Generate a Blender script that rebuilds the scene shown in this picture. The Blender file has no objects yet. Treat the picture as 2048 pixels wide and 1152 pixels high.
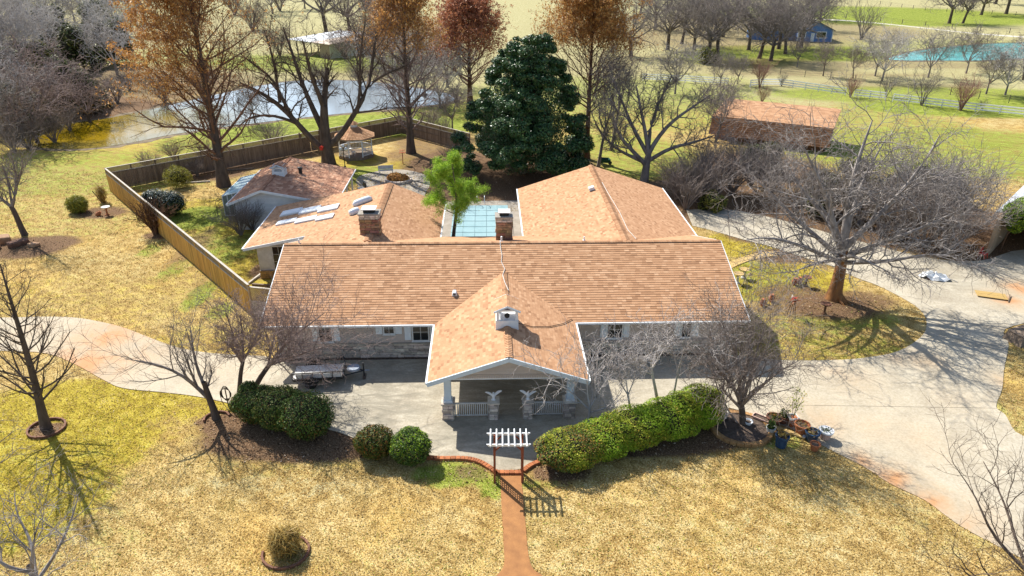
import bpy, bmesh, math, random
import numpy as np
from mathutils import Vector, Matrix, Euler

SC = bpy.context.scene
COL = SC.collection
rnd = random.Random(7)
PI = math.pi

# ------------------------------------------------------------------ camera, sky, sun, exposure
CAM_H, FPX, PITCH, ROLL = 22.5, 1400.0, math.radians(26.2), math.radians(0.33)
cam_d = bpy.data.cameras.new('camera')
cam_d.sensor_width = 36.0
cam_d.lens = 36.0 * FPX / 2048.0
cam_d.clip_start = 0.5
cam_d.clip_end = 6000
cam = bpy.data.objects.new('camera', cam_d)
COL.objects.link(cam)
cam.matrix_world = Matrix.Translation((0, 0, CAM_H)) @ Matrix.Rotation(PI / 2 - PITCH, 4, 'X') @ Matrix.Rotation(ROLL, 4, 'Z')
SC.camera = cam

SUN_DIR = Vector((-0.462, 0.553, 0.694)).normalized()      # towards the sun
world = bpy.data.worlds.new('World')
SC.world = world
world.use_nodes = True
wn = world.node_tree
wn.nodes.clear()
sky = wn.nodes.new('ShaderNodeTexSky')
sky.sky_type = 'NISHITA'
sky.sun_disc = False
sky.sun_elevation = math.asin(SUN_DIR.z)
sky.sun_rotation = math.atan2(SUN_DIR.x, SUN_DIR.y)
sky.air_density = 1.0
sky.dust_density = 1.0
bg = wn.nodes.new('ShaderNodeBackground')
bg.inputs['Strength'].default_value = 0.105
wo = wn.nodes.new('ShaderNodeOutputWorld')
wn.links.new(sky.outputs[0], bg.inputs[0])
wn.links.new(bg.outputs[0], wo.inputs[0])

sun_d = bpy.data.lights.new('sun', 'SUN')
sun_d.energy = 4.8
sun_d.angle = math.radians(0.53)
sun_d.color = (1.0, 0.955, 0.87)
sun = bpy.data.objects.new('sun', sun_d)
COL.objects.link(sun)
sun.rotation_euler = (-SUN_DIR).to_track_quat('-Z', 'Y').to_euler()
sun.location = (-30, 40, 60)

SC.view_settings.view_transform = 'Standard'
SC.view_settings.look = 'None'
SC.view_settings.exposure = 0.86
SC.view_settings.gamma = 1.0
SC.view_settings.use_curve_mapping = False
SC.cycles.max_bounces = 5
SC.cycles.transparent_max_bounces = 6

# ------------------------------------------------------------------ where things stand: photo measurements turned into metres on the ground
_c, _s = math.cos(PITCH), math.sin(PITCH)
_cr, _sr = math.cos(ROLL), math.sin(ROLL)
def _uv(x, y):
    u, v = (x - 1024) / FPX, (y - 576) / FPX
    return u * _cr + v * _sr, -u * _sr + v * _cr
def G(x, y, z=0.0):
    """ground-survey point: where the line of sight meets the level z"""
    u, v = _uv(x, y)
    t = (CAM_H - z) / (_s + v * _c)
    return Vector((u * t, t * (_c - v * _s), z))
def GY(x, y, Y):
    """point on the upright plane at distance Y"""
    u, v = _uv(x, y)
    t = Y / (_c - v * _s)
    return Vector((u * t, Y, CAM_H - t * (_s + v * _c)))
HOUSE_A = math.radians(2.1)
HOUSE_O = G(520, 652, 2.6); HOUSE_O.z = 0
def HW(x, y, z=0.0):
    ca, sa = math.cos(HOUSE_A), math.sin(HOUSE_A)
    return Vector((HOUSE_O.x + x * ca - y * sa, HOUSE_O.y + x * sa + y * ca, z))

# ------------------------------------------------------------------ object helpers
def tag(o, label=None, cat=None, group=None, kind=None):
    if label: o['label'] = label
    if cat: o['category'] = cat
    if group: o['group'] = group
    if kind: o['kind'] = kind
    return o
def link(o, parent=None):
    COL.objects.link(o)
    if parent is not None: o.parent = parent
    return o
def empty(name, loc=(0, 0, 0), rz=0.0):
    o = bpy.data.objects.new(name, None)
    o.empty_display_size = 0.3
    o.location = loc
    o.rotation_euler = (0, 0, rz)
    return link(o)
def inst(name, me, parent=None, loc=(0, 0, 0), rot=(0, 0, 0), sc=(1, 1, 1)):
    o = bpy.data.objects.new(name, me)
    o.location = loc; o.rotation_euler = rot; o.scale = sc
    return link(o, parent)
def copy_thing(o, parent=None):
    c = o.copy()
    COL.objects.link(c)
    c.parent = parent
    for ch in list(o.children):
        copy_thing(ch, c)
    return c

def np_mesh(name, V, quads=None, tris=None, mat=None, smooth=False):
    me = bpy.data.meshes.new(name)
    V = np.asarray(V, dtype=np.float32).reshape(-1, 3)
    loops, starts, tot = [], [], 0
    if quads is not None and len(quads):
        q = np.asarray(quads, dtype=np.int32).reshape(-1, 4)
        loops.append(q.ravel()); starts.append(np.arange(len(q), dtype=np.int32) * 4); tot = q.size
    if tris is not None and len(tris):
        t = np.asarray(tris, dtype=np.int32).reshape(-1, 3)
        loops.append(t.ravel()); starts.append(tot + np.arange(len(t), dtype=np.int32) * 3)
    L = np.concatenate(loops); S = np.concatenate(starts)
    me.vertices.add(len(V)); me.vertices.foreach_set('co', V.ravel())
    me.loops.add(len(L)); me.loops.foreach_set('vertex_index', L)
    me.polygons.add(len(S)); me.polygons.foreach_set('loop_start', S)
    me.update(calc_edges=True)
    me.polygons.foreach_set('use_smooth', np.full(len(S), smooth, dtype=bool))
    if mat: me.materials.append(mat)
    return me

class MB:
    """collects boxes, bars, tubes, lathes and prisms into one mesh"""
    def __init__(s): s.v = []; s.f = []
    def add(s, vs, fs):
        n = len(s.v); s.v += [tuple(p) for p in vs]; s.f += [tuple(i + n for i in f) for f in fs]; return s
    def box(s, a, b):
        (x0, y0, z0), (x1, y1, z1) = a, b
        return s.add([(x0,y0,z0),(x1,y0,z0),(x1,y1,z0),(x0,y1,z0),(x0,y0,z1),(x1,y0,z1),(x1,y1,z1),(x0,y1,z1)],
                     [(0,3,2,1),(4,5,6,7),(0,1,5,4),(1,2,6,5),(2,3,7,6),(3,0,4,7)])
    def cbox(s, c, d): return s.box([c[i] - d[i] / 2 for i in range(3)], [c[i] + d[i] / 2 for i in range(3)])
    def bar(s, a, b, w, h=None, up=(0, 0, 1)):
        a, b = Vector(a), Vector(b); h = h or w
        d = (b - a).normalized(); r = d.cross(Vector(up))
        if r.length < 1e-4: r = d.cross(Vector((1, 0, 0)))
        r.normalize(); u = r.cross(d)
        vs = []
        for p in (a, b):
            for i, j in ((-1,-1),(1,-1),(1,1),(-1,1)): vs.append(p + r * (i * w / 2) + u * (j * h / 2))
        return s.add(vs, [(0,1,2,3),(7,6,5,4),(0,4,5,1),(1,5,6,2),(2,6,7,3),(3,7,4,0)])
    def tube(s, pts, r, n=6, cap=True):
        pts = [Vector(p) for p in pts]
        if not isinstance(r, (list, tuple)): r = [r] * len(pts)
        base = len(s.v); ref = Vector((0.31, 0.12, 0.94))
        for i, p in enumerate(pts):
            t = (pts[min(i + 1, len(pts) - 1)] - pts[max(i - 1, 0)]).normalized()
            a = t.cross(ref)
            if a.length < 0.05: a = t.cross(Vector((1, 0, 0)))
            a.normalize(); b = t.cross(a)
            for k in range(n):
                w = 2 * PI * k / n
                s.v.append(tuple(p + (a * math.cos(w) + b * math.sin(w)) * r[i]))
        for i in range(len(pts) - 1):
            for k in range(n):
                k2 = (k + 1) % n
                s.f.append((base + i*n + k, base + i*n + k2, base + (i+1)*n + k2, base + (i+1)*n + k))
        if cap:
            s.f.append(tuple(base + k for k in range(n))[::-1])
            s.f.append(tuple(base + (len(pts)-1)*n + k for k in range(n)))
        return s
    def lathe(s, prof, n=16, c=(0, 0, 0), sy=1.0):
        base = len(s.v)
        for r, z in prof:
            for k in range(n):
                w = 2 * PI * k / n
                s.v.append((c[0] + r * math.cos(w), c[1] + r * sy * math.sin(w), c[2] + z))
        for i in range(len(prof) - 1):
            for k in range(n):
                k2 = (k + 1) % n
                s.f.append((base + i*n + k, base + i*n + k2, base + (i+1)*n + k2, base + (i+1)*n + k))
        s.f.append(tuple(base + k for k in range(n))[::-1])
        s.f.append(tuple(base + (len(prof)-1)*n + k for k in range(n)))
        return s
    def prism(s, poly, z0, z1):
        n = len(poly); b = len(s.v)
        a2 = sum(poly[i][0] * poly[(i+1) % n][1] - poly[(i+1) % n][0] * poly[i][1] for i in range(n))
        if a2 < 0: poly = poly[::-1]
        s.v += [(p[0], p[1], z0) for p in poly] + [(p[0], p[1], z1) for p in poly]
        s.f.append(tuple(b + i for i in range(n))[::-1]); s.f.append(tuple(b + n + i for i in range(n)))
        for i in range(n):
            j = (i + 1) % n
            s.f.append((b + i, b + j, b + n + j, b + n + i))
        return s
    def mesh(s, name, mat=None, smooth=False, bevel=0.0):
        me = bpy.data.meshes.new(name)
        me.from_pydata(s.v, [], s.f); me.update()
        if bevel:
            bm = bmesh.new(); bm.from_mesh(me)
            bmesh.ops.bevel(bm, geom=bm.edges[:], offset=bevel, segments=1, affect='EDGES')
            bm.to_mesh(me); bm.free()
        me.polygons.foreach_set('use_smooth', [smooth] * len(me.polygons))
        if mat: me.materials.append(mat)
        return me
    def build(s, name, mat, parent=None, smooth=False, bevel=0.0, loc=(0,0,0), rot=(0,0,0)):
        return inst(name, s.mesh(name, mat, smooth, bevel), parent, loc, rot)

def curve_pts(pts, per=6, closed=True):
    """Catmull-Rom through 2-D points"""
    n = len(pts); out = []
    for i in range(n if closed else n - 1):
        p = [pts[(i + k) % n] if closed else pts[min(max(i + k, 0), n - 1)] for k in (-1, 0, 1, 2)]
        for j in range(per):
            t = j / per
            out.append(tuple(0.5 * (2*p[1][d] + (p[2][d]-p[0][d])*t + (2*p[0][d]-5*p[1][d]+4*p[2][d]-p[3][d])*t*t
                                    + (3*p[1][d]-p[0][d]-3*p[2][d]+p[3][d])*t**3) for d in (0, 1)))
    if not closed: out.append(tuple(pts[-1][:2]))
    return out
def gpoly(px, per=5, closed=True, smooth=True):
    w = [tuple(G(*p)[:2]) for p in px]
    return curve_pts(w, per, closed) if smooth else w

# ------------------------------------------------------------------ materials
def S(r, g, b, a=1.0):
    f = lambda c: ((c / 255 + 0.055) / 1.055) ** 2.4 if c > 10 else c / 255 / 12.92
    return (f(r), f(g), f(b), a)
MATS = {}
def new_mat(name):
    m = bpy.data.materials.new(name); m.use_nodes = True
    nt = m.node_tree
    MATS[name] = m
    return m, nt, nt.nodes['Principled BSDF']
def node(nt, typ, **kw):
    n = nt.nodes.new(typ)
    for k, v in kw.items(): setattr(n, k, v)
    return n
def ramp(nt, fac, stops):
    r = node(nt, 'ShaderNodeValToRGB')
    el = r.color_ramp.elements
    while len(el) < len(stops): el.new(0.5)
    for e, (p, c) in zip(el, stops): e.position = p; e.color = c if len(c) == 4 else (*c, 1)
    if fac is not None: nt.links.new(fac, r.inputs[0])
    return r.outputs[0]
def noise(nt, vec, scale, detail=3.0, rough=0.55, dist=0.0):
    n = node(nt, 'ShaderNodeTexNoise')
    n.inputs['Scale'].default_value = scale; n.inputs['Detail'].default_value = detail
    n.inputs['Roughness'].default_value = rough; n.inputs['Distortion'].default_value = dist
    if vec is not None: nt.links.new(vec, n.inputs['Vector'])
    return n.outputs['Fac']
def mixc(nt, fac, a, b, mode='MIX'):
    m = node(nt, 'ShaderNodeMix', data_type='RGBA', blend_type=mode)
    for sock, val in ((m.inputs[0], fac), (m.inputs[6], a), (m.inputs[7], b)):
        if hasattr(val, 'is_linked') or isinstance(val, bpy.types.NodeSocket): nt.links.new(val, sock)
        else: sock.default_value = val
    return m.outputs[2]
def math_n(nt, op, a, b=None):
    m = node(nt, 'ShaderNodeMath', operation=op)
    for sock, val in ((m.inputs[0], a), (m.inputs[1], b)):
        if val is None: continue
        if isinstance(val, bpy.types.NodeSocket): nt.links.new(val, sock)
        else: sock.default_value = val
    return m.outputs[0]
def world_pos(nt): return node(nt, 'ShaderNodeNewGeometry').outputs['Position']
def scaled(nt, vec, sc):
    m = node(nt, 'ShaderNodeMapping'); m.inputs['Scale'].default_value = sc
    nt.links.new(vec, m.inputs['Vector']); return m.outputs[0]
def vary(nt, col, rand, amount, hue=0.0):
    h = node(nt, 'ShaderNodeHueSaturation')
    v = math_n(nt, 'MULTIPLY_ADD', rand, amount * 2); v.node.inputs[2].default_value = 1 - amount
    nt.links.new(v, h.inputs['Value']); nt.links.new(col, h.inputs['Color'])
    if hue:
        w = math_n(nt, 'MULTIPLY_ADD', math_n(nt, 'FRACT', math_n(nt, 'MULTIPLY', rand, 7.31)), hue * 2)
        w.node.inputs[2].default_value = 0.5 - hue
        nt.links.new(w, h.inputs['Hue'])
    return h.outputs[0]
def bump(nt, bsdf, h, strength, dist=0.02):
    b = node(nt, 'ShaderNodeBump')
    b.inputs['Strength'].default_value = strength; b.inputs['Distance'].default_value = dist
    nt.links.new(h, b.inputs['Height']); nt.links.new(b.outputs[0], bsdf.inputs['Normal'])
def mat(name, c1, c2=None, scale=4.0, rough=0.7, obj=0.0, island=0.0, hue=0.0, bmp=0.0, bscale=None, stretch=(1, 1, 1), metal=0.0, spec=0.3, detail=4.0):
    m, nt, p = new_mat(name)
    p.inputs['Roughness'].default_value = rough; p.inputs['Metallic'].default_value = metal
    p.inputs['Specular IOR Level'].default_value = spec
    c2 = c2 or tuple(min(1, c * 0.72) for c in c1[:3]) + (1,)
    vec = scaled(nt, world_pos(nt), stretch)
    n = noise(nt, vec, scale, detail)
    col = ramp(nt, n, [(0.32, c1), (0.68, c2)])
    if obj:
        col = vary(nt, col, node(nt, 'ShaderNodeObjectInfo').outputs['Random'], obj, hue)
    if island:
        col = vary(nt, col, node(nt, 'ShaderNodeNewGeometry').outputs['Random Per Island'], island, hue)
    nt.links.new(col, p.inputs['Base Color'])
    if bmp: bump(nt, p, noise(nt, vec, bscale or scale * 4, 4.0), bmp)
    return m
def leaf_mat(name, stops, rough=0.55, trans=0.25, spec=0.25, value=0.25, patch=None):
    """leaf colour picked per leaf from a ramp; a little light passes through"""
    m, nt, p = new_mat(name)
    g = node(nt, 'ShaderNodeNewGeometry').outputs['Random Per Island']
    col = ramp(nt, g, stops)
    col = vary(nt, col, math_n(nt, 'FRACT', math_n(nt, 'MULTIPLY', g, 13.7)), value)
    if patch:
        pos = world_pos(nt)
        t1 = ramp(nt, noise(nt, pos, patch[0], 4.0, 0.6, 0.7), patch[1])
        col = mixc(nt, 1.0, col, t1, 'MULTIPLY')
        t2 = ramp(nt, noise(nt, pos, patch[0] * 4.3, 4.0, 0.65), [(.34, (.74, .70, .64)), (.5, (.98, .98, .98)), (.66, (1.16, 1.18, 1.22))])
        col = mixc(nt, 1.0, col, t2, 'MULTIPLY')
        mp = node(nt, 'ShaderNodeMapping'); mp.inputs['Rotation'].default_value = (0, 0, math.radians(38)); mp.inputs['Scale'].default_value = (0.22, 1.1, 1); nt.links.new(pos, mp.inputs['Vector'])
        t3 = ramp(nt, noise(nt, mp.outputs[0], 1.0, 3.0, 0.6), [(.36, (.94, .92, .89)), (.52, (1, 1, 1)), (.66, (1.10, 1.13, 1.20))])
        col = mixc(nt, 1.0, col, t3, 'MULTIPLY')
    nt.links.new(col, p.inputs['Base Color'])
    p.inputs['Roughness'].default_value = rough; p.inputs['Specular IOR Level'].default_value = spec
    tr = node(nt, 'ShaderNodeBsdfTranslucent'); nt.links.new(col, tr.inputs[0])
    mx = node(nt, 'ShaderNodeMixShader'); mx.inputs[0].default_value = trans
    nt.links.new(p.outputs[0], mx.inputs[1]); nt.links.new(tr.outputs[0], mx.inputs[2])
    nt.links.new(mx.outputs[0], nt.nodes['Material Output'].inputs[0])
    return m
# ------------------------------------------------------------------ ground
rng = np.random.default_rng(11)
# (photo x, photo y, radius across, radius in depth, amount): lawn patches as they grow
GREEN = [(1900,300,26,14,.46),(1700,250,20,14,.40),(2000,215,25,8,.66),(1850,190,30,9,.5),(1600,105,26,14,.7),(1470,118,14,14,.5),(1750,30,60,40,.75),
         (1950,100,60,25,.35),(1250,330,12,18,.44),(1230,200,30,26,.40),(1390,170,16,16,.34),(690,250,22,8,.6),(560,262,14,6,.6),(420,285,8,6,.45),(860,225,14,10,.45),
         (620,125,26,14,.5),(720,130,18,12,.4),(330,115,24,18,.35),(120,345,22,10,.40),(60,430,16,8,.30),(220,330,14,8,.36),(905,948,2.0,1.0,.6),(985,975,.7,.9,.6),(1075,965,1.5,.4,.45),
         (300,500,1.0,2.0,.42),(345,540,1.0,2.4,.42),(400,590,1.1,2.6,.5),(440,622,1.0,1.6,.45),(395,435,3.2,3.2,.62),(450,500,2.4,4,.45),(410,470,1.5,4,.4),(1500,560,5,4,.36),(1640,690,7,1.6,.28),
         (1590,650,6,2,.35),(1700,640,4,1.5,.42),(730,345,4,3,.5),(700,355,3,3,.5),(1110,290,10,14,.3),(2040,850,2,3,.3),(100,980,6,3,.2),(60,1080,6,3,.24),(1790,330,5,2,.5),(1900,260,5,2,.5),(1980,290,4,2,.5),
         (1480,990,9,2,.12),(1560,880,1.5,.8,.4),(750,1130,6,2,.18),(830,1140,4,1,.2),(1330,880,3,1,.15),(60,940,6,4,.22),(1240,1090,7,2,.14)]
YELLOW = [(60,880,7,4.5,.60),(20,980,5,5,.56),(180,800,6,2.2,.56),(330,812,6,1.5,.5),(120,940,4,3,.40),(430,850,3,1.6,.34),(470,440,5,5,.5),(420,420,5,4,.45),(500,545,3,5,.5),
          (370,640,6,5,.24),(280,600,6,5,.2),(420,690,5,3,.34),(1530,560,7,4,.55),(1600,600,5,3,.3),(1650,700,9,2.2,.36),(1480,490,3,3,.6),(830,335,4,5,.5),(1380,980,8,3,.14),
          (50,640,6,4,.26),(100,560,10,8,.2),(700,320,4,4,.45),(2030,730,2,6,.25),(1900,1060,3,1.5,.24),(560,930,5,1.2,.26),(200,300,20,8,.40),(100,600,7,5,.3),(330,590,5,5,.3),(470,500,2,6,.45)]
MULCH = [(600,885,5.0,1.5,1),(500,850,2.6,1.4,1),(700,890,2.2,1.0,1),(430,842,1.0,.6,.9),(92,858,.9,.6,.9),(1250,880,6.0,1.3,1),(1400,870,2.5,1.4,.9),(1120,945,1.5,.8,.8),
         (940,945,1.0,.7,.5),(1480,850,2.0,1.4,1),(1590,590,3.0,2.0,.6),(1660,612,3.6,2.2,.72),(1725,600,2.6,1.6,.6),(1560,620,2,1.2,.45),(40,495,4.0,2.4,.9),(100,485,2.6,1.6,.8),(205,425,2.4,1.8,.7),(320,470,1.4,1.0,.8),(350,520,.8,2.2,.4),(400,570,.7,2.6,.4),
         (330,345,5,3,.8),(280,352,2.5,3,.7),(410,345,5,3.5,.75),(480,325,6,3,.75),(390,490,1.2,4.5,.5),(560,305,7,3,.6),(640,300,5,4,.45),(830,310,4,4,.5),(870,285,6,5,.5),(905,330,6,7,.75),(1000,370,8,7,1),
         (1050,330,8,8,1),(940,380,5,6,.8),(1350,400,4,7,.8),(1420,390,6,6,.9),(1500,470,2.4,2,.7),(1560,512,2.4,1.6,.7),(1650,420,12,6,.9),(1800,450,14,6,1),(1900,470,7,6,1),(1520,340,8,8,.7),
         (530,540,1.2,1.8,.8),(790,352,2,2,.5),(20,225,26,15,.8),(100,170,40,26,.55),(160,60,60,60,.32),(1400,60,50,50,.45),(1560,130,20,12,.42),(1620,60,40,30,.42),(1850,130,26,8,.42),(1240,130,25,20,.3),
         (720,150,16,12,.35),(560,140,12,10,.25),(2048,590,3,2,.5),(470,760,2,1.4,.4),(780,70,30,25,.3),(1650,150,26,5,.42),(1750,170,26,4,.35)]
PALE = [(540,975,5,1.2,.30),(330,860,4,1.0,.25),(880,1010,5,1.2,.22),(1150,1080,6,2.0,.2),(1700,1060,8,2.5,.26),(1300,1100,8,2,.22),(250,500,5,5,.25),(280,545,3,3,.28),
        (1850,260,16,8,.3),(1600,220,18,10,.34),(2000,330,12,8,.34),(860,300,5,4,.3)]
def zone(X, Y, blobs, jag=0.0):
    a = np.zeros_like(X)
    for (px, py, rx, ry, amt) in blobs:
        if amt <= 0: continue
        g = G(px, py)
        d = np.sqrt(((X - g.x) / rx) ** 2 + ((Y - g.y) / ry) ** 2)
        a = np.maximum(a, amt * np.clip((1.25 - d) / 0.5, 0, 1))
    return a
def axis(parts):
    return np.concatenate([np.arange(a, b, s) for a, b, s in parts] + [np.array([parts[-1][1]])])
gx = axis([(-900, -200, 50), (-200, -70, 6), (-70, -45, 1.5), (-45, 45, 0.6), (45, 90, 1.5), (90, 220, 6), (220, 900, 50)])
gy = axis([(-60, 10, 8), (10, 70, 0.6), (70, 130, 1.5), (130, 260, 5), (260, 500, 15), (500, 2500, 120)])
XX, YY = np.meshgrid(gx, gy)
ZZ = np.zeros_like(XX)
POND_PX = [(60,292),(120,298),(190,296),(262,286),(330,272),(420,258),(500,248),(600,236),(720,224),(830,214),(905,203),(895,188),(830,176),(760,166),(680,161),(600,162),(530,170),(450,186),(370,204),(290,222),(220,236),(150,246),(90,258),(50,275)]
POND2_PX = [(1778,118),(1800,110),(1830,103),(1870,97),(1930,91),(2000,87),(2110,86),(2140,112),(2048,117),(1960,121),(1870,121),(1810,121)]
ny, nx = XX.shape
V = np.stack([XX, YY, ZZ], -1).reshape(-1, 3)
ii = np.arange(ny * nx).reshape(ny, nx)
Q = np.stack([ii[:-1, :-1], ii[:-1, 1:], ii[1:, 1:], ii[1:, :-1]], -1).reshape(-1, 4)

m, nt, p = new_mat('lawn')
pos = world_pos(nt)
zn = node(nt, 'ShaderNodeVertexColor', layer_name='zone')
sep = node(nt, 'ShaderNodeSeparateColor'); nt.links.new(zn.outputs['Color'], sep.inputs[0])
fine = noise(nt, pos, 13.0, 5.0, 0.7)
mid = noise(nt, pos, 1.3, 4.0, 0.6, 0.6)
big = noise(nt, pos, 0.17, 3.0, 0.55, 0.8)
mow = noise(nt, scaled(nt, node(nt, 'ShaderNodeVectorRotate', rotation_type='Z_AXIS').outputs[0], (0.16, 2.0, 1)), 1.0, 2.0)
rot = mow.node.inputs['Vector'].links[0].from_node.inputs['Vector'].links[0].from_node
nt.links.new(pos, rot.inputs['Vector']); rot.inputs['Angle'].default_value = math.radians(32)
fm = math_n(nt, 'ADD', math_n(nt, 'MULTIPLY', fine, 0.85), math_n(nt, 'ADD', math_n(nt, 'MULTIPLY', mid, 0.40), math_n(nt, 'MULTIPLY', mow, 0.16)))
fm = math_n(nt, 'SUBTRACT', fm, 0.165)
straw = ramp(nt, fm, [(0.36, (0.095, 0.058, 0.019)), (0.47, (0.27, 0.175, 0.055)), (0.545, (0.42, 0.295, 0.105)), (0.63, (0.60, 0.475, 0.225)), (0.75, (0.74, 0.64, 0.39))])
gold = ramp(nt, fm, [(0.36, (0.11, 0.058, 0.012)), (0.50, (0.36, 0.21, 0.045)), (0.64, (0.62, 0.42, 0.13))])
base = mixc(nt, ramp(nt, math_n(nt, 'ADD', math_n(nt, 'MULTIPLY', big, 0.6), math_n(nt, 'MULTIPLY', mid, 0.4)), [(0.48, (0, 0, 0)), (0.62, (.6, .6, .6))]), straw, gold)
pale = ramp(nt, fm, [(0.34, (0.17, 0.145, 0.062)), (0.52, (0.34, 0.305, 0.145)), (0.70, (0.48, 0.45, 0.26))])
green = ramp(nt, fm, [(0.36, (0.035, 0.048, 0.006)), (0.50, (0.15, 0.19, 0.022)), (0.62, (0.30, 0.33, 0.06)), (0.72, (0.50, 0.50, 0.16))])
yellow = ramp(nt, fm, [(0.36, (0.085, 0.062, 0.008)), (0.50, (0.27, 0.205, 0.022)), (0.62, (0.46, 0.365, 0.055)), (0.74, (0.64, 0.54, 0.17))])
lit = noise(nt, pos, 14.0, 5.0, 0.7)
mulch = ramp(nt, lit, [(0.32, (0.030, 0.017, 0.009)), (0.46, (0.115, 0.064, 0.034)), (0.57, (0.22, 0.14, 0.08)), (0.68, (0.44, 0.32, 0.20))])
wob = math_n(nt, 'ADD', math_n(nt, 'MULTIPLY', mid, 0.75), math_n(nt, 'MULTIPLY', fine, 0.45))
def mask(ch, lo=0.10, hi=0.34):
    s = math_n(nt, 'ADD', ch, math_n(nt, 'SUBTRACT', wob, 0.60))
    s = math_n(nt, 'ADD', s, -0.22)
    mr = node(nt, 'ShaderNodeMapRange', interpolation_type='SMOOTHSTEP')
    mr.inputs['From Min'].default_value = lo - 0.1; mr.inputs['From Max'].default_value = hi
    nt.links.new(s, mr.inputs['Value'])
    return math_n(nt, 'MULTIPLY', mr.outputs[0], math_n(nt, 'GREATER_THAN', ch, 0.01))
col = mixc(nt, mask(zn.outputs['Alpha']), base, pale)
col = mixc(nt, mask(sep.outputs['Blue']), col, yellow)
col = mixc(nt, mask(sep.outputs['Red']), col, green)
col = mixc(nt, mask(sep.outputs['Green'], 0.05, 0.5), col, mulch)
nt.links.new(col, p.inputs['Base Color'])
p.inputs['Roughness'].default_value = 0.95; p.inputs['Specular IOR Level'].default_value = 0.08
bump(nt, p, math_n(nt, 'ADD', fine, math_n(nt, 'MULTIPLY', lit, 0.5)), 0.9, 0.05)
me = np_mesh('ground', V, Q, mat=m)
ca = me.color_attributes.new('zone', 'FLOAT_COLOR', 'POINT')
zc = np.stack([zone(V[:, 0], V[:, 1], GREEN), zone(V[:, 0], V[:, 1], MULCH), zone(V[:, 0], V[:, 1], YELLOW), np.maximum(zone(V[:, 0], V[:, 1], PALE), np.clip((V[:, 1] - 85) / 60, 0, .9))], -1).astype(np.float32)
ca.data.foreach_set('color', zc.ravel())
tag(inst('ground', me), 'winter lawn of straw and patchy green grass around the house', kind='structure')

# ponds, their muddy banks, and the farm road
def sheet(name, poly, z, mt, label, kind='structure', parent=None):
    o = MB().prism(poly, z - 0.02, z).build(name, mt, parent)
    return tag(o, label if parent is None else None, kind=kind if parent is None else None)
def offset_poly(poly, d):
    n = len(poly); out = []
    a2 = sum(poly[i][0] * poly[(i+1) % n][1] - poly[(i+1) % n][0] * poly[i][1] for i in range(n))
    sg = 1 if a2 > 0 else -1
    for i in range(n):
        a, b = Vector(poly[i-1]), Vector(poly[(i+1) % n])
        t = (b - a).normalized(); nrm = Vector((t.y, -t.x)) * sg
        k = d * rnd.uniform(0.6, 1.4)
        out.append((poly[i][0] + nrm.x * k, poly[i][1] + nrm.y * k))
    return out
m_mud = mat('pond_mud', (0.20, 0.15, 0.085, 1), (0.075, 0.052, 0.03, 1), scale=1.2, rough=0.9, bmp=0.4)
def water_mat(name, c1, c2, rough=0.06, pts=()):
    m, nt, p = new_mat(name)
    pos = world_pos(nt)
    c = ramp(nt, noise(nt, pos, 0.12, 3.0), [(0.4, c1), (0.62, c2)])
    nt.links.new(c, p.inputs['Base Color'])
    p.inputs['Roughness'].default_value = rough; p.inputs['IOR'].default_value = 1.33
    bump(nt, p, noise(nt, scaled(nt, pos, (1, 2.2, 1)), 1.6, 4.0), 0.10, 0.05)
    return m
m, nt, p = new_mat('pond_water')
pos = world_pos(nt)
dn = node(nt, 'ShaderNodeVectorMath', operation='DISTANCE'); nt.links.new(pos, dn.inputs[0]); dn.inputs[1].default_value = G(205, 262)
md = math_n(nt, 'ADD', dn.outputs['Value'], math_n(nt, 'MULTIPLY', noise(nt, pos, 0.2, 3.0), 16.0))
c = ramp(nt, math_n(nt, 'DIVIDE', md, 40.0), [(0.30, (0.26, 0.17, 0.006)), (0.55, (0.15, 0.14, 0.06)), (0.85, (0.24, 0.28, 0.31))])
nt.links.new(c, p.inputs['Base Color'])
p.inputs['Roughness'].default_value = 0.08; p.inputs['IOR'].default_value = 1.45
bump(nt, p, noise(nt, scaled(nt, pos, (1, 2.2, 1)), 1.4, 4.0), 0.06, 0.03)
pond = curve_pts([tuple(G(*q)[:2]) for q in POND_PX], 5)
MB().prism(offset_poly(pond, 1.1), 0.0, 0.012).build('pond_bank', m_mud)
tag(bpy.data.objects['pond_bank'], 'muddy brown bank of the pond behind the fence', kind='structure')
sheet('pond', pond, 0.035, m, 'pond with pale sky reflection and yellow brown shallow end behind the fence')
m_teal = water_mat('teal_water', (0.035, 0.28, 0.27, 1), (0.08, 0.40, 0.37, 1), 0.12)
pond2 = curve_pts([tuple(G(*q)[:2]) for q in POND2_PX], 5)
MB().prism(offset_poly(pond2, 1.6), 0.0, 0.012).build('pond_bank', m_mud)
tag(bpy.data.objects['pond_bank.001'], 'bare earth bank of the turquoise stock pond', kind='structure')
sheet('pond', pond2, 0.035, m_teal, 'turquoise stock pond in the far field at upper right')
m_gravel = mat('gravel_road', (0.62, 0.58, 0.50, 1), (0.46, 0.42, 0.35, 1), scale=0.5, rough=0.95)
rd = [(1560,36),(1670,40),(1740,45),(1830,54),(1950,67),(2080,76),(2250,86)]
ra = [G(x, y) for x, y in rd]
lft = [(a.x, a.y + 1.9) for a in ra]; rgt = [(a.x, a.y - 1.9) for a in ra]
sheet('farm_road', curve_pts(lft, 4, False) + curve_pts(rgt, 4, False)[::-1], 0.02, m_gravel, 'pale gravel farm road crossing the far field')

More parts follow.
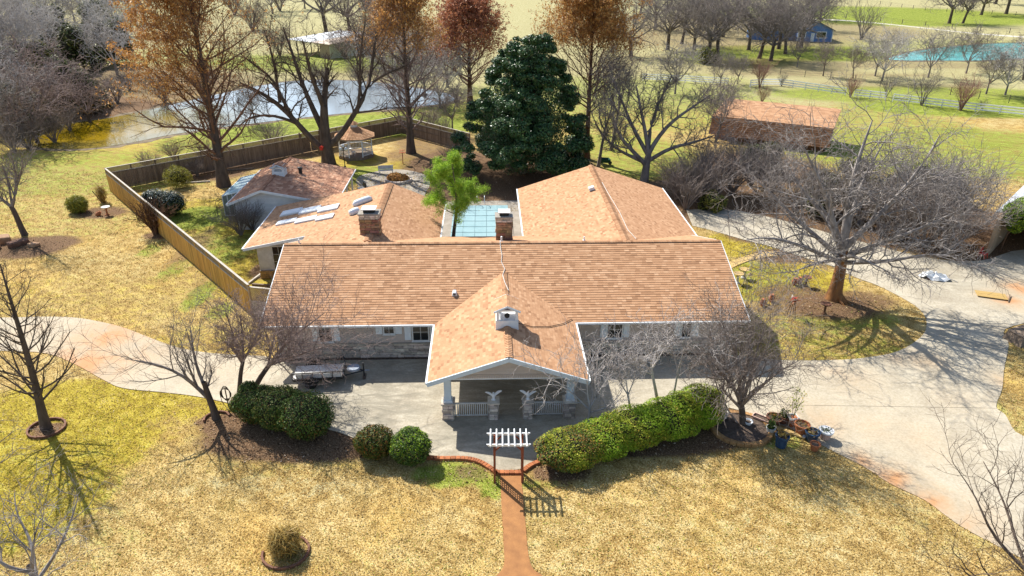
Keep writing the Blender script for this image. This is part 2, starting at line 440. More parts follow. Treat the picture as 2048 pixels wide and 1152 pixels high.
# ------------------------------------------------------------------ concrete drive, cut along its joints into slabs
m, nt, p = new_mat('concrete')
pos = world_pos(nt)
n1 = noise(nt, pos, 0.55, 5.0, 0.6, 0.8); n2 = noise(nt, pos, 9.0, 5.0, 0.65); n3 = noise(nt, scaled(nt, pos, (0.5, 3.0, 1)), 1.1, 4.0, 0.6, 1.2)
base = ramp(nt, n1, [(0.32, (0.30, 0.25, 0.175)), (0.48, (0.40, 0.345, 0.25)), (0.66, (0.475, 0.42, 0.315))])
base = mixc(nt, ramp(nt, n3, [(0.52, (0, 0, 0)), (0.72, (0.35, 0.35, 0.35))]), base, (0.25, 0.22, 0.165, 1))
base = mixc(nt, 0.28, base, ramp(nt, n2, [(0.35, (0.20, 0.175, 0.13)), (0.65, (0.62, 0.58, 0.50))]))
STAIN = [(150,735,6.5,.9),(215,672,5.5,.85),(300,700,5,.6),(60,670,6,.45),(420,745,5,.35),(1855,1000,2.2,.9),(1790,960,2.6,.8),(1720,925,2.0,.7),(1850,722,2.4,.55),(1790,718,1.8,.45),(2010,600,2.8,.75),(2048,580,3,.9),(2005,760,1.8,.6),(1930,1050,3.5,.6),(1640,840,3.6,.5),(1700,760,4,.42),(1830,880,5,.36),(1750,860,4,.36),(1900,800,4,.30),(330,735,6,.35),(1750,800,5,.25)]
acc = None
for (sx, sy, r, amt) in STAIN:
    d = node(nt, 'ShaderNodeVectorMath', operation='DISTANCE'); nt.links.new(pos, d.inputs[0]); d.inputs[1].default_value = G(sx, sy)
    mr = node(nt, 'ShaderNodeMapRange'); mr.inputs['From Min'].default_value = 0; mr.inputs['From Max'].default_value = r
    mr.inputs['To Min'].default_value = amt; mr.inputs['To Max'].default_value = 0
    nt.links.new(d.outputs['Value'], mr.inputs['Value'])
    acc = mr.outputs[0] if acc is None else math_n(nt, 'MAXIMUM', acc, mr.outputs[0])
sm = math_n(nt, 'MULTIPLY', acc, math_n(nt, 'MULTIPLY_ADD', n1, 2.2)); sm.node.inputs[1].links[0].from_node.inputs[2].default_value = -0.15
smc = node(nt, 'ShaderNodeClamp'); nt.links.new(sm, smc.inputs[0]); smc.inputs[2].default_value = 0.85
base = mixc(nt, smc.outputs[0], base, ramp(nt, smc.outputs[0], [(.15, (0.46, 0.37, 0.24)), (.45, (0.46, 0.30, 0.16)), (.8, (0.46, 0.215, 0.08))]))
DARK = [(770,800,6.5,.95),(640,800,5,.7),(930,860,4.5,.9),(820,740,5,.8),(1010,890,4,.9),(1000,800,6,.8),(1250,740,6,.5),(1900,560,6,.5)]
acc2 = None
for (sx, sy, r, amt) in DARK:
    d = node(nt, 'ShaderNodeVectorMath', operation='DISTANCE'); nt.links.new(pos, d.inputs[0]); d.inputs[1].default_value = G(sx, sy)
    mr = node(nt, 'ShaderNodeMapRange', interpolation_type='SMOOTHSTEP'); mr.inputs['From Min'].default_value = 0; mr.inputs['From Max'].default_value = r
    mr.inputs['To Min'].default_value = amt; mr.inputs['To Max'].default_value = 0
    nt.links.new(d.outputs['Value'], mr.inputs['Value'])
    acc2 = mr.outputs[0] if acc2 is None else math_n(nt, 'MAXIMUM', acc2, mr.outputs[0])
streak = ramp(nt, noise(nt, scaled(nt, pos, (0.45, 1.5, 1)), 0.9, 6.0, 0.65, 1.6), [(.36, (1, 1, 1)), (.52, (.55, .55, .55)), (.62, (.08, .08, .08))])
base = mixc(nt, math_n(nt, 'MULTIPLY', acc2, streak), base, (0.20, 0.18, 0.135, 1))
nt.links.new(base, p.inputs['Base Color'])
p.inputs['Roughness'].default_value = 0.85; p.inputs['Specular IOR Level'].default_value = 0.25
bump(nt, p, n2, 0.25, 0.01)
m_conc = m
DRIVE_PX = [(-200,636),(-60,634),(0,636),(90,634),(150,636),(195,643),(245,655),(300,676),(350,694),(400,704),(450,709),(530,713)]
DRIVE_R = [(1500,714),(1565,721),(1664,721),(1730,716),(1796,703),(1842,674),(1853,649),(1845,626),(1816,603),(1756,572),(1713,556),(1651,528),(1602,514),(1540,493),(1495,482),(1425,462),(1385,452)]
DRIVE_R2 = [(1372,420),(1460,420),(1560,440),(1700,478),(1850,515),(1960,522),(2048,500),(2200,520),(2260,700)]
DRIVE_R3 = [(2080,640),(2010,659),(2017,690),(2008,738),(2004,778),(1992,814),(2010,830),(2027,860),(2047,873),(2150,930),(2400,1100)]
DRIVE_B = [(2400,1240),(2120,1160),(2048,1120),(1938,1063),(1894,1034),(1849,1001),(1780,968),(1729,935),(1660,900),(1590,862),(1520,836),(1440,815),(1320,832),(1190,866),(1098,914),(1066,925),(1046,938),(990,941),(962,923),(930,916),(868,914),(800,900),(722,882),(680,866),(600,845),(520,824),(453,806),(390,793),(323,785),(247,777),(208,761),(150,729),(91,707),(0,702),(-60,700),(-200,704)]
hl = [tuple(HW(0.6, 0.28)[:2]), tuple(HW(27.9, 0.28)[:2])]
drive = gpoly(DRIVE_PX, 4, False) + hl + gpoly(DRIVE_R, 4, False) + gpoly(DRIVE_R2, 4, False) + gpoly(DRIVE_R3, 4, False) + gpoly(DRIVE_B, 4, False)
def clip_half(poly, a, b, gap):
    """keep the part of the polygon left of the line a->b, pulled back by gap"""
    a, b = Vector(a[:2]), Vector(b[:2]); t = (b - a).normalized(); n = Vector((-t.y, t.x))
    dd = lambda q: (Vector(q) - a).dot(n) - gap
    out = []
    for i in range(len(poly)):
        p0, p1 = poly[i], poly[(i + 1) % len(poly)]
        d0, d1 = dd(p0), dd(p1)
        if d0 >= 0: out.append(p0)
        if d0 * d1 < 0:
            k = d0 / (d0 - d1); out.append((p0[0] + (p1[0] - p0[0]) * k, p0[1] + (p1[1] - p0[1]) * k))
    return out
def cut(poly, a, b, gap=0.03): return clip_half(poly, a, b, gap), clip_half(poly, b, a, gap)
left, right = cut(drive, G(1470, 640), G(1500, 1100))
r_up, r_lo = cut(right, G(1600, 770), G(2048, 1000))
if sum(q[1] for q in r_up) / len(r_up) < sum(q[1] for q in r_lo) / len(r_lo): r_up, r_lo = r_lo, r_up
r_a, r_b = cut(r_lo, G(1951, 925), G(1855, 1001), 0.03)
r_c, r_d = cut(r_up, G(1700, 500), G(1880, 640))
l_a, l_b = cut(left, G(879, 700), G(877, 930), 0.018)
l_c, l_d = cut(l_a, G(540, 700), G(400, 900))
l_e, l_f = cut(l_b, G(879, 700), G(877, 930), 0.018) if False else (l_b, [])
l_b1, l_b2 = cut(l_b, G(879, 838), G(1460, 836), .014)
l_d1, l_d2 = cut(l_d, G(330, 640), G(230, 820), .016)
l_c1, l_c2 = cut(l_c, G(560, 795), G(880, 800), .014)
r_b1, r_b2 = cut(r_b, G(1700, 880), G(1800, 760), .014)
r_c1, r_c2 = cut(r_c, G(1990, 815), G(1720, 690), .014)
pieces = [r_a, r_b1, r_b2, r_c1, r_c2, r_d, l_b1, l_b2, l_c1, l_c2, l_d1, l_d2]
rt = empty('driveway'); tag(rt, 'cracked pale concrete driveway with rust stains curving round the house', kind='structure')
for pc in pieces:
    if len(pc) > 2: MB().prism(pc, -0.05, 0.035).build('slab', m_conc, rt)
m_joint = mat('joint_dirt', (0.05, 0.042, 0.035, 1), (0.10, 0.085, 0.065, 1), scale=5, rough=1.0)
MB().prism(drive, -0.02, 0.013).build('joint_filler', m_joint, rt)

# stained walk to the arbour, with its raised kerbs
m_walk = mat('stained_walk', (0.36, 0.165, 0.055, 1), (0.26, 0.115, 0.04, 1), scale=2.2, rough=0.8, bmp=0.2, bscale=30)
m_kerb = mat('red_kerb', (0.42, 0.15, 0.055, 1), (0.26, 0.085, 0.035, 1), scale=4, rough=0.85, obj=0.2, bmp=0.3)
wl = [(1000,946),(1001,975),(1004,1030),(1007,1090),(1009,1120),(1004,1140),(990,1156),(960,1200),(930,1260)]
wr = [(1130,1260),(1110,1200),(1088,1156),(1066,1138),(1057,1110),(1052,1060),(1047,1000),(1043,960),(1043,946)]
wk = gpoly(wl, 4, False) + gpoly(wr, 4, False)
sheet('walkway', wk, 0.03, m_walk, 'rust coloured stained concrete walk leading down from the arbour')
def kerb_run(px, label, name='kerb'):
    pts = gpoly(px, 6, False)
    root = empty(name); tag(root, label, kind='structure')
    for i in range(len(pts) - 1):
        a, b = Vector((*pts[i], 0.05)), Vector((*pts[i + 1], 0.05))
        d = (b - a)
        if d.length < 0.05: continue
        MB().bar(a + d * 0.03, b - d * 0.03, 0.24, 0.16 + rnd.uniform(-.01, .01)).build('kerb_block', m_kerb, root, bevel=0.012)
kerb_run([(725,887),(800,906),(868,918),(930,919),(962,927),(992,946)], 'red painted kerb curving from the left shrubs to the arbour')
kerb_run([(1046,944),(1066,930),(1098,919),(1135,903)], 'red painted kerb curving from the arbour to the long hedge')
kerb_run([(994,947),(1044,947)], 'red kerb step across the head of the walk')

# dark strips along the house wall, garden path, patio
m_bed = mat('bed_soil', (0.055, 0.04, 0.03, 1), (0.14, 0.10, 0.075, 1), scale=8, rough=1.0, bmp=0.5)
sheet('wall_strip', [tuple(HW(0.6, 0.28)[:2]), tuple(HW(9.9, 0.28)[:2]), tuple(HW(9.9, 0.8)[:2]), tuple(HW(0.6, 0.8)[:2])], 0.03, m_bed, 'dark strip along the stone wall left of the porch')
sheet('wall_strip', [tuple(HW(18.4, 0.28)[:2]), tuple(HW(27.9, 0.28)[:2]), tuple(HW(27.9, 0.8)[:2]), tuple(HW(18.4, 0.8)[:2])], 0.03, m_bed, 'dark strip along the stone wall right of the porch')
m_path = mat('tan_path', (0.52, 0.36, 0.14, 1), (0.42, 0.29, 0.12, 1), scale=2, rough=0.85)
sheet('garden_path', gpoly([(1440,536),(1470,520),(1510,508),(1550,503)], 4, False) + gpoly([(1556,512),(1515,518),(1478,530),(1448,546)], 4, False), 0.05, m_path, 'tan concrete side path right of the main house')
m_patio = mat('patio_stone', (0.34, 0.30, 0.25, 1), (0.24, 0.21, 0.17, 1), scale=1.2, rough=0.9, bmp=0.2)
sheet('patio', gpoly([(715,355),(740,346),(775,340),(810,340),(850,350),(860,368),(850,400),(900,440),(850,440),(780,400),(740,380),(716,372)], 4), 0.02, m_patio, 'grey concrete patio between the pool house and the pool')
deck = [tuple(HW(9.0, 13.2)[:2]), tuple(HW(16.2, 13.2)[:2]), tuple(HW(16.2, 29.2)[:2]), tuple(HW(9.0, 29.0)[:2])]
sheet('pool_deck', deck, 0.024, m_patio, 'pale concrete deck around the covered pool')
# ------------------------------------------------------------------ roofs
def shingle_mat(name, stops, v):
    m, nt, p = new_mat(name)
    g = node(nt, 'ShaderNodeNewGeometry').outputs['Random Per Island']
    c = ramp(nt, g, stops)
    pos = world_pos(nt)
    c = mixc(nt, ramp(nt, noise(nt, pos, 0.5, 3.0), [(0.35, (0, 0, 0)), (0.7, (0.4, 0.4, 0.4))]), c, v)
    nt.links.new(c, p.inputs['Base Color'])
    p.inputs['Roughness'].default_value = 0.9; p.inputs['Specular IOR Level'].default_value = 0.15
    return m
m_shing = shingle_mat('asphalt_shingle', [(0.0, (0.29, 0.152, 0.080)), (0.2, (0.41, 0.224, 0.120)), (0.75, (0.47, 0.268, 0.148)), (1.0, (0.55, 0.335, 0.195))], (0.43, 0.24, 0.130, 1))
m_shing_old = shingle_mat('weathered_shingle', [(0.0, (0.28, 0.135, 0.08)), (0.4, (0.40, 0.205, 0.125)), (0.8, (0.48, 0.265, 0.165)), (1.0, (0.57, 0.35, 0.23))], (0.40, 0.20, 0.125, 1))
m_deck = mat('roof_deck', (0.36, 0.19, 0.115, 1), (0.30, 0.155, 0.095, 1), scale=3, rough=0.95)
m_white = mat('white_trim', (0.78, 0.79, 0.79, 1), (0.66, 0.68, 0.69, 1), scale=2.5, rough=0.55)
m_offwhite = mat('aged_white', (0.62, 0.61, 0.57, 1), (0.48, 0.47, 0.43, 1), scale=3, rough=0.7)
m_black = mat('black_metal', (0.018, 0.018, 0.018, 1), (0.03, 0.03, 0.03, 1), scale=6, rough=0.5)
m_grey = mat('grey_metal', (0.32, 0.33, 0.34, 1), (0.24, 0.25, 0.26, 1), scale=6, rough=0.45, metal=0.5)
m_side = mat('beige_siding', (0.54, 0.46, 0.405, 1), (0.47, 0.40, 0.35, 1), scale=1.5, rough=0.65, obj=0.04)
m_side_w = mat('white_siding', (0.70, 0.70, 0.70, 1), (0.60, 0.60, 0.61, 1), scale=1.5, rough=0.65, obj=0.04)
m_stone = mat('ledge_stone', (0.62, 0.54, 0.455, 1), (0.45, 0.38, 0.315, 1), scale=5, rough=0.9, obj=0.38, hue=0.02, bmp=0.5)
m_stone_b = mat('brown_ledge_stone', (0.36, 0.215, 0.125, 1), (0.22, 0.12, 0.07, 1), scale=4, rough=0.9, obj=0.45, hue=0.03, bmp=0.5)
m_mortar = mat('mortar', (0.34, 0.31, 0.27, 1), (0.26, 0.235, 0.20, 1), scale=6, rough=0.95)
m_glass, nt_, p_ = new_mat('dark_glass')
p_.inputs['Base Color'].default_value = (0.015, 0.018, 0.02, 1); p_.inputs['Roughness'].default_value = 0.08
m_shut = mat('shutter_paint', (0.78, 0.83, 0.86, 1), (0.72, 0.77, 0.81, 1), scale=3, rough=0.6)

def shingles(name, poly, plane, mt, parent, row=0.165, tab=0.27, seed=1, lift=0.010):
    """poly: convex outline (x,y) first edge = eave, ordered so that the slope rises away from it; plane: (x,y)->z.
    Lays overlapping tabs course by course as real wedges."""
    rg = np.random.default_rng(seed)
    P3 = [Vector((x, y, plane(x, y))) for x, y in poly]
    e = (P3[1] - P3[0]).normalized()
    nrm = (P3[1] - P3[0]).cross(P3[2] - P3[0]).normalized()
    if nrm.z < 0: nrm = -nrm
    u = nrm.cross(e)
    if u.z < 0: u = -u
    ab = [((q - P3[0]).dot(e), (q - P3[0]).dot(u)) for q in P3]
    bmax = max(b for a, b in ab)
    rows_v, n_rows = [], int(math.ceil(bmax / row))
    for i in range(n_rows):
        b0 = i * row - 0.02; bm = min(max(b0 + row * 0.5, 0.001), bmax - 0.001)
        xs = []
        for k in range(len(ab)):
            (a0, q0), (a1, q1) = ab[k], ab[(k + 1) % len(ab)]
            if (q0 - bm) * (q1 - bm) < 0: xs.append(a0 + (a1 - a0) * (bm - q0) / (q1 - q0))
        if len(xs) < 2: continue
        lo, hi = min(xs), max(xs)
        if hi - lo < 0.05: continue
        cuts = [lo]; x = lo + rg.uniform(0.08, tab)
        while x < hi - 0.08: cuts.append(x); x += tab * rg.uniform(0.72, 1.3)
        cuts.append(hi)
        c = np.array(cuts)
        a0, a1 = c[:-1] + 0.0015, c[1:] - 0.0015
        n = len(a0)
        bl = np.full(n, b0) - rg.uniform(0, 0.016, n); bu = np.minimum(np.full(n, b0 + row + 0.025), bmax)
        hl_ = lift + rg.uniform(0, 0.004, n); hu = np.full(n, 0.0015)
        z0 = np.full(n, 0.0)
        A = np.stack([a0, a1, a1, a0, a0, a1], 1); B = np.stack([bl, bl, bu, bu, bl, bl], 1); Hh = np.stack([hl_, hl_, hu, hu, z0, z0], 1)
        rows_v.append(np.stack([A, B, Hh], -1))
    T = np.concatenate(rows_v)                     # n,6,3 in (a,b,h)
    o = np.array(P3[0]); E3, U3, N3 = np.array(e), np.array(u), np.array(nrm)
    Vw = o + T[..., 0:1] * E3 + T[..., 1:2] * U3 + T[..., 2:3] * N3
    n = len(Vw); base = np.arange(n)[:, None] * 6
    flip = np.dot(np.cross(E3, U3), N3) < 0
    q1 = np.array([0, 1, 2, 3]); q2 = np.array([4, 5, 1, 0])
    t1 = np.array([0, 3, 4]); t2 = np.array([1, 5, 2])
    if flip: q1, q2, t1, t2 = q1[::-1], q2[::-1], t1[::-1], t2[::-1]
    me = np_mesh(name, Vw.reshape(-1, 3), np.concatenate([base + q1, base + q2]), np.concatenate([base + t1, base + t2]), mt)
    return tag(inst(name, me, parent), kind='stuff')
def ridge_caps(a, b, side, pitch1, pitch2, mt, parent, step=0.17, w=0.16):
    """bent cap tabs along a ridge from a to b; side = unit vector across the ridge"""
    a, b, side = Vector(a), Vector(b), Vector(side)
    L = (b - a).length; d = (b - a) / L; vs, fs = [], []
    for i in range(int(L / step)):
        p0 = a + d * (i * step); p1 = p0 + d * (step + 0.03)
        k = len(vs); h0, h1 = 0.075, 0.05
        for p, h in ((p0, h0), (p1, h1)):
            vs += [p - side * w + Vector((0, 0, h - w * pitch1)), p + Vector((0, 0, h)), p + side * w + Vector((0, 0, h - w * pitch2))]
        vs += [p0 - side * w + Vector((0, 0, -w * pitch1)), p0 + Vector((0, 0, 0)), p0 + side * w + Vector((0, 0, -w * pitch2))]
        fs += [(k, k+1, k+4, k+3), (k+1, k+2, k+5, k+4), (k+6, k+7, k+1, k), (k+7, k+8, k+2, k+1)]
    me = bpy.data.meshes.new('ridge_caps'); me.from_pydata([tuple(v) for v in vs], [], fs); me.update(); me.polygons.foreach_set('use_smooth', [False] * len(fs)); me.materials.append(mt)
    return tag(inst('ridge_caps', me, parent), kind='stuff')
def roof_slope(house, poly, plane, mt=None, thick=0.13, seed=1, fascia=True, **kw):
    """deck slab + shingles"""
    n = len(poly)
    vs = [(x, y, plane(x, y)) for x, y in poly] + [(x, y, plane(x, y) - thick) for x, y in poly]
    fs = [tuple(range(n)), tuple(range(n, 2 * n))[::-1]] + [(i, i + n, (i + 1) % n + n, (i + 1) % n) for i in range(n)]
    r = MB().add(vs, fs).build('roof', m_deck, house)
    shingles('shingles', poly, plane, mt or m_shing, r, seed=seed, **kw)
    return r
unit_stone = []
for k in range(5):
    b = MB().cbox((0, 0, 0), (1, 1, 1)); me = b.mesh('stone', None)
    bm = bmesh.new(); bm.from_mesh(me)
    bmesh.ops.bevel(bm, geom=bm.edges[:], offset=0.09, segments=1, affect='EDGES')
    for v in bm.verts: v.co += Vector((rnd.uniform(-.05, .05), rnd.uniform(-.05, .05), rnd.uniform(-.07, .07)))
    bm.to_mesh(me); bm.free(); unit_stone.append(me)
def stone_set(mt):
    out = []
    for me in unit_stone:
        c = me.copy(); c.materials.append(mt); out.append(c)
    return out
ST_GREY, ST_BROWN = stone_set(m_stone), stone_set(m_stone_b)
def stone_face(parent, a, b, z0, z1, n_out, meshes, row=0.13, ln=(0.28, 0.7), depth=0.07):
    """courses of ledge stones on the wall line a->b (2-D, parent space); n_out = outward unit normal"""
    a, b, n_out = Vector(a), Vector(b), Vector(n_out)
    L = (b - a).length; d = (b - a) / L; ang = math.atan2(d.y, d.x); z = z0
    while z < z1 - 0.04:
        h = min(row * rnd.uniform(0.75, 1.3), z1 - z); x = 0.0
        while x < L - 0.02:
            l = min(rnd.uniform(*ln), L - x)
            if L - x - l < 0.12: l = L - x
            dp = depth * rnd.uniform(0.7, 1.5)
            c = a + d * (x + l / 2) + n_out * (dp / 2 - 0.02)
            inst('stone', rnd.choice(meshes), parent, (c.x, c.y, z + h / 2), (0, 0, ang), (l - 0.018, dp, h - 0.018))
            x += l
        z += h
def clap_boards(parent, a, b, z0, z1, n_out, mt, exp=0.125, top=None, name='siding_board'):
    """lapped boards on wall line a->b; top(t)->height limit for gables, else rectangular"""
    a, b, n_out = Vector(a), Vector(b), Vector(n_out)
    L = (b - a).length; d = (b - a) / L; ang = math.atan2(d.y, d.x); cache = {}
    nrow = int((z1 - z0) / exp)
    for i in range(nrow):
        z = z0 + i * exp
        t0, t1 = 0.0, L
        if top:
            t0, t1 = top(z + exp * 0.6)
            if t1 - t0 < 0.15: break
        key = round(t1 - t0, 2)
        if key not in cache:
            l = t1 - t0
            cache[key] = MB().add([(0,0,0),(l,0,0),(l,-0.036,0),(0,-0.036,0),(0,0,exp),(l,0,exp),(l,-0.006,exp),(0,-0.006,exp)],
                                  [(0,1,2,3),(7,6,5,4),(3,2,6,7),(0,3,7,4),(2,1,5,6),(1,0,4,5)]).mesh(name, mt)
        c = a + d * t0
        sgn = 1 if (Vector((d.y, -d.x)).dot(n_out) > 0) else -1
        o = inst(name, cache[key], parent, (c.x, c.y, z), (0, 0, ang))
        if sgn < 0:
            e_ = a + d * t1
            o.location = (e_.x, e_.y, z); o.rotation_euler = (0, 0, ang + PI)
def window(parent, c, w, h, n_out, name='window', cols=2, rows=2, frame=m_white, proud=0.05, fw=0.07):
    """framed sash with panes: c = centre of the opening at wall face"""
    n = Vector((n_out[0], n_out[1], 0)).normalized(); ang = math.atan2(-n.x, n.y) + PI
    f = MB()
    f.box((-w/2-fw, -proud, h/2), (w/2+fw, 0.02, h/2+fw)); f.box((-w/2-fw, -proud, -h/2-fw), (w/2+fw, 0.02, -h/2))
    f.box((-w/2-fw, -proud, -h/2), (-w/2, 0.02, h/2)); f.box((w/2, -proud, -h/2), (w/2+fw, 0.02, h/2))
    fr = f.build(name, frame, parent, loc=c, rot=(0, 0, ang))
    bw = 0.022
    for i in range(cols):
        for j in range(rows):
            x0, x1 = -w/2 + w * i / cols + bw/2, -w/2 + w * (i+1) / cols - bw/2
            z0, z1 = -h/2 + h * j / rows + bw/2, -h/2 + h * (j+1) / rows - bw/2
            MB().box((x0, -0.034, z0), (x1, -0.028, z1)).build('pane', m_glass, fr)
    g = MB()
    for i in range(1, cols): x = -w/2 + w * i / cols; g.box((x-bw/2, -0.042, -h/2), (x+bw/2, -0.028, h/2))
    for j in range(1, rows): z = -h/2 + h * j / rows; g.box((-w/2, -0.041, z-bw/2), (w/2, -0.028, z+bw/2))
    if g.v: g.build('muntins', frame, fr)
    MB().box((-w/2-fw-.04, -proud-0.05, -h/2-fw-0.04), (w/2+fw+.04, 0.02, -h/2-fw)).build('sill', frame, fr)
    return fr
def shutter(parent, c, w, h, n_out):
    n = Vector((n_out[0], n_out[1], 0)).normalized(); ang = math.atan2(-n.x, n.y) + PI
    s_ = MB().box((-w/2, -0.05, -h/2), (w/2, 0.0, h/2)).build('shutter', m_shut, parent, loc=c, rot=(0, 0, ang), bevel=0.006)
    k = int(h / 0.09); sl = MB()
    for i in range(k):
        z = -h/2 + 0.06 + i * (h - 0.12) / max(1, k - 1)
        sl.bar((-w/2+0.05, -0.056, z), (w/2-0.05, -0.056, z), 0.02, 0.045)
    sl.build('louvres', m_shut, s_)
    return s_

# ------------------------------------------------------------------ the ranch house
house = empty('ranch_house', HW(0, 0), HOUSE_A)
tag(house, 'long single storey ranch house with salmon shingle roofs, front porch gable and rear wings', 'house')
EZ, RZ, RY = 2.60, 4.90, 6.75
pm = (RZ - EZ) / RY
main_f = lambda x, y: EZ + pm * y
main_b = lambda x, y: RZ - pm * (y - RY)
rf_ = roof_slope(house, [(0, 0), (28.6, 0), (28.6, RY), (0, RY)], main_f, seed=3, lift=.022, row=.205, tab=.32)
rb_ = roof_slope(house, [(28.6, 13.5), (0, 13.5), (0, RY), (28.6, RY)], main_b, seed=4)
ridge_caps((0, RY, RZ), (28.6, RY, RZ), (0, -1, 0), pm, pm, m_shing, rf_, w=0.17)
# walls
w = MB().box((0.7, 0.65, 0), (27.9, 12.9, 2.5)).build('wall', m_side, house)
for x in (0.7, 27.9):
    t = 0.1 if x < 1 else -0.1
    g = MB().add([(x, 0.65, 2.5), (x, 12.9, 2.5), (x, RY, RZ - 0.15), (x + t, 0.65, 2.5), (x + t, 12.9, 2.5), (x + t, RY, RZ - 0.15)], [(0, 1, 2), (5, 4, 3), (0, 3, 4, 1), (1, 4, 5, 2), (2, 5, 3, 0)])
    g.build('gable_wall', m_side, house)
    clap_boards(house, (x, 12.9) if x < 1 else (x, 0.65), (x, 0.65) if x < 1 else (x, 12.9), 0.0, 2.5, (-1 if x < 1 else 1, 0), m_side)
SZ = 0.95
for x0, x1 in ((0.7, 10.3), (18.1, 27.9)):
    clap_boards(house, (x0, 0.65), (x1, 0.65), SZ, 2.5, (0, -1), m_side)
    ws = MB().box((x0, 0.60, 0.0), (x1, 0.66, SZ)).build('stone_wall', m_mortar, house)
    stone_face(ws, (x0, 0.60), (x1, 0.60), 0.0, SZ, (0, -1), ST_GREY, row=0.155, ln=(0.35, 0.95))
    MB().box((x0, 0.50, SZ), (x1, 0.66, SZ + 0.06)).build('stone_cap', m_stone, house)
clap_boards(house, (10.3, 0.65), (18.1, 0.65), 0.0, 2.5, (0, -1), m_side)
def wx(px):    # local x of a photo column on the front wall
    g = GY(px, 665, HOUSE_O.y + 0.9); return (g.x - HOUSE_O.x) * math.cos(HOUSE_A) + (g.y - HOUSE_O.y) * math.sin(HOUSE_A)
for (pl, pr, zc, h, sl, sr, cols, rows) in ((769, 788, 1.98, 0.62, (752, 765), (791, 804), 2, 2), (826, 856, 1.73, 1.10, (809, 822), (860, 868), 2, 2),
                                           (1218, 1247, 1.73, 1.10, (1203, 1216), (1250, 1262), 2, 2), (1370, 1388, 1.73, 1.10, (1354, 1367), (1391, 1404), 2, 2), (640, 664, 1.73, 1.10, (626, 637), (668, 680), 2, 2)):
    xl, xr = wx(pl), wx(pr)
    window(house, ((xl + xr) / 2, 0.62, zc), xr - xl, h, (0, -1), cols=cols, rows=rows, proud=0.06)
    for sh in (sl, sr):
        a, b = wx(sh[0]), wx(sh[1])
        shutter(house, ((a + b) / 2, 0.615, zc - 0.02), b - a, min(h + 0.05, 1.02), (0, -1))
# front door under the porch
d = MB().box((13.6, 0.58, 0.04), (14.7, 0.64, 2.1)).build('door', m_stone_b, house)
MB().lathe([(0.0, 0), (0.035, 0.01), (0.035, 0.05), (0, 0.06)], 8, (14.55, 0.55, 1.0)).build('handle', m_grey, d)
# gutters and rake boards
def gutter(a, b, mt=m_white):
    MB().bar(a, b, 0.12, 0.11).build('gutter', mt, house)
gutter((-0.03, -0.07, EZ - 0.06), (10.1, -0.07, EZ - 0.06)); gutter((18.25, -0.07, EZ - 0.06), (28.63, -0.07, EZ - 0.06))
for x in (-0.04, 28.64):
    MB().bar((x, -0.02, EZ - 0.09), (x, RY, RZ - 0.09), 0.05, 0.2).build('rake_board', m_white, house)
    MB().bar((x, 13.52, EZ - 0.09), (x, RY, RZ - 0.09), 0.05, 0.2).build('rake_board', m_white, house)
for x, y0 in ((0.74, 0.5), (27.86, 0.5)):
    MB().tube([(x, -0.07, EZ - 0.1), (x, 0.3, EZ - 0.35), (x, y0, EZ - 0.5), (x, y0, 0.1)], 0.04, 6).build('downpipe', m_white, house)
MB().box((0.2, 0.02, EZ - 0.16), (28.4, 0.65, EZ - 0.13)).build('soffit', m_white, house)

# porch
PX0, PX1, PXR, PY0, PRZ = 10.10, 18.25, 14.2, -6.1, 4.02
pp0 = (PRZ - EZ) / (PXR - PX0); pp1 = (PRZ - EZ) / (PX1 - PXR)
yv = (PRZ - EZ) / pm
plL = lambda x, y: EZ + pp0 * (x - PX0)
plR = lambda x, y: EZ + pp1 * (PX1 - x)
r1 = roof_slope(house, [(PX0, PY0), (PX0, -0.02), (PXR, yv + 0.1), (PXR, PY0)], plL, seed=7)
r2 = roof_slope(house, [(PX1, -0.02), (PX1, PY0), (PXR, PY0), (PXR, yv + 0.1)], plR, seed=8)
ridge_caps((PXR, PY0, PRZ), (PXR, yv, PRZ), (1, 0, 0), pp0, pp1, m_shing, r1, w=0.19)
gutter((PX0 - 0.07, PY0, EZ - 0.06), (PX0 - 0.07, -0.1, EZ - 0.06)); gutter((PX1 + 0.07, PY0, EZ - 0.06), (PX1 + 0.07, -0.1, EZ - 0.06))
m_blue_trim = mat('pale_blue_trim', (0.60, 0.68, 0.73, 1), (0.50, 0.58, 0.64, 1), scale=3, rough=0.6)
for a, b in (((PX0 - 0.05, EZ), (PXR, PRZ)), ((PXR, PRZ), (PX1 + 0.05, EZ))):
    MB().bar((a[0], PY0 - 0.05, a[1] - 0.10), (b[0], PY0 - 0.05, b[1] - 0.10), 0.07, 0.24).build('rake_board', m_blue_trim, house)
    MB().add([(a[0], PY0, a[1] - 0.18), (b[0], PY0, b[1] - 0.18), (b[0], PY0 + 0.55, b[1] - 0.18), (a[0], PY0 + 0.55, a[1] - 0.18),
              (a[0], PY0, a[1] - 0.2), (b[0], PY0, b[1] - 0.2), (b[0], PY0 + 0.55, b[1] - 0.2), (a[0], PY0 + 0.55, a[1] - 0.2)],
             [(0,1,2,3),(7,6,5,4),(0,4,5,1),(1,5,6,2),(2,6,7,3),(3,7,4,0)]).build('rake_soffit', m_blue_trim, house)
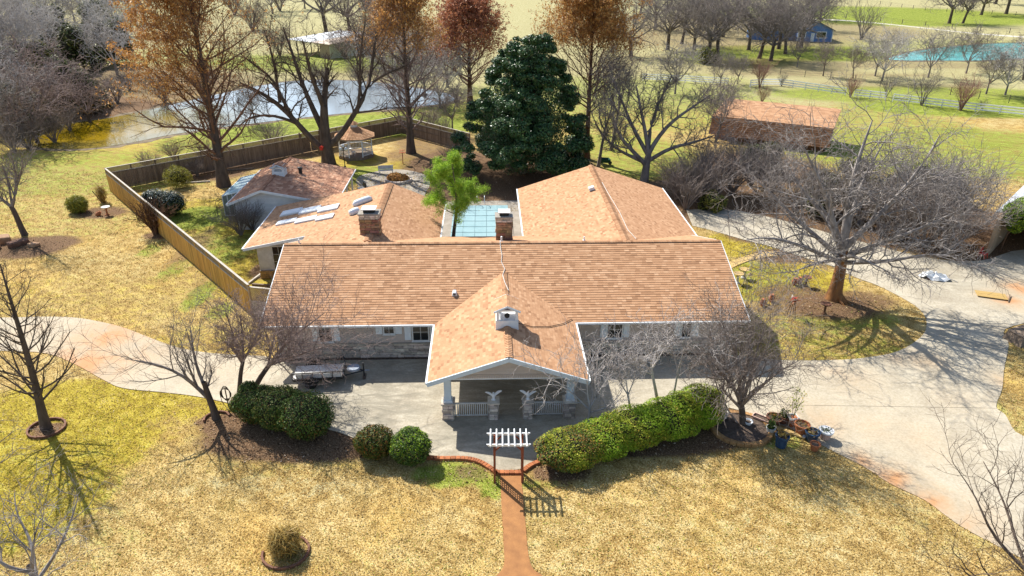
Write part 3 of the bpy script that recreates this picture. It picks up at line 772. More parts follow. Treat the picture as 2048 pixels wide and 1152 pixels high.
# gable infill, ceiling, beams
gy = PY0 + 0.55
gw = MB().add([(10.75, gy + .02, EZ - .02), (17.6, gy + .02, EZ - .02), (PXR, gy + .02, PRZ - 0.25), (10.75, gy + .12, EZ - .02), (17.6, gy + .12, EZ - .02), (PXR, gy + .12, PRZ - 0.25)],
              [(0, 1, 2), (5, 4, 3), (0, 3, 4, 1), (1, 4, 5, 2), (2, 5, 3, 0)]).build('gable_wall', m_side, house)
clap_boards(house, (10.75, gy), (17.6, gy), EZ + 0.12, PRZ, (0, -1), m_side, exp=0.115,
            top=lambda z: (max(0, (z + 0.22 - EZ) / pp0 + PX0 - 10.75), min(6.85, PX1 - (z + 0.22 - EZ) / pp1 - 10.75)))
vb = MB()
for i in range(75): vb.box((10.9 + i * 0.088, gy - 0.03, EZ - 0.13), (10.9 + i * 0.088 + 0.07, gy - 0.005, EZ + 0.10))
vb.build('beam_slats', m_side, house)
MB().box((10.55, gy, EZ - 0.22), (17.8, gy + 0.2, EZ - 0.05)).build('beam', m_white, house)
MB().box((PX0 + 0.35, gy + 0.2, EZ - 0.20), (PX1 - 0.35, 0.62, EZ - 0.14)).build('porch_ceiling', m_white, house)
for px_ in (10.55, 17.55):
    MB().box((px_, gy + 0.2, EZ - 0.36), (px_ + 0.2, 0.6, EZ - 0.2)).build('beam', m_white, house)
pill = []
for (c, wd, nm) in ((11.05, 0.62, 'l'), (13.42, 0.52, 'm'), (15.22, 0.52, 'm'), (17.42, 0.62, 'r')):
    pp = MB().box((c - wd/2 + .04, -5.78, 0), (c + wd/2 - .04, -5.26, 1.02)).build('porch_pillar', m_mortar, house)
    x0, x1, y0, y1 = c - wd/2 + .04, c + wd/2 - .04, -5.78, -5.26
    for a, b, n in (((x0, y0), (x1, y0), (0, -1)), ((x1, y0), (x1, y1), (1, 0)), ((x1, y1), (x0, y1), (0, 1)), ((x0, y1), (x0, y0), (-1, 0))):
        stone_face(pp, a, b, 0.0, 1.02, n, ST_GREY, row=0.15, ln=(0.2, 0.42), depth=0.06)
    MB().box((x0 - .09, y0 - .09, 1.02), (x1 + .09, y1 + .09, 1.09)).build('pillar_cap', m_stone, pp)
    if nm != 'm':
        MB().box((c - 0.18, -5.7, 1.09), (c + 0.18, -5.34, 2.44)).build('porch_column', m_blue_trim, house, bevel=0.01)
        MB().box((c - 0.24, -5.76, 1.09), (c + 0.24, -5.28, 1.2)).build('column_base', m_white, house)
for x0, x1 in ((11.36, 13.16), (15.48, 17.11)):
    rl = MB(); rl.box((x0, -5.56, 0.86), (x1, -5.48, 0.93)); rl.box((x0, -5.55, 0.12), (x1, -5.49, 0.18))
    rl = rl.build('porch_railing', m_offwhite, house)
    bme = MB().box((-0.025, -0.022, 0.18), (0.025, 0.022, 0.86)).mesh('baluster', m_offwhite)
    k = int((x1 - x0) / 0.105)
    for i in range(k): inst('baluster', bme, rl, (x0 + (i + 0.5) * (x1 - x0) / k, -5.52, 0))
# side column halfway back, both sides
for c in (10.75, 17.6):
    MB().box((c - .15, -0.4, 0.0), (c + .15, -0.1, 2.4)).build('porch_column', m_white, house)

# cupola on the porch ridge
def cupola(parent, x, y, zr, wd, ht, pitch, mt_body, mt_roof, mt_sh, seed):
    h = wd / 2; low = zr - h * pitch - 0.05
    c = MB()
    zt = zr + ht
    # flared base skirt astride the ridge, four corner posts, back panel
    for s_ in (-1, 1):
        yy = y + s_ * h
        c.add([(x-h-.06, yy-.03, low-.06*pitch), (x, yy-.03, zr), (x+h+.06, yy-.03, low-.06*pitch), (x+h, yy-.03, zr+.30), (x-h, yy-.03, zr+.30),
               (x-h-.06, yy+.03, low-.06*pitch), (x, yy+.03, zr), (x+h+.06, yy+.03, low-.06*pitch), (x+h, yy+.03, zr+.30), (x-h, yy+.03, zr+.30)],
              [(0,1,4),(1,3,4),(1,2,3),(9,6,5),(9,8,6),(8,7,6),(0,5,6,1),(1,6,7,2),(2,7,8,3),(3,8,9,4),(4,9,5,0)])
        c.box((x+s_*h-.03, y-h, low-.05), (x+s_*h+.03, y+h, zr+.30))
        for t_ in (-1, 1): c.cbox((x+s_*(h-.07), y+t_*(h-.07), (zr+.30+zt)/2), (.14, .14, zt-zr-.30))
    c.box((x-h, y-h, zr+.28), (x+h, y+h, zr+.31)); c.box((x-h-.02, y-h-.02, zt-.10), (x+h+.02, y+h+.02, zt))
    cu = c.build('cupola', mt_body, parent)
    lv = MB()
    for s_ in (-1, 1):
        for k in range(4): lv.bar((x+s_*(h-.05), y-h+.12, zr+.40+k*.13), (x+s_*(h-.05), y+h-.12, zr+.40+k*.13), 0.02, 0.10, up=(0.5*s_, 0, 1))
    lv.build('louvres', mt_body, cu)
    ov = .13; rz = zt + (h + ov) * pitch
    c = MB()
    for s_ in (-1, 1):
        c.add([(x, y-h-ov, rz), (x+s_*(h+ov), y-h-ov, zt-.02), (x+s_*(h+ov), y+h+ov, zt-.02), (x, y+h+ov, rz),
               (x, y-h-ov, rz-.07), (x+s_*(h+ov), y-h-ov, zt-.09), (x+s_*(h+ov), y+h+ov, zt-.09), (x, y+h+ov, rz-.07)],
              [(0,1,2,3),(7,6,5,4),(0,4,5,1),(1,5,6,2),(2,6,7,3),(3,7,4,0)])
    cr = c.build('cupola_roof', mt_roof, cu)
    e0, e1, ya, yb = x - h - ov, x + h + ov, y - h - ov, y + h + ov; k_ = (rz - zt + .02) / (h + ov)
    shingles('shingles', [(e0, ya), (e0, yb), (x, yb), (x, ya)], lambda X, Y: zt - .02 + k_ * (X - e0), mt_sh, cu, seed=seed)
    shingles('shingles', [(e1, yb), (e1, ya), (x, ya), (x, yb)], lambda X, Y: zt - .02 + k_ * (e1 - X), mt_sh, cu, seed=seed + 1)
    t_ = MB()
    for e_ in (-1, 1):
        for s_ in (-1, 1): t_.bar((x, y+e_*(h+ov+.02), rz-.06), (x+s_*(h+ov), y+e_*(h+ov+.02), zt-.08), 0.04, 0.10)
    t_.build('cupola_trim', m_blue_trim, cu)  # bluish tint of shade put into the trim colour
    return cu
cu = cupola(house, PXR, -2.35, PRZ + 0.05, 1.15, 0.95, 0.42, m_white, m_deck, m_shing, 80)
# ornament inside the cupola
MB().lathe([(0.0, 0), (0.10, .04), (0.15, .14), (0.13, .22), (0.05, .28), (0.0, .3)], 10, (PXR, -2.75, PRZ + 0.42)).build('bell', m_black, cu, smooth=True)

# rear wings
RWx0, RWx1, RWr, RWz, RWy = 15.93, 29.05, 22.45, 4.77, 24.9
q0 = (RWz - EZ) / (RWr - RWx0); q1 = (RWz - EZ) / (RWx1 - RWr)
f0 = lambda x, y: EZ + q0 * (x - RWx0)
f1 = lambda x, y: EZ + q1 * (RWx1 - x)
ra_ = roof_slope(house, [(RWx0, 12.6), (RWx0, RWy), (RWr, RWy), (RWr, 7.0)][0:4], f0, seed=12)
rb2 = roof_slope(house, [(RWx1, RWy), (RWx1, 12.6), (RWr, 7.0), (RWr, RWy)], f1, seed=13)
ridge_caps((RWr, 7.2, RWz), (RWr, RWy, RWz), (1, 0, 0), q0, q1, m_shing, ra_, w=0.24)
MB().box((RWx0 + .6, 12.9, 0), (RWx1 - .6, RWy - .6, 2.5)).build('wall', m_side, house)
MB().add([(RWx0+.6, RWy-.6, 2.5), (RWx1-.6, RWy-.6, 2.5), (RWr, RWy-.6, RWz-.15), (RWx0+.6, RWy-.7, 2.5), (RWx1-.6, RWy-.7, 2.5), (RWr, RWy-.7, RWz-.15)],
         [(2, 1, 0), (3, 4, 5), (0, 1, 4, 3), (1, 2, 5, 4), (2, 0, 3, 5)]).build('gable_wall', m_side, house)
gutter((RWx0 - .06, 13.4, EZ - .05), (RWx0 - .06, RWy, EZ - .05)); gutter((RWx1 + .06, 12.6, EZ - .05), (RWx1 + .06, RWy, EZ - .05))
# left wing with the roof lights
LWx0, LWr, LWx1, LWz, LWy0, LWy1, LWe1 = -4.5, 5.16, 9.6, 4.60, 11.55, 20.6, 2.72
s0 = (LWz - EZ) / (LWr - LWx0); s1 = (LWz - LWe1) / (LWx1 - LWr)
h0 = lambda x, y: EZ + s0 * (x - LWx0)
h1 = lambda x, y: LWe1 + s1 * (LWx1 - x)
rc_ = roof_slope(house, [(LWx0, LWy0), (LWx0, LWy1), (LWr, LWy1), (LWr, 7.5), (0.1, 10.65), (0.0, LWy0)], h0, seed=15) if False else None
rc_ = roof_slope(house, [(LWx0, LWy0), (LWx0, LWy1), (LWr, LWy1), (LWr, LWy0)], h0, seed=15)
rc2 = roof_slope(house, [(0.1, LWy0), (LWr, LWy0), (LWr, 7.6), (0.1, 10.7)][::-1], lambda x, y: h0(x, y) + 0.001, seed=16) if False else None
# infill of the left slope in front of the cross line, down to the valley
vs = [(0.1, LWy0), (LWr, LWy0), (LWr, 7.55), (0.1, 10.7)]
dk = MB().add([(x, y, h0(x, y)) for x, y in vs] + [(x, y, h0(x, y) - .13) for x, y in vs], [(3,2,1,0),(4,5,6,7),(0,1,5,4),(1,2,6,5),(2,3,7,6),(3,0,4,7)]).build('roof', m_deck, house)
def shingles_across(parent, poly, plane, eave_dir_pts, seed):
    """shingles whose courses run along the given eave direction over a polygon that does not touch the eave"""
    return shingles('shingles', poly, plane, m_shing, parent, seed=seed)
shingles('shingles', [(0.1, 10.7), (0.1, LWy0), (LWr, LWy0), (LWr, 7.55)], h0, m_shing, dk, seed=17)
rd_ = roof_slope(house, [(LWx1, LWy1), (LWx1, 11.0), (LWr, 7.5), (LWr, LWy1)], h1, seed=18)
ridge_caps((LWr, 7.9, LWz), (LWr, LWy1, LWz), (1, 0, 0), s0, s1, m_shing, rc_, w=0.26)
MB().box((LWx0 + .75, LWy0 + .55, 0), (LWx1 - .6, LWy1 - .5, 2.45)).build('wall', m_offwhite, house)
MB().add([(LWx0+.75, LWy0+.55, 2.45), (3, LWy0+.55, 2.45), (3, LWy0+.55, h0(3, 0) - .15), (LWx0+.75, LWy0+.55, h0(LWx0+.75, 0) - .15), (LWx0+.75, LWy0+.65, 2.45), (3, LWy0+.65, 2.45), (3, LWy0+.65, h0(3, 0) - .15), (LWx0+.75, LWy0+.65, h0(LWx0+.75, 0) - .15)],
         [(0,1,2,3),(7,6,5,4),(0,4,5,1),(1,5,6,2),(2,6,7,3),(3,7,4,0)]).build('gable_wall', m_offwhite, house)
MB().add([(LWx0+.75, LWy1-.5, 2.45), (LWx1-.6, LWy1-.5, 2.45), (LWr, LWy1-.5, LWz-.15), (LWx0+.75, LWy1-.6, 2.45), (LWx1-.6, LWy1-.6, 2.45), (LWr, LWy1-.6, LWz-.15)],
         [(2, 1, 0), (3, 4, 5), (0, 1, 4, 3), (1, 2, 5, 4), (2, 0, 3, 5)]).build('gable_wall', m_offwhite, house)
MB().bar((LWx0 - .02, LWy0 - .04, EZ - .10), (0.2, LWy0 - .04, h0(0.2, 0) - .10), 0.06, 0.2).build('rake_board', m_white, house)
gutter((LWx0 - .06, LWy0 - .05, EZ - .05), (LWx0 - .06, LWy1, EZ - .05)); gutter((LWx1 + .06, 11, LWe1 - .05), (LWx1 + .06, LWy1, LWe1 - .05))
window(house, (-1.75, LWy0 + .53, 1.62), 1.7, 1.75, (0, -1), cols=4, rows=3, frame=m_offwhite)
wl_ = MB().box((LWx0 + .75, LWy0 + .44, 0), (0.6, LWy0 + .55, 0.62)).build('stone_wall', m_mortar, house)
m_tanstone = mat('tan_ledge_stone', (0.46, 0.30, 0.12, 1), (0.34, 0.21, 0.08, 1), scale=4, rough=0.9, obj=0.2, bmp=0.4)
stone_face(wl_, (LWx0 + .75, LWy0 + .44), (0.6, LWy0 + .44), 0, 0.62, (0, -1), stone_set(m_tanstone), row=0.15, ln=(0.3, 0.6))

# chimneys
def chimney(x, y, wx_, wy_, zb, zt, mt=m_stone_b):
    c = MB().box((x - wx_/2 + .04, y - wy_/2 + .04, zb), (x + wx_/2 - .04, y + wy_/2 - .04, zt)).build('chimney', m_mortar, house)
    x0, x1, y0, y1 = x - wx_/2 + .04, x + wx_/2 - .04, y - wy_/2 + .04, y + wy_/2 - .04
    for a, b, n in (((x0, y0), (x1, y0), (0, -1)), ((x1, y0), (x1, y1), (1, 0)), ((x1, y1), (x0, y1), (0, 1)), ((x0, y1), (x0, y0), (-1, 0))):
        stone_face(c, a, b, zb, zt - .3, n, ST_BROWN, row=0.16, ln=(0.3, 0.75), depth=0.07)
        stone_face(c, a, b, zt - .3, zt, n, ST_GREY, row=0.15, ln=(0.3, 0.5), depth=0.085)
    MB().box((x0 - .10, y0 - .10, zt), (x1 + .10, y1 + .10, zt + .09)).build('chimney_crown', m_mortar, c)
    MB().box((x - wx_*.28, y - wy_*.28, zt + .09), (x + wx_*.28, y + wy_*.28, zt + .32)).build('flue', m_black, c)
    MB().box((x - wx_*.36, y - wy_*.42, zt + .32), (x + wx_*.36, y + wy_*.42, zt + .38)).build('flue_cap', m_white, c)
    return c
chimney(5.12, 9.75, 1.35, 0.95, 3.9, 5.92)
chimney(14.32, 9.15, 1.12, 0.9, 3.9, 5.85)

# roof lights, domes, vents and the cable on the roofs
m_pale = mat('skylight_glass', (0.70, 0.74, 0.77, 1), (0.62, 0.66, 0.70, 1), scale=2, rough=0.25, spec=0.5)
def on_lw(px, py):
    """photo point -> local x,y on the left slope of the left wing"""
    z = 3.4
    for _ in range(12):
        g = G(px, py, z); dx, dy = g.x - HOUSE_O.x, g.y - HOUSE_O.y
        lx = dx * math.cos(HOUSE_A) + dy * math.sin(HOUSE_A); ly = -dx * math.sin(HOUSE_A) + dy * math.cos(HOUSE_A)
        z = h0(lx, ly)
    return lx, ly
for (q) in (((566,431),(563,424),(600,420),(603,427)), ((603,427),(600,420),(638,415),(640,423)), ((640,423),(638,415),(675,413),(676,420)),
            ((552,450),(558,444),(592,439),(590,446)), ((592,446),(594,439),(632,435),(630,442)), ((632,442),(634,435),(667,430),(666,437))):
    cs = [on_lw(*p_) for p_ in q]
    x0, x1 = (cs[0][0] + cs[1][0]) / 2, (cs[2][0] + cs[3][0]) / 2
    y0, y1 = (cs[0][1] + cs[3][1]) / 2, (cs[1][1] + cs[2][1]) / 2
    def ring(e, h): return [(x, y, h0(x, y) + h) for x, y in ((x0-e+.04, y0-e), (x1+e-.04, y0-e), (x1+e-.04, y1+e), (x0-e+.04, y1+e))]
    F8 = [(0,3,2,1),(4,5,6,7),(0,1,5,4),(1,2,6,5),(2,3,7,6),(3,0,4,7)]
    k = MB().add(ring(0.04, 0.0) + ring(0.04, 0.12), F8).build('skylight', m_white, house)
    MB().add(ring(-0.03, 0.121) + ring(-0.06, 0.15), F8).build('pane', m_pale, k)
for (a, b) in (((706, 413), (744, 399)), ((699, 431), (719, 423))):
    (xa, ya), (xb, yb) = on_lw(*a), on_lw(*b)
    dome = MB(); n = 7
    A = Vector((xa, ya, h0(xa, ya) + .10)); B = Vector((xb, yb, h0(xb, yb) + .10))
    dome.tube([A.lerp(B, i / n) + Vector((0, 0, 0.05 * math.sin(PI * i / n))) for i in range(n + 1)], [0.12] + [0.28] * (n - 1) + [0.12], 10)
    dome.build('roof_light_dome', m_pale, house, smooth=True)
def vent(x, y, z, r=0.06, h=0.35, mt=m_white):
    c = MB().lathe([(r*2, 0), (r*2, .02), (r, .05), (r, h), (0, h)], 10, (x, y, z)).build('vent_pipe', mt, house)
    return c
vb_ = MB().add([(11.0, 2.1, main_f(0, 2.1)+.02), (11.3, 2.1, main_f(0, 2.1)+.02), (11.3, 2.4, main_f(0, 2.4)+.02), (11.0, 2.4, main_f(0, 2.4)+.02),
                (11.05, 2.14, main_f(0, 2.1)+.22), (11.25, 2.14, main_f(0, 2.1)+.22), (11.25, 2.36, main_f(0, 2.4)+.22), (11.05, 2.36, main_f(0, 2.4)+.22)],
               [(0,3,2,1),(4,5,6,7),(0,1,5,4),(1,2,6,5),(2,3,7,6),(3,0,4,7)]).build('roof_vent', m_white, house)
MB().box((11.08, 2.05, main_f(0, 2.1)+.09), (11.22, 2.13, main_f(0, 2.1)+.18)).build('vent_opening', m_black, vb_)
vent(14.1, RY + .4, RZ - .1); vent(19.6, RY + .5, RZ - .1, 0.05, .25); vent(0.9, RY + .15, RZ - .02, .05, .3)
c = MB().box((-.22, -.2, .05), (.22, .2, .3)).build('roof_vent', m_white, house, loc=(21.7, 18.6, f0(21.7, 18.6)), rot=(0, -0.32, 0.1))
cab = [(14.0, RY + .1, RZ + .10), (14.02, 6.2, main_f(0, 6.2) + .05), (14.1, 5.5, main_f(0, 5.5) + .05), (14.05, 4.9, main_f(0, 4.9) + .05), (14.25, 4.3, PRZ + .1), (14.1, 3.4, PRZ + .08), (14.2, 2.4, PRZ + .09), (14.4, 1.4, PRZ + .02)]
MB().tube(cab, 0.022, 5).build('cable', m_offwhite, house)
cab2 = [(14.75, -2.3, plR(14.75, 0) + .06), (15.6, -2.2, plR(15.6, 0) + .05), (16.6, -1.6, plR(16.6, 0) + .05), (17.5, -.7, plR(17.5, 0) + .05), (18.1, .2, plR(18.1, 0) + .06)]
MB().tube(cab2, 0.02, 5).build('cable', m_black, house)
cab3 = [(RWr + .28, 20, f1(RWr + .28, 0) + .05), (RWr + .36, 17, f1(RWr + .36, 0) + .05), (RWr + .55, 13, f1(RWr + .55, 0) + .05), (RWr + .5, 9.5, f1(RWr + .5, 0) + .05), (RWr + .8, 8.0, f1(RWr + .8, 0) + .06)]
MB().tube(cab3, 0.022, 5).build('cable', m_offwhite, house)
# ------------------------------------------------------------------ trees: limbs grown level by level, every twig a tapered tube
def path_len(P): return np.linalg.norm(np.diff(P, axis=1), axis=2).sum(1)
def unit(v): return v / np.maximum(np.linalg.norm(v, axis=-1, keepdims=True), 1e-9)
def sample_path(P, R, t):
    N, M = P.shape[:2]
    f = np.clip(t, 0, 0.9999) * (M - 1); i = f.astype(int); w = (f - i)[..., None]
    ar = np.arange(N)[:, None]
    p = P[ar, i] * (1 - w) + P[ar, i + 1] * w
    return p, unit(P[ar, i + 1] - P[ar, i]), R[ar, i] * (1 - w[..., 0]) + R[ar, i + 1] * w[..., 0]
def grow(rg, P, R, n, tr=(0.25, 1.0), ang=(35, 65), lr=(0.35, 0.6), M=4, up=0.1, wig=0.18, rr=0.6, rmin=0.006, taper=0.35, shape=None, out=0.0, absl=None):
    N = len(P); L = path_len(P)
    t = tr[0] + (tr[1] - tr[0]) * (np.arange(n)[None] + rg.random((N, n))) / n
    p, T, r = sample_path(P, R, t)
    ref = np.where(np.abs(T[..., 2:3]) > 0.95, np.array([1.0, 0, 0]), np.array([0, 0, 1.0]))
    b1 = unit(np.cross(T, ref)); b2 = np.cross(T, b1)
    phi = rg.random((N, 1)) * 6.28 + np.arange(n)[None] * 2.4 + rg.normal(0, 0.5, (N, n))
    a = np.radians(rg.uniform(ang[0], ang[1], (N, n)))[..., None]
    d = T * np.cos(a) + (b1 * np.cos(phi)[..., None] + b2 * np.sin(phi)[..., None]) * np.sin(a)
    ln = (np.full((N, n), absl) if absl else L[:, None]) * rg.uniform(lr[0], lr[1], (N, n))
    if shape is not None: ln = ln * shape(t)
    K = N * n
    d = d.reshape(K, 3); p = p.reshape(K, 3); ln = ln.reshape(K, 1); r0 = np.maximum(r.reshape(K) * rr, rmin)
    out_p = [p]; cur = p.copy(); st = ln / (M - 1)
    for m in range(M - 1):
        d = unit(d + rg.normal(0, wig, (K, 3)) + np.array([0, 0, up]))
        cur = cur + d * st; out_p.append(cur)
    P2 = np.stack(out_p, 1)
    k = np.linspace(1, taper, M)[None]
    return P2, np.maximum(r0[:, None] * k, rmin * 0.6)
def tube_arrays(P, R, k):
    N, M = P.shape[:2]
    T = np.empty_like(P); T[:, 1:-1] = P[:, 2:] - P[:, :-2]; T[:, 0] = P[:, 1] - P[:, 0]; T[:, -1] = P[:, -1] - P[:, -2]
    T = unit(T); ref = np.where(np.abs(T[..., 2:3]) > 0.9, np.array([1.0, 0, 0]), np.array([0, 0, 1.0]))
    a = unit(np.cross(T, ref)); b = np.cross(T, a)
    w = np.arange(k) * 2 * np.pi / k
    V = P[:, :, None] + (a[:, :, None] * np.cos(w)[None, None, :, None] + b[:, :, None] * np.sin(w)[None, None, :, None]) * R[:, :, None, None]
    idx = np.arange(N * M * k).reshape(N, M, k); nx_ = np.roll(idx, -1, 2)
    Q = np.stack([idx[:, :-1], nx_[:, :-1], nx_[:, 1:], idx[:, 1:]], -1).reshape(-1, 4)
    return V.reshape(-1, 3), Q
def tubes_mesh(name, sets, mt, smooth=True):
    Vs, Qs, o = [], [], 0
    for P, R, k in sets:
        v, q = tube_arrays(np.asarray(P, float), np.asarray(R, float), k)
        Vs.append(v); Qs.append(q + o); o += len(v)
    return np_mesh(name, np.concatenate(Vs), np.concatenate(Qs), mat=mt, smooth=smooth)
def leaf_arrays(rg, C, N, size, aspect=0.5, spread=0.8, droop=None):
    n = len(C)
    nr = unit(N + rg.normal(0, spread, (n, 3)))
    t = rg.normal(0, 1, (n, 3))
    if droop is not None: t = t * 0.45 + np.array(droop)
    t = unit(t - nr * (t * nr).sum(1, keepdims=True)); s = np.cross(nr, t)
    l = (size * rg.uniform(0.6, 1.35, n))[:, None]; w = l * aspect
    V = np.stack([C - t * l * 0.5, C + s * w * 0.5 - t * l * 0.05, C + t * l * 0.5, C - s * w * 0.5 - t * l * 0.05], 1)
    return V.reshape(-1, 3), np.arange(n * 4).reshape(n, 4)
def polyline(pts, M=9):
    pts = np.array(pts, float); d = np.r_[0, np.cumsum(np.linalg.norm(np.diff(pts[:, :3], axis=0), axis=1))]
    s = np.linspace(0, d[-1], M)
    # smooth a little with Catmull-like cubic through linear resample
    q = np.stack([np.interp(s, d, pts[:, i]) for i in range(pts.shape[1])], 1)
    for _ in range(2): q[1:-1] = 0.25 * q[:-2] + 0.5 * q[1:-1] + 0.25 * q[2:]
    return q
def limbs_from(paths, M=9):
    """paths: list of point lists (x,y,z,r)"""
    q = np.stack([polyline(p, M) for p in paths])
    return q[..., :3], q[..., 3]
def bark(name, c1, c2, scale=3.0):
    return mat(name, c1, c2, scale=scale, rough=0.95, stretch=(1, 1, 0.35), bmp=0.6, bscale=14, spec=0.1)
B_DARK = bark('dark_bark', (0.075, 0.056, 0.045, 1), (0.14, 0.108, 0.086, 1))
B_GREY = bark('grey_bark', (0.29, 0.25, 0.228, 1), (0.14, 0.118, 0.107, 1))
B_PALE = bark('pale_bark', (0.56, 0.52, 0.49, 1), (0.34, 0.305, 0.285, 1))
B_SILV = bark('silver_bark', (0.38, 0.345, 0.32, 1), (0.18, 0.158, 0.146, 1))
B_BROWN = bark('brown_bark', (0.17, 0.095, 0.055, 1), (0.10, 0.055, 0.034, 1))
B_ORANGE = bark('orange_bark', (0.34, 0.16, 0.06, 1), (0.16, 0.085, 0.045, 1))
B_PURP = bark('purple_twig', (0.31, 0.26, 0.23, 1), (0.165, 0.134, 0.115, 1))
B_ROSE = bark('rose_twig', (0.35, 0.265, 0.235, 1), (0.18, 0.135, 0.12, 1))
B_RUSTW = bark('rust_twig', (0.25, 0.145, 0.095, 1), (0.14, 0.08, 0.055, 1))
B_REDTW = bark('red_twig', (0.32, 0.18, 0.14, 1), (0.20, 0.11, 0.09, 1))

def oak_limbs(rg, h, spread, fork=0.25, n=6, r=0.3, lean=(0, 0), M=9, droop=0.0):
    """short trunk and wide crooked limbs"""
    zf = h * fork; tx, ty = lean[0] * zf, lean[1] * zf
    trunk = [(0, 0, -0.2, r * 1.5), (tx * .15, ty * .15, 0.25, r * 1.12), (tx * .5, ty * .5, zf * .5, r), (tx, ty, zf, r * .9), (tx * 1.3, ty * 1.3, zf * 1.25, r * .6)]
    P = []
    for i in range(n):
        a = 2 * PI * (i + rg.uniform(-.3, .3)) / n; el = rg.uniform(0.55, 1.0) if i % 2 else rg.uniform(0.2, 0.6)
        if i == 0: el = 1.3
        ln = h * (1 - fork)
        R_ = spread * math.cos(el) * rg.uniform(0.85, 1.15); Z = ln * (0.45 + 0.55 * math.sin(el)) * rg.uniform(0.85, 1.0) - droop
        s = zf * rg.uniform(0.8, 1.1)
        p = [(tx * s / zf, ty * s / zf, s, r * .62)]
        for k in (0.25, 0.5, 0.75, 1.0):
            wob = rg.normal(0, spread * .06, 2)
            p.append((tx + math.cos(a) * R_ * k ** .9 + wob[0], ty + math.sin(a) * R_ * k ** .9 + wob[1], s + (Z) * k ** 1.15, r * (.6 - .48 * k)))
        P.append(p)
    return [trunk], P
def build_tree(name, loc, trunk, limbs, bk, seed, levels, label=None, cat='tree', group=None, foliage=None, twig_mat=None, rz=0.0, M0=9):
    """levels: list of dicts for grow(); the first ones belong to the trunk part, the rest to the crown"""
    rg = np.random.default_rng(seed)
    root = empty(name, loc, rz)
    if label: tag(root, label, cat, group)
    TP, TR = limbs_from(trunk, M0)
    tm = tubes_mesh('trunk', [(TP, TR, 9)], bk)
    inst('trunk', tm, root)
    sets = []
    if limbs:
        LP, LR = limbs_from(limbs, M0); sets.append((LP, LR, 6)); P, R = LP, LR
    else: P, R = TP, TR
    last = (P, R); allp = []
    for lv in levels:
        lv = dict(lv); k = lv.pop('k', 3); src = lv.pop('src', None)
        P, R = grow(rg, *last, **lv); sets.append((P, R, k)); allp.append(P); last = (P, R)
    cm = tubes_mesh('crown', sets, twig_mat or bk)
    cr = inst('crown', cm, root)
    if foliage:
        foliage(rg, root, allp)
    return root
LV_FULL = [dict(n=7, tr=(.25, 1), ang=(30, 65), lr=(.35, .6), M=6, up=.10, wig=.22, rr=.55, k=4, rmin=.02),
           dict(n=6, tr=(.2, 1), ang=(30, 65), lr=(.35, .6), M=5, up=.08, wig=.22, rr=.6, k=3, rmin=.012),
           dict(n=6, tr=(.15, 1), ang=(30, 65), lr=(.4, .65), M=4, up=.06, wig=.24, rr=.6, k=3, rmin=.009),
           dict(n=4, tr=(.2, 1), ang=(30, 65), lr=(.45, .7), M=3, up=.05, wig=.22, rr=.7, k=3, rmin=.007)]
LV_MID = [dict(n=7, tr=(.25, 1), ang=(30, 65), lr=(.35, .6), M=5, up=.10, wig=.22, rr=.55, k=3, rmin=.025),
          dict(n=6, tr=(.2, 1), ang=(30, 65), lr=(.4, .65), M=4, up=.08, wig=.24, rr=.6, k=3, rmin=.018),
          dict(n=7, tr=(.15, 1), ang=(30, 65), lr=(.4, .7), M=3, up=.05, wig=.25, rr=.6, k=3, rmin=.014)]

# ---- leaf colours
L_RUST = leaf_mat('rust_needles', [(0, (0.28, 0.13, 0.045)), (.4, (0.43, 0.21, 0.065)), (.8, (0.55, 0.30, 0.09)), (1, (0.62, 0.40, 0.14))], trans=.3)
L_RED = leaf_mat('red_needles', [(0, (0.29, 0.10, 0.055)), (.5, (0.43, 0.17, 0.09)), (1, (0.55, 0.26, 0.13))], trans=.3)
L_MAG = leaf_mat('magnolia_leaf', [(0, (0.018, 0.050, 0.015)), (.5, (0.042, 0.105, 0.030)), (.85, (0.075, 0.16, 0.048)), (.95, (0.14, 0.21, 0.07)), (1, (0.24, 0.14, 0.07))], rough=.38, trans=.06, spec=.4)
L_PINE = leaf_mat('pine_needle', [(0, (0.09, 0.18, 0.014)), (.5, (0.26, 0.44, 0.03)), (1, (0.46, 0.60, 0.08))], trans=.45)
L_HEDGE = leaf_mat('hedge_leaf', [(0, (0.034, 0.070, 0.012)), (.5, (0.078, 0.15, 0.022)), (.85, (0.12, 0.18, 0.035)), (.95, (0.20, 0.20, 0.06)), (1, (0.30, 0.20, 0.08))], trans=.2)
L_HEDGEY = leaf_mat('yellow_hedge_leaf', [(0, (0.13, 0.17, 0.014)), (.4, (0.29, 0.36, 0.028)), (.75, (0.45, 0.50, 0.045)), (.92, (0.56, 0.52, 0.07)), (1, (0.52, 0.28, 0.05))], trans=.5)
L_LIME = leaf_mat('lime_hedge_leaf', [(0, (0.14, 0.25, 0.012)), (.5, (0.30, 0.47, 0.028)), (1, (0.52, 0.64, 0.07))], trans=.5)
L_RUSTSHRUB = leaf_mat('bronze_hedge_leaf', [(0, (0.04, 0.075, 0.012)), (.45, (0.09, 0.14, 0.02)), (.7, (0.20, 0.15, 0.03)), (1, (0.34, 0.13, 0.03))], trans=.25)
L_JUN = leaf_mat('juniper_leaf', [(0, (0.035, 0.050, 0.016)), (.6, (0.085, 0.105, 0.030)), (1, (0.20, 0.19, 0.05))], trans=.1)
L_OLIVE = leaf_mat('olive_leaf', [(0, (0.08, 0.095, 0.022)), (.6, (0.19, 0.20, 0.04)), (1, (0.38, 0.33, 0.07))], trans=.2)
L_SILVER = leaf_mat('silver_leaf', [(0, (0.03, 0.045, 0.035)), (.5, (0.08, 0.105, 0.085)), (1, (0.40, 0.45, 0.42))], rough=.35, trans=.08, spec=.5)
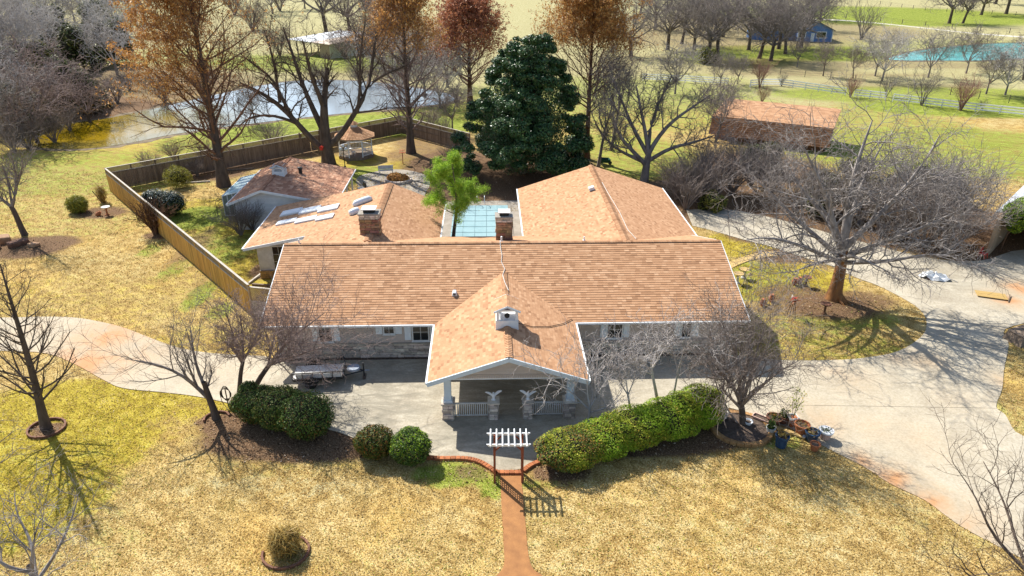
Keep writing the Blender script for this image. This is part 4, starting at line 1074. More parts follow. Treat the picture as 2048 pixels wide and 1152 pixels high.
L_STRAW = leaf_mat('dry_blade', [(0, (0.20, 0.12, 0.03)), (.5, (0.38, 0.25, 0.06)), (1, (0.58, 0.44, 0.15))], trans=.25)
L_GRASSY = leaf_mat('green_blade', [(0, (0.12, 0.12, 0.015)), (.5, (0.24, 0.24, 0.03)), (1, (0.40, 0.36, 0.06))], trans=.25)
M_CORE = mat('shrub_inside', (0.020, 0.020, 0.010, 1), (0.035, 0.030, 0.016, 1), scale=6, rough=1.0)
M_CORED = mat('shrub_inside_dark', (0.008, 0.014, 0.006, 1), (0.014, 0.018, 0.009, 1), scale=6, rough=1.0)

def foliage_on(mt, n, size, lv=-1, aspect=.5, zmin=None, zw=0.0, jitter=.15, droop=None, name='foliage', weight=None):
    def f(rg, root, allp):
        P = allp[lv]; pts = P[:, 1:].reshape(-1, 3)
        z = pts[:, 2]; zr = (z - z.min()) / max(1e-6, z.max() - z.min())
        w = np.maximum(0.0, (zr - (zmin or 0.0))) ** zw if zw else np.ones(len(pts))
        if zmin: w = w * (zr > zmin)
        if weight is not None: w = w * weight(pts, zr)
        i = rg.choice(len(pts), n, p=w / w.sum())
        C = pts[i] + rg.normal(0, jitter, (n, 3))
        v, q = leaf_arrays(rg, C, np.tile([0, 0, .6], (n, 1)), size, aspect, 1.0, droop)
        inst(name, np_mesh(name, v, q, mat=mt), root)
    return f
def lump_points(rg, lumps, n, inner=0.12, bumps=0.10):
    """points near the outer skin of a union of ellipsoids, with outward normals"""
    L = np.array(lumps, float); area = (L[:, 3] * L[:, 4] + L[:, 4] * L[:, 5] + L[:, 3] * L[:, 5])
    k = rg.choice(len(L), n, p=area / area.sum())
    d = unit(rg.normal(0, 1, (n, 3)))
    bumpy = 1 + bumps * np.sin(d[:, 0] * 7 + k) * np.sin(d[:, 1] * 6.3 + 2 * k) * np.sin(d[:, 2] * 5.7 + k * .7)
    s = bumpy - inner * np.abs(rg.normal(0, 1, n))
    C = L[k, :3] + d * L[k, 3:] * s[:, None]
    keep = np.ones(n, bool)
    for j in range(len(L)):
        q = (((C - L[j, :3]) / L[j, 3:]) ** 2).sum(1)
        keep &= ~((q < 0.66) & (k != j))
    N = unit(d / L[k, 3:])
    return C[keep], N[keep]
def shrub(name, loc, lumps, n, size, mt, label, cat='shrub', group=None, aspect=.6, core=.80, spread=.7, inner=.12, bumps=.10, seed=1, core_mat=None, second=None, rz=0, zcut=0.0, stems=None, upb=.25):
    rg = np.random.default_rng(seed)
    root = empty(name, loc, rz); tag(root, label, cat, group)
    C, N = lump_points(rg, lumps, n, inner, bumps)
    ok = C[:, 2] > zcut; C, N = C[ok], N[ok]
    groups = [(mt, np.ones(len(C), bool), 'foliage')]
    if second:
        mt2, fn = second; sel = fn(rg, C); groups = [(mt, ~sel, 'foliage'), (mt2, sel, 'foliage')]
    for m_, s_, nm in groups:
        if s_.sum() < 3: continue
        v, q = leaf_arrays(rg, C[s_], N[s_] + np.array([0, 0, upb]), size, aspect, spread)
        inst(nm, np_mesh(nm, v, q, mat=m_), root)
    if core:  # solid core added to block light, in place of inner twigs
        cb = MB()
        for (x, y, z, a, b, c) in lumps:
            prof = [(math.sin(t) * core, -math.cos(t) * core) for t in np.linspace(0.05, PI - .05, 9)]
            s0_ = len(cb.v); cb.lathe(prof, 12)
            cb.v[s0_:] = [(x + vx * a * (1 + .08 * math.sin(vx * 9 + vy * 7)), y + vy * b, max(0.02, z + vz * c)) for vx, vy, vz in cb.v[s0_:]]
        cb.build('filler_core', core_mat or M_CORE, root, smooth=True)
    if stems:
        sm = MB()
        for k in range(stems):
            a = rg.uniform(0, 6.28); r_ = rg.uniform(.02, .15)
            sm.tube([(math.cos(a) * r_, math.sin(a) * r_, -.05), (math.cos(a) * r_ * 3, math.sin(a) * r_ * 3, lumps[0][2])], [.03, .015], 5)
        sm.build('stem', B_BROWN, root)
    return root

# ---- the cypresses (straight leader, rising side limbs, rusty needles)
def cypress(loc, h, r, seed, bk, label, fmat, nf, fsize, spread=.30, first=.12, n1=52, zmin=.35, zw=1.0, weight=None, lean=(0, 0), n2=9, n3=5, name='cypress_tree', crown_pow=.75, twig=None, jit=.18):
    tr_ = [[(0, 0, -.2, r * 1.9), (0, 0, .35, r * 1.25), (lean[0] * .3, lean[1] * .3, h * .3, r * .85), (lean[0] * .7, lean[1] * .7, h * .7, r * .45), (lean[0], lean[1], h, .03)]]
    lv = [dict(n=n1, tr=(first, .98), ang=(40, 66), lr=(.8, 1.25), M=6, up=.09, wig=.14, rr=.36, rmin=.03, k=4, absl=h * spread, shape=lambda t: np.clip((1.02 - t), 0.05, 1) ** crown_pow * np.clip((t - first) * 6 + .45, .3, 1)),
          dict(n=n2, tr=(.2, 1), ang=(25, 60), lr=(.28, .55), M=4, up=.05, wig=.16, rr=.5, rmin=.018, k=3),
          dict(n=n3, tr=(.2, 1), ang=(25, 60), lr=(.4, .7), M=3, up=.0, wig=.2, rr=.6, rmin=.012, k=3)]
    fo = foliage_on(fmat, nf, fsize, lv=-1, aspect=.35, zmin=zmin, zw=zw, jitter=jit, droop=(0, 0, -.5), weight=weight) if nf else None
    return build_tree(name, loc, tr_, None, bk, seed, lv, label, 'tree', foliage=fo, twig_mat=twig, M0=16)
cypress(G(448, 372), 21.5, .42, 21, B_DARK, 'tallest cypress with golden rust needles rising by the long back fence', L_RUST, 52000, .26, spread=.37, first=.12, n1=62, zmin=.24, zw=1.0, n2=10, n3=4, crown_pow=.42, twig=B_RUSTW,
        weight=lambda p, z: np.clip(.28 - p[:, 0] * .16, .05, 1.3))
cypress(G(822, 306), 18.0, .36, 22, B_DARK, 'cypress with amber needle tips in the back lawn beside the gazebo', L_RUST, 24000, .27, spread=.40, first=.14, n1=56, zmin=.50, zw=.8, crown_pow=.5, twig=B_ROSE)
cypress(G(940, 205), 14.5, .33, 23, B_BROWN, 'rust red cypress behind the magnolia by the far pasture', L_RED, 34000, .36, spread=.56, first=.16, n1=70, zmin=.30, zw=.6, crown_pow=.55, twig=B_REDTW)
cypress(G(1172, 318), 17.8, .30, 24, B_BROWN, 'cypress with rust crown standing right of the magnolia', L_RUST, 42000, .28, spread=.44, first=.30, n1=54, zmin=.42, zw=.5, crown_pow=.40, twig=B_RUSTW)
# bare cypress in the front left lawn
l1 = [[(0, 0, -.2, .30), (0, 0, .3, .23), (.15, 0, 1.6, .19), (.25, .1, 3.6, .15), (.35, .1, 6.2, .10), (.45, .15, 9.2, .025)]]
build_tree('cypress_tree', G(92, 856), l1, None, B_DARK, 31,
           [dict(n=44, tr=(.17, .98), ang=(50, 72), lr=(.8, 1.2), M=7, up=.10, wig=.08, rr=.34, rmin=.022, k=4, absl=3.9, shape=lambda t: np.clip(1.03 - t, .06, 1) ** .75),
            dict(n=7, tr=(.25, 1), ang=(22, 48), lr=(.25, .5), M=4, up=.07, wig=.14, rr=.5, rmin=.009, k=3),
            dict(n=3, tr=(.25, 1), ang=(22, 48), lr=(.4, .65), M=3, up=.03, wig=.16, rr=.6, rmin=.006, k=3)],
           'bare dark cypress in the front left lawn inside a red edging ring', 'tree', M0=14)

# ---- the great bare tree behind the pool house
def px_limb(base, pts):
    """limb points given as photo x,y, distance offset from the trunk foot, radius; turned into metres relative to the foot"""
    out = []
    for (x, y, dy, r) in pts:
        g = GY(x, y, base.y + dy); out.append((g.x - base.x, g.y - base.y, g.z, r))
    return out
b0 = G(658, 328)
tk = [px_limb(b0, [(658, 334, 0, .95), (656, 318, 0, .72), (652, 285, 0, .60), (648, 245, 0, .50), (648, 212, 0, .40)])]
lm = [px_limb(b0, [(650, 250, 0, .42), (648, 205, .5, .36), (652, 165, .8, .28), (655, 135, 1, .20)]),
      px_limb(b0, [(645, 300, 0, .42), (618, 275, -.5, .36), (590, 240, -1, .31), (555, 205, -1.6, .26), (515, 180, -2.2, .19), (480, 165, -3, .09)]),
      px_limb(b0, [(650, 270, 0, .40), (630, 225, .8, .33), (612, 190, 1.5, .28), (598, 150, 2.2, .22), (585, 105, 2.8, .16), (566, 55, 3.2, .08)]),
      px_limb(b0, [(650, 300, 0, .44), (675, 290, .2, .38), (695, 245, .2, .33), (725, 205, .3, .28), (745, 165, .5, .22), (742, 110, .8, .16), (755, 60, 1.2, .08)]),
      px_limb(b0, [(745, 165, .5, .16), (775, 145, .5, .13), (800, 138, .5, .11), (815, 130, .6, .05)]),
      px_limb(b0, [(650, 225, .3, .32), (640, 190, -.6, .25), (625, 165, -1.3, .20), (615, 120, -2.2, .15), (605, 80, -2.8, .06)]),
      px_limb(b0, [(585, 235, -1, .2), (560, 190, -1.8, .17), (545, 150, -2.2, .15), (505, 130, -2.8, .11), (478, 105, -3.2, .05)]),
      px_limb(b0, [(600, 250, -.9, .2), (560, 232, -1.8, .16), (520, 228, -2.4, .12), (490, 236, -3, .08), (470, 262, -3.2, .04)]),
      px_limb(b0, [(560, 205, -1.6, .18), (552, 150, -1.8, .14), (545, 110, -1.8, .11), (528, 60, -1.8, .05)]),
      px_limb(b0, [(715, 225, .3, .2), (722, 160, -.6, .15), (718, 110, -1.3, .12), (730, 50, -1.6, .05)])]
LV_BIG = [dict(n=10, tr=(.3, 1), ang=(28, 65), lr=(.22, .42), M=6, up=.14, wig=.2, rr=.42, k=4, rmin=.03),
          dict(n=7, tr=(.2, 1), ang=(30, 65), lr=(.35, .65), M=5, up=.10, wig=.22, rr=.55, k=3, rmin=.022),
          dict(n=7, tr=(.15, 1), ang=(30, 65), lr=(.4, .65), M=4, up=.05, wig=.24, rr=.6, k=3, rmin=.012)]
build_tree('pecan_tree', b0, tk, lm, B_DARK, 41, LV_BIG, 'massive bare tree with forked dark limbs behind the pool house', 'tree', twig_mat=B_DARK)

# ---- silver crowned tree by the right drive
b1 = G(1668, 597)
tk = [px_limb(b1, [(1665, 603, 0, .70), (1668, 590, 0, .50), (1676, 560, .1, .41), (1683, 525, .2, .37), (1688, 495, .3, .30)])]
lm = [px_limb(b1, [(1686, 510, .2, 0.288), (1692, 440, .5, 0.240), (1702, 370, 1.0, 0.176), (1722, 300, 1.4, 0.120), (1745, 240, 1.8, 0.037)]),
      px_limb(b1, [(1684, 505, .2, 0.240), (1668, 450, -.6, 0.192), (1652, 390, -1.0, 0.144), (1625, 330, -1.4, 0.096), (1600, 280, -1.6, 0.031)]),
      px_limb(b1, [(1686, 500, .2, 0.240), (1735, 450, .4, 0.192), (1790, 400, .8, 0.152), (1840, 340, 1.0, 0.104), (1880, 270, 1.2, 0.031)]),
      px_limb(b1, [(1680, 515, .2, 0.208), (1630, 470, .8, 0.160), (1580, 430, 1.4, 0.128), (1540, 380, 1.8, 0.062), (1500, 350, 2.0, 0.025)]),
      px_limb(b1, [(1680, 525, .2, 0.192), (1625, 500, -1, 0.144), (1570, 480, -1.8, 0.104), (1520, 470, -2.4, 0.050), (1490, 480, -2.8, 0.019)]),
      px_limb(b1, [(1686, 515, .2, 0.208), (1750, 490, -.8, 0.160), (1810, 470, -1.6, 0.120), (1880, 440, -2.2, 0.062), (1940, 410, -2.6, 0.025)]),
      px_limb(b1, [(1684, 525, .2, 0.176), (1745, 525, -1.8, 0.136), (1810, 520, -3, 0.104), (1870, 500, -4, 0.056), (1930, 520, -4.6, 0.019)]),
      px_limb(b1, [(1686, 500, .3, 0.224), (1700, 430, 1.6, 0.176), (1730, 350, 3.0, 0.120), (1770, 280, 4, 0.031)]),
      px_limb(b1, [(1684, 505, .3, 0.208), (1660, 440, 2, 0.160), (1600, 380, 3.6, 0.104), (1570, 320, 4.8, 0.031)]),
      px_limb(b1, [(1682, 520, .1, 0.176), (1660, 520, -2, 0.128), (1620, 530, -3.6, 0.062), (1585, 545, -4.6, 0.025)]),
      px_limb(b1, [(1684, 520, .1, 0.176), (1700, 510, -2.2, 0.128), (1730, 520, -4, 0.062), (1780, 545, -5.2, 0.025)])]
for k in range(6):
    a = -1.35 + k * .28 + (1.2 if k > 2 else 0)
    tk.append([(0.1, 0, .75, .20), (math.cos(a) * .45, math.sin(a) * .45, .30, .16), (math.cos(a) * .95, math.sin(a) * .95, .02, .10), (math.cos(a) * 1.3, math.sin(a) * 1.3, -.1, .05)])
t_ = build_tree('elm_tree', b1, tk, lm, B_SILV, 43, [dict(n=11, tr=(.2, 1), ang=(28, 60), lr=(.26, .46), M=6, up=.06, wig=.24, rr=.5, k=4, rmin=.03),
          dict(n=8, tr=(.15, 1), ang=(30, 65), lr=(.36, .62), M=5, up=.04, wig=.26, rr=.6, k=3, rmin=.018),
          dict(n=6, tr=(.15, 1), ang=(30, 65), lr=(.4, .7), M=4, up=.02, wig=.28, rr=.65, k=3, rmin=.013)],
          'wide silver crowned bare tree in the lawn island by the right drive', 'tree')
[c for c in t_.children if c.name.startswith('trunk')][0].data.materials[0] = B_ORANGE

# ---- spreading tree behind the right wing
b2 = G(1290, 362)
tk = [px_limb(b2, [(1288, 366, 0, .55), (1290, 350, 0, .42), (1294, 325, 0, .36), (1298, 305, 0, .3)])]
lm = [px_limb(b2, [(1292, 330, 0, .28), (1268, 305, -.4, .22), (1235, 270, -1, .16), (1225, 230, -1.2, .08)]),
      px_limb(b2, [(1296, 310, 0, .26), (1310, 280, .2, .22), (1345, 240, .6, .17), (1385, 215, 1.2, .12), (1420, 190, 1.6, .05)]),
      px_limb(b2, [(1298, 310, 0, .26), (1290, 260, .4, .2), (1280, 210, .8, .15), (1272, 170, 1.2, .06)]),
      px_limb(b2, [(1300, 320, 0, .24), (1340, 295, -.6, .19), (1390, 285, -1.4, .13), (1430, 270, -2, .05)]),
      px_limb(b2, [(1296, 305, 0, .24), (1300, 250, 1.2, .18), (1320, 200, 2.2, .13), (1345, 150, 3, .05)]),
      px_limb(b2, [(1290, 325, 0, .22), (1255, 310, 1, .16), (1220, 290, 1.8, .1), (1200, 260, 2.2, .05)]),
      px_limb(b2, [(1296, 310, 0, .24), (1262, 250, 1.4, .17), (1240, 190, 2.0, .12), (1220, 150, 2.4, .05)])]
build_tree('oak_tree', b2, tk, lm, B_GREY, 44, [dict(LV_BIG[0], n=11), dict(LV_BIG[1], n=8, rmin=.026), dict(LV_BIG[2], n=7, rmin=.018)], 'spreading bare oak behind the right rear wing', 'tree')
# two thin trunks between magnolia and oak
for i, (px, py, hh, lab) in enumerate(((1196, 334, 9.5, 'slim grey bare tree leaning beside the rust cypress'), (1222, 300, 11.5, 'pale forked bare tree behind the rust cypress'))):
    rg = np.random.default_rng(60 + i)
    tr_, li = oak_limbs(rg, hh, hh * .30, fork=.4, n=5, r=.17, lean=(.12, 0))
    build_tree('bare_tree', G(px, py), tr_, li, B_GREY, 61 + i, LV_MID, lab, 'tree')
# ------------------------------------------------------------------ magnolia, pine, hedges
mg = G(1046, 345)
rg = np.random.default_rng(5)
lumps = [(0, 0, 5.4, 5.0, 4.8, 5.6), (0.6, 0, 10.2, 2.9, 2.8, 4.0)]
for k in range(200):
    t = rg.uniform(0.02, 1.0); a = rg.uniform(0, 6.28); z = 0.7 + 13.4 * t
    R = 7.5 * (1 - max(0, t - .16) / .90) ** .60 * (0.80 + .20 * min(1, t / .16)) * rg.uniform(.86, 1.08)
    s = rg.uniform(.45, 1.15) * (1.05 - .35 * t)
    lumps.append((.55 * t + math.cos(a) * (R - s * .5), math.sin(a) * (R - s * .5), z, s * 1.15, s * 1.15, s * rg.uniform(.55, .85)))
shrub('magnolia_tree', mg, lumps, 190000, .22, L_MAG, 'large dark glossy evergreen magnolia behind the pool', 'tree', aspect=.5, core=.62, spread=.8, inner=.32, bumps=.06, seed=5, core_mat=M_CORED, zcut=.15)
tr_ = MB().tube([(0, 0, -.2), (0, 0, 3), (.1, 0, 8), (0, 0, 13)], [.45, .38, .22, .06], 9).build('trunk', B_GREY, bpy.data.objects['magnolia_tree'])

pn = HW(10.35, 16.6)
root = empty('pine_tree', pn); tag(root, 'small bright green pine with leaning dark trunk beside the pool', 'tree')
TP = polyline([(0, 0, -.2, .17), (0.05, 0, 1.5, .15), (.45, 0, 3.6, .12), (.45, 0, 5.2, .08), (.1, 0, 7.6, .02)], 12)
P0, R0 = TP[None, :, :3], TP[None, :, 3]
inst('trunk', tubes_mesh('trunk', [(P0, R0, 8)], B_DARK), root)
rg = np.random.default_rng(8)
P1, R1 = grow(rg, P0, R0, 17, (.36, .98), (55, 88), (.75, 1.3), 5, .10, .14, .35, .02, absl=3.3, shape=lambda t: np.clip(1.15 - t, .22, 1) ** .7)
P1[..., 0] -= .35 * np.linspace(0, 1, 5)[None]
P2, R2 = grow(rg, P1, R1, 7, (.35, 1), (25, 60), (.2, .42), 4, .16, .15, .5, .01)
inst('crown', tubes_mesh('crown', [(P1, R1, 4), (P2, R2, 3)], B_DARK), root)
tips = np.concatenate([P2[:, 2:].reshape(-1, 3), P1[:, 3:].reshape(-1, 3)])
i = rg.choice(len(tips), 34000); C = tips[i] + rg.normal(0, .16, (34000, 3))
v, q = leaf_arrays(rg, C, np.tile([0, 0, .3], (len(C), 1)), .24, .10, 1.0)
inst('foliage', np_mesh('foliage', v, q, mat=L_PINE), root)

def hedge(px, lumps, n, size, mt, label, seed, name='clipped_shrub', group=None, **kw):
    return shrub(name, G(*px), lumps, n, size, mt, label, 'shrub', group, seed=seed, **kw)
# left bed: three rounded bushes in a row
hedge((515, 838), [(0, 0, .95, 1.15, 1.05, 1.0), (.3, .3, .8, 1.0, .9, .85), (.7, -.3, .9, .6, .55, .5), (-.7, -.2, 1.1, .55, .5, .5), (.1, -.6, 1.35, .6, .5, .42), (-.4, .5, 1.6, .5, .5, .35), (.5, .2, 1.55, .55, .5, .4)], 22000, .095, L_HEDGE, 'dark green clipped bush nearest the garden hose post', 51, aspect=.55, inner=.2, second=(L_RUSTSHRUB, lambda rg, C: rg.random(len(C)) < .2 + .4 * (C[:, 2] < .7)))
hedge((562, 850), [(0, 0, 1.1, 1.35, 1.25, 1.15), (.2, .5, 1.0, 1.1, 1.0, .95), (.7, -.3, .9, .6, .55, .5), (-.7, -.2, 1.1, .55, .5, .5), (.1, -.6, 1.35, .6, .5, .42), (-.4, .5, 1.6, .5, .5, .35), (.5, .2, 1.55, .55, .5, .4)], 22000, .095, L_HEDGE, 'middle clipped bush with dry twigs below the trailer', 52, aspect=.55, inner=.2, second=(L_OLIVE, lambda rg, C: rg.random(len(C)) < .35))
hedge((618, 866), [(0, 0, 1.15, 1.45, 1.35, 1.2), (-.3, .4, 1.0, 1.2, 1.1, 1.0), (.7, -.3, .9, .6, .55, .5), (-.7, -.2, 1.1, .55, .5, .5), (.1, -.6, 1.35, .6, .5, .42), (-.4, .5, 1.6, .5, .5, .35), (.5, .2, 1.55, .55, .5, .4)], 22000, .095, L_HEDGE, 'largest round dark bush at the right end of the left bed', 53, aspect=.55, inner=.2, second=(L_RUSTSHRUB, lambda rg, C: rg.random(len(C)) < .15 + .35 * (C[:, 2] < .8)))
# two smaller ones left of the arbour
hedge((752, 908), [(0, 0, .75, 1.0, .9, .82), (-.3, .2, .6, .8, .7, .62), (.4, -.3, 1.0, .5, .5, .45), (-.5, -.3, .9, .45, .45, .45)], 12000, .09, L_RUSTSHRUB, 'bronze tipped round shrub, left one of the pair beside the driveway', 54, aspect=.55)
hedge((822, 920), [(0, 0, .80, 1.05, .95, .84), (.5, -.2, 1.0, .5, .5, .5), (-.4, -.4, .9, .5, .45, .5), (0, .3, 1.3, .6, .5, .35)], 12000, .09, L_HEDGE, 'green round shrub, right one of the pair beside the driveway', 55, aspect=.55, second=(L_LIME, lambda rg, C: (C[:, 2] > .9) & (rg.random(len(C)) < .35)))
# the long hedge on the right: five merged bushes
for k, (px, py, r, h, m_, m2, lab) in enumerate((
        (1136, 925, 1.5, 1.78, L_HEDGEY, L_RUSTSHRUB, 'rounded yellow green bush at the arbour end of the long hedge'),
        (1200, 903, 1.5, 1.70, L_LIME, L_HEDGEY, 'second bush of the long hedge counted from the arbour'),
        (1262, 882, 1.55, 1.9, L_HEDGEY, L_LIME, 'middle green bush of the long hedge'),
        (1330, 865, 1.55, 1.9, L_LIME, L_HEDGEY, 'fourth bush of the long hedge counted from the arbour'),
        (1394, 846, 1.35, 2.3, L_LIME, L_HEDGEY, 'tallest lime green bush at the flowerpot end of the long hedge'))):
    rg = np.random.default_rng(300 + k)
    L_ = [(0, 0, h * .48, r, r * .9, h * .50)] + [(rg.uniform(-.75, .75) * r, rg.uniform(-.5, .5) * r, h * rg.uniform(.35, .72), rg.uniform(.4, .7), rg.uniform(.4, .65), rg.uniform(.3, .5)) for _ in range(9)]
    hd = (G(1394, 846) - G(1136, 925)).normalized()
    L_ += [(hd.x * q_ * 1.15, hd.y * q_ * 1.15, h * .46, 1.15, 1.1, h * .47) for q_ in ((1,) if k == 0 else (-1,) if k == 4 else (-1, 1))]
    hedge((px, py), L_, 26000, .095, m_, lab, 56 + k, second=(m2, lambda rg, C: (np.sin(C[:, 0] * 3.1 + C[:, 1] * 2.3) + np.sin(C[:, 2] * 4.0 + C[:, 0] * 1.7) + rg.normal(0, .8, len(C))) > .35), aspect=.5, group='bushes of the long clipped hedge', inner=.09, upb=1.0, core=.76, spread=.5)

# ------------------------------------------------------------------ front bare trees
LV_SM = [dict(n=9, tr=(.15, 1), ang=(25, 60), lr=(.38, .65), M=5, up=.16, wig=.16, rr=.5, k=4, rmin=.014),
         dict(n=7, tr=(.15, 1), ang=(25, 60), lr=(.35, .65), M=4, up=.10, wig=.2, rr=.55, k=3, rmin=.009),
         dict(n=5, tr=(.2, 1), ang=(25, 60), lr=(.4, .7), M=3, up=.06, wig=.22, rr=.65, k=3, rmin=.007)]
LV_SP = LV_SM[:2] + [dict(n=3, tr=(.2, 1), ang=(25, 60), lr=(.4, .7), M=3, up=.06, wig=.22, rr=.65, k=3, rmin=.006)]
LV_RO = [dict(LV_SM[0], n=11, wig=.24), dict(LV_SM[1], n=8, wig=.26, rmin=.011), dict(LV_SM[2], n=5, wig=.28, rmin=.009)]
LV_PA = [dict(n=8, tr=(.15, 1), ang=(25, 60), lr=(.38, .65), M=6, up=.16, wig=.26, rr=.6, k=4, rmin=.018), dict(n=6, tr=(.15, 1), ang=(25, 60), lr=(.35, .65), M=5, up=.10, wig=.28, rr=.6, k=3, rmin=.012), dict(n=3, tr=(.2, 1), ang=(25, 60), lr=(.4, .7), M=3, up=.06, wig=.26, rr=.65, k=3, rmin=.009)]
def hand_tree(name, foot, trunk, limbs, bk, seed, lv, label, tw=None):
    b = G(*foot)
    return build_tree(name, b, [px_limb(b, t) for t in trunk], [px_limb(b, l) for l in limbs], bk, seed, lv, label, 'tree', twig_mat=tw)
hand_tree('bare_tree', (433, 836), [[(434, 842, 0, .26), (431, 828, 0, .19), (420, 800, 0, .165), (412, 778, 0, .15), (408, 764, 0, .11)]],
          [[(416, 795, 0, .12), (398, 778, 0, .10), (370, 752, -.2, .085), (340, 737, -.3, .065), (300, 724, -.4, .045), (250, 718, -.5, .015)],
           [(412, 778, 0, .11), (400, 755, .2, .085), (388, 715, .5, .06), (380, 650, .9, .02)],
           [(395, 775, 0, .07), (380, 740, -.3, .05), (362, 690, -.6, .02)], [(410, 785, 0, .07), (420, 760, .4, .05), (424, 740, .6, .02)]],
          B_DARK, 71, LV_SP, 'low bare tree leaning left with cut stubs beside the left drive', B_GREY)
hand_tree('bare_tree', (479, 792), [[(478, 798, 0, .17), (479, 780, 0, .13), (481, 745, 0, .11), (486, 722, 0, .10)]],
          [[(484, 725, 0, .08), (468, 700, -.2, .06), (445, 680, -.4, .02)], [(486, 722, 0, .08), (486, 680, .2, .06), (480, 630, .4, .02)],
           [(486, 722, 0, .08), (505, 690, -.1, .06), (525, 640, -.2, .02)], [(485, 725, 0, .07), (470, 680, .6, .05), (450, 620, 1.0, .02)],
           [(486, 722, 0, .07), (500, 700, .8, .05), (520, 660, 1.4, .02)], [(486, 722, 0, .07), (475, 700, -1, .05), (455, 690, -1.8, .02)]],
          B_DARK, 72, LV_RO, 'rosy twigged bare tree, left one of the two beside the trailer', B_ROSE)
hand_tree('bare_tree', (502, 794), [[(501, 800, 0, .20), (505, 786, 0, .16), (520, 755, 0, .14), (540, 728, 0, .12)]],
          [[(528, 745, 0, .10), (560, 705, .1, .08), (585, 670, .3, .05), (600, 620, .5, .02)], [(538, 730, 0, .09), (570, 720, -.4, .07), (610, 705, -.9, .05), (660, 690, -1.2, .02)],
           [(540, 728, 0, .09), (565, 690, -.3, .07), (610, 655, -.5, .04), (650, 625, -.6, .02)], [(535, 735, 0, .08), (545, 690, .8, .06), (555, 640, 1.5, .02)],
           [(540, 728, 0, .08), (580, 700, 1.0, .06), (630, 670, 1.8, .02)],
           [(535, 735, 0, .07), (550, 720, -1.0, .05), (575, 715, -2, .02)]],
          B_DARK, 73, LV_RO, 'rosy twigged bare tree leaning right over the trailer', B_ROSE)
# behind the long hedge
hand_tree('bare_tree', (1178, 850), [[(1176, 862, 0, .10), (1178, 840, 0, .075), (1180, 815, 0, .06)]],
          [[(1180, 815, 0, .05), (1172, 780, 0, .04), (1180, 740, 0, .03), (1176, 705, 0, .012)], [(1180, 815, 0, .05), (1200, 780, .1, .04), (1228, 740, .2, .012)], [(1179, 820, 0, .05), (1150, 790, -.1, .04), (1110, 760, -.3, .02), (1085, 745, -.4, .01)],
           [(1180, 815, 0, .04), (1190, 770, .6, .03), (1196, 715, 1.0, .01)], [(1180, 825, 0, .04), (1215, 815, -.2, .03), (1240, 790, -.4, .01)]],
          B_PALE, 74, LV_PA, 'pale bare small tree at the right porch corner')
hand_tree('bare_tree', (1262, 840), [[(1263, 850, 0, .085), (1261, 820, 0, .065), (1255, 785, 0, .05)]],
          [[(1255, 785, 0, .04), (1250, 740, .1, .03), (1248, 690, .2, .01)], [(1256, 790, 0, .04), (1240, 765, 0, .03), (1225, 735, 0, .01)], [(1256, 790, 0, .035), (1270, 755, -.2, .025), (1276, 715, -.3, .01)]],
          B_PALE, 75, LV_PA, 'thin bare sapling behind the middle of the long hedge')
hand_tree('bare_tree', (1318, 820), [[(1318, 828, 0, .12), (1314, 795, 0, .09), (1307, 760, 0, .075), (1303, 738, 0, .06)]],
          [[(1303, 738, 0, .05), (1300, 700, 0, .04), (1292, 665, .1, .012)], [(1304, 745, 0, .05), (1280, 715, 0, .035), (1255, 700, 0, .01)], [(1303, 738, 0, .05), (1325, 705, .2, .035), (1345, 670, .4, .01)],
           [(1303, 738, 0, .045), (1310, 710, .8, .03), (1318, 680, 1.2, .01)], [(1305, 750, 0, .04), (1275, 735, -.6, .03), (1262, 725, -.9, .01)]],
          B_PALE, 76, LV_PA, 'bare pale small tree with curved trunk behind the long hedge')
hand_tree('bare_tree', (1338, 818), [[(1336, 826, 0, .085), (1345, 800, 0, .065), (1352, 765, 0, .055), (1356, 740, 0, .045)]],
          [[(1356, 740, 0, .04), (1368, 700, 0, .03), (1378, 660, .1, .01)], [(1354, 755, 0, .035), (1380, 735, -.2, .025), (1405, 725, -.3, .01)], [(1356, 740, 0, .04), (1345, 700, .5, .03), (1330, 640, .8, .01)]],
          B_PALE, 77, LV_PA, 'pale bare sapling bending right behind the long hedge')
dm = [[(1486, 858, 0, .24), (1485, 840, 0, .19), (1484, 815, 0, .16), (1480, 800, 0, .14)]]
dl = [[(1480, 800, 0, .11), (1468, 775, -.1, .09), (1440, 745, -.2, .07), (1425, 720, -.2, .03)], [(1482, 805, 0, .11), (1478, 760, .2, .09), (1470, 700, .4, .06), (1475, 640, .6, .02)],
      [(1484, 805, 0, .11), (1500, 760, .1, .09), (1510, 710, .2, .05), (1530, 650, .2, .02)], [(1484, 810, 0, .10), (1520, 775, -.2, .07), (1560, 740, -.4, .04), (1600, 720, -.5, .015)],
      [(1482, 805, 0, .10), (1490, 750, 1.0, .07), (1500, 680, 1.8, .03), (1510, 630, 2.2, .015)], [(1482, 808, 0, .10), (1460, 760, .9, .07), (1440, 700, 1.6, .03), (1440, 650, 2, .015)],
      [(1484, 810, 0, .09), (1505, 780, -1.0, .06), (1540, 760, -1.8, .03)], [(1480, 815, 0, .08), (1455, 790, -.8, .06), (1440, 770, -1.4, .02)], [(1478, 850, 0, .06), (1450, 815, .2, .045), (1428, 760, .4, .03), (1420, 700, .5, .012)]]
hand_tree('bare_tree', (1486, 852), dm, dl, B_DARK, 78, [dict(LV_SM[0], n=10, wig=.24), dict(LV_SM[1], n=8, wig=.26), dict(LV_SM[2], n=5, wig=.28, rmin=.009)], 'dense purple twigged bare tree inside the round brick planter', B_PURP)
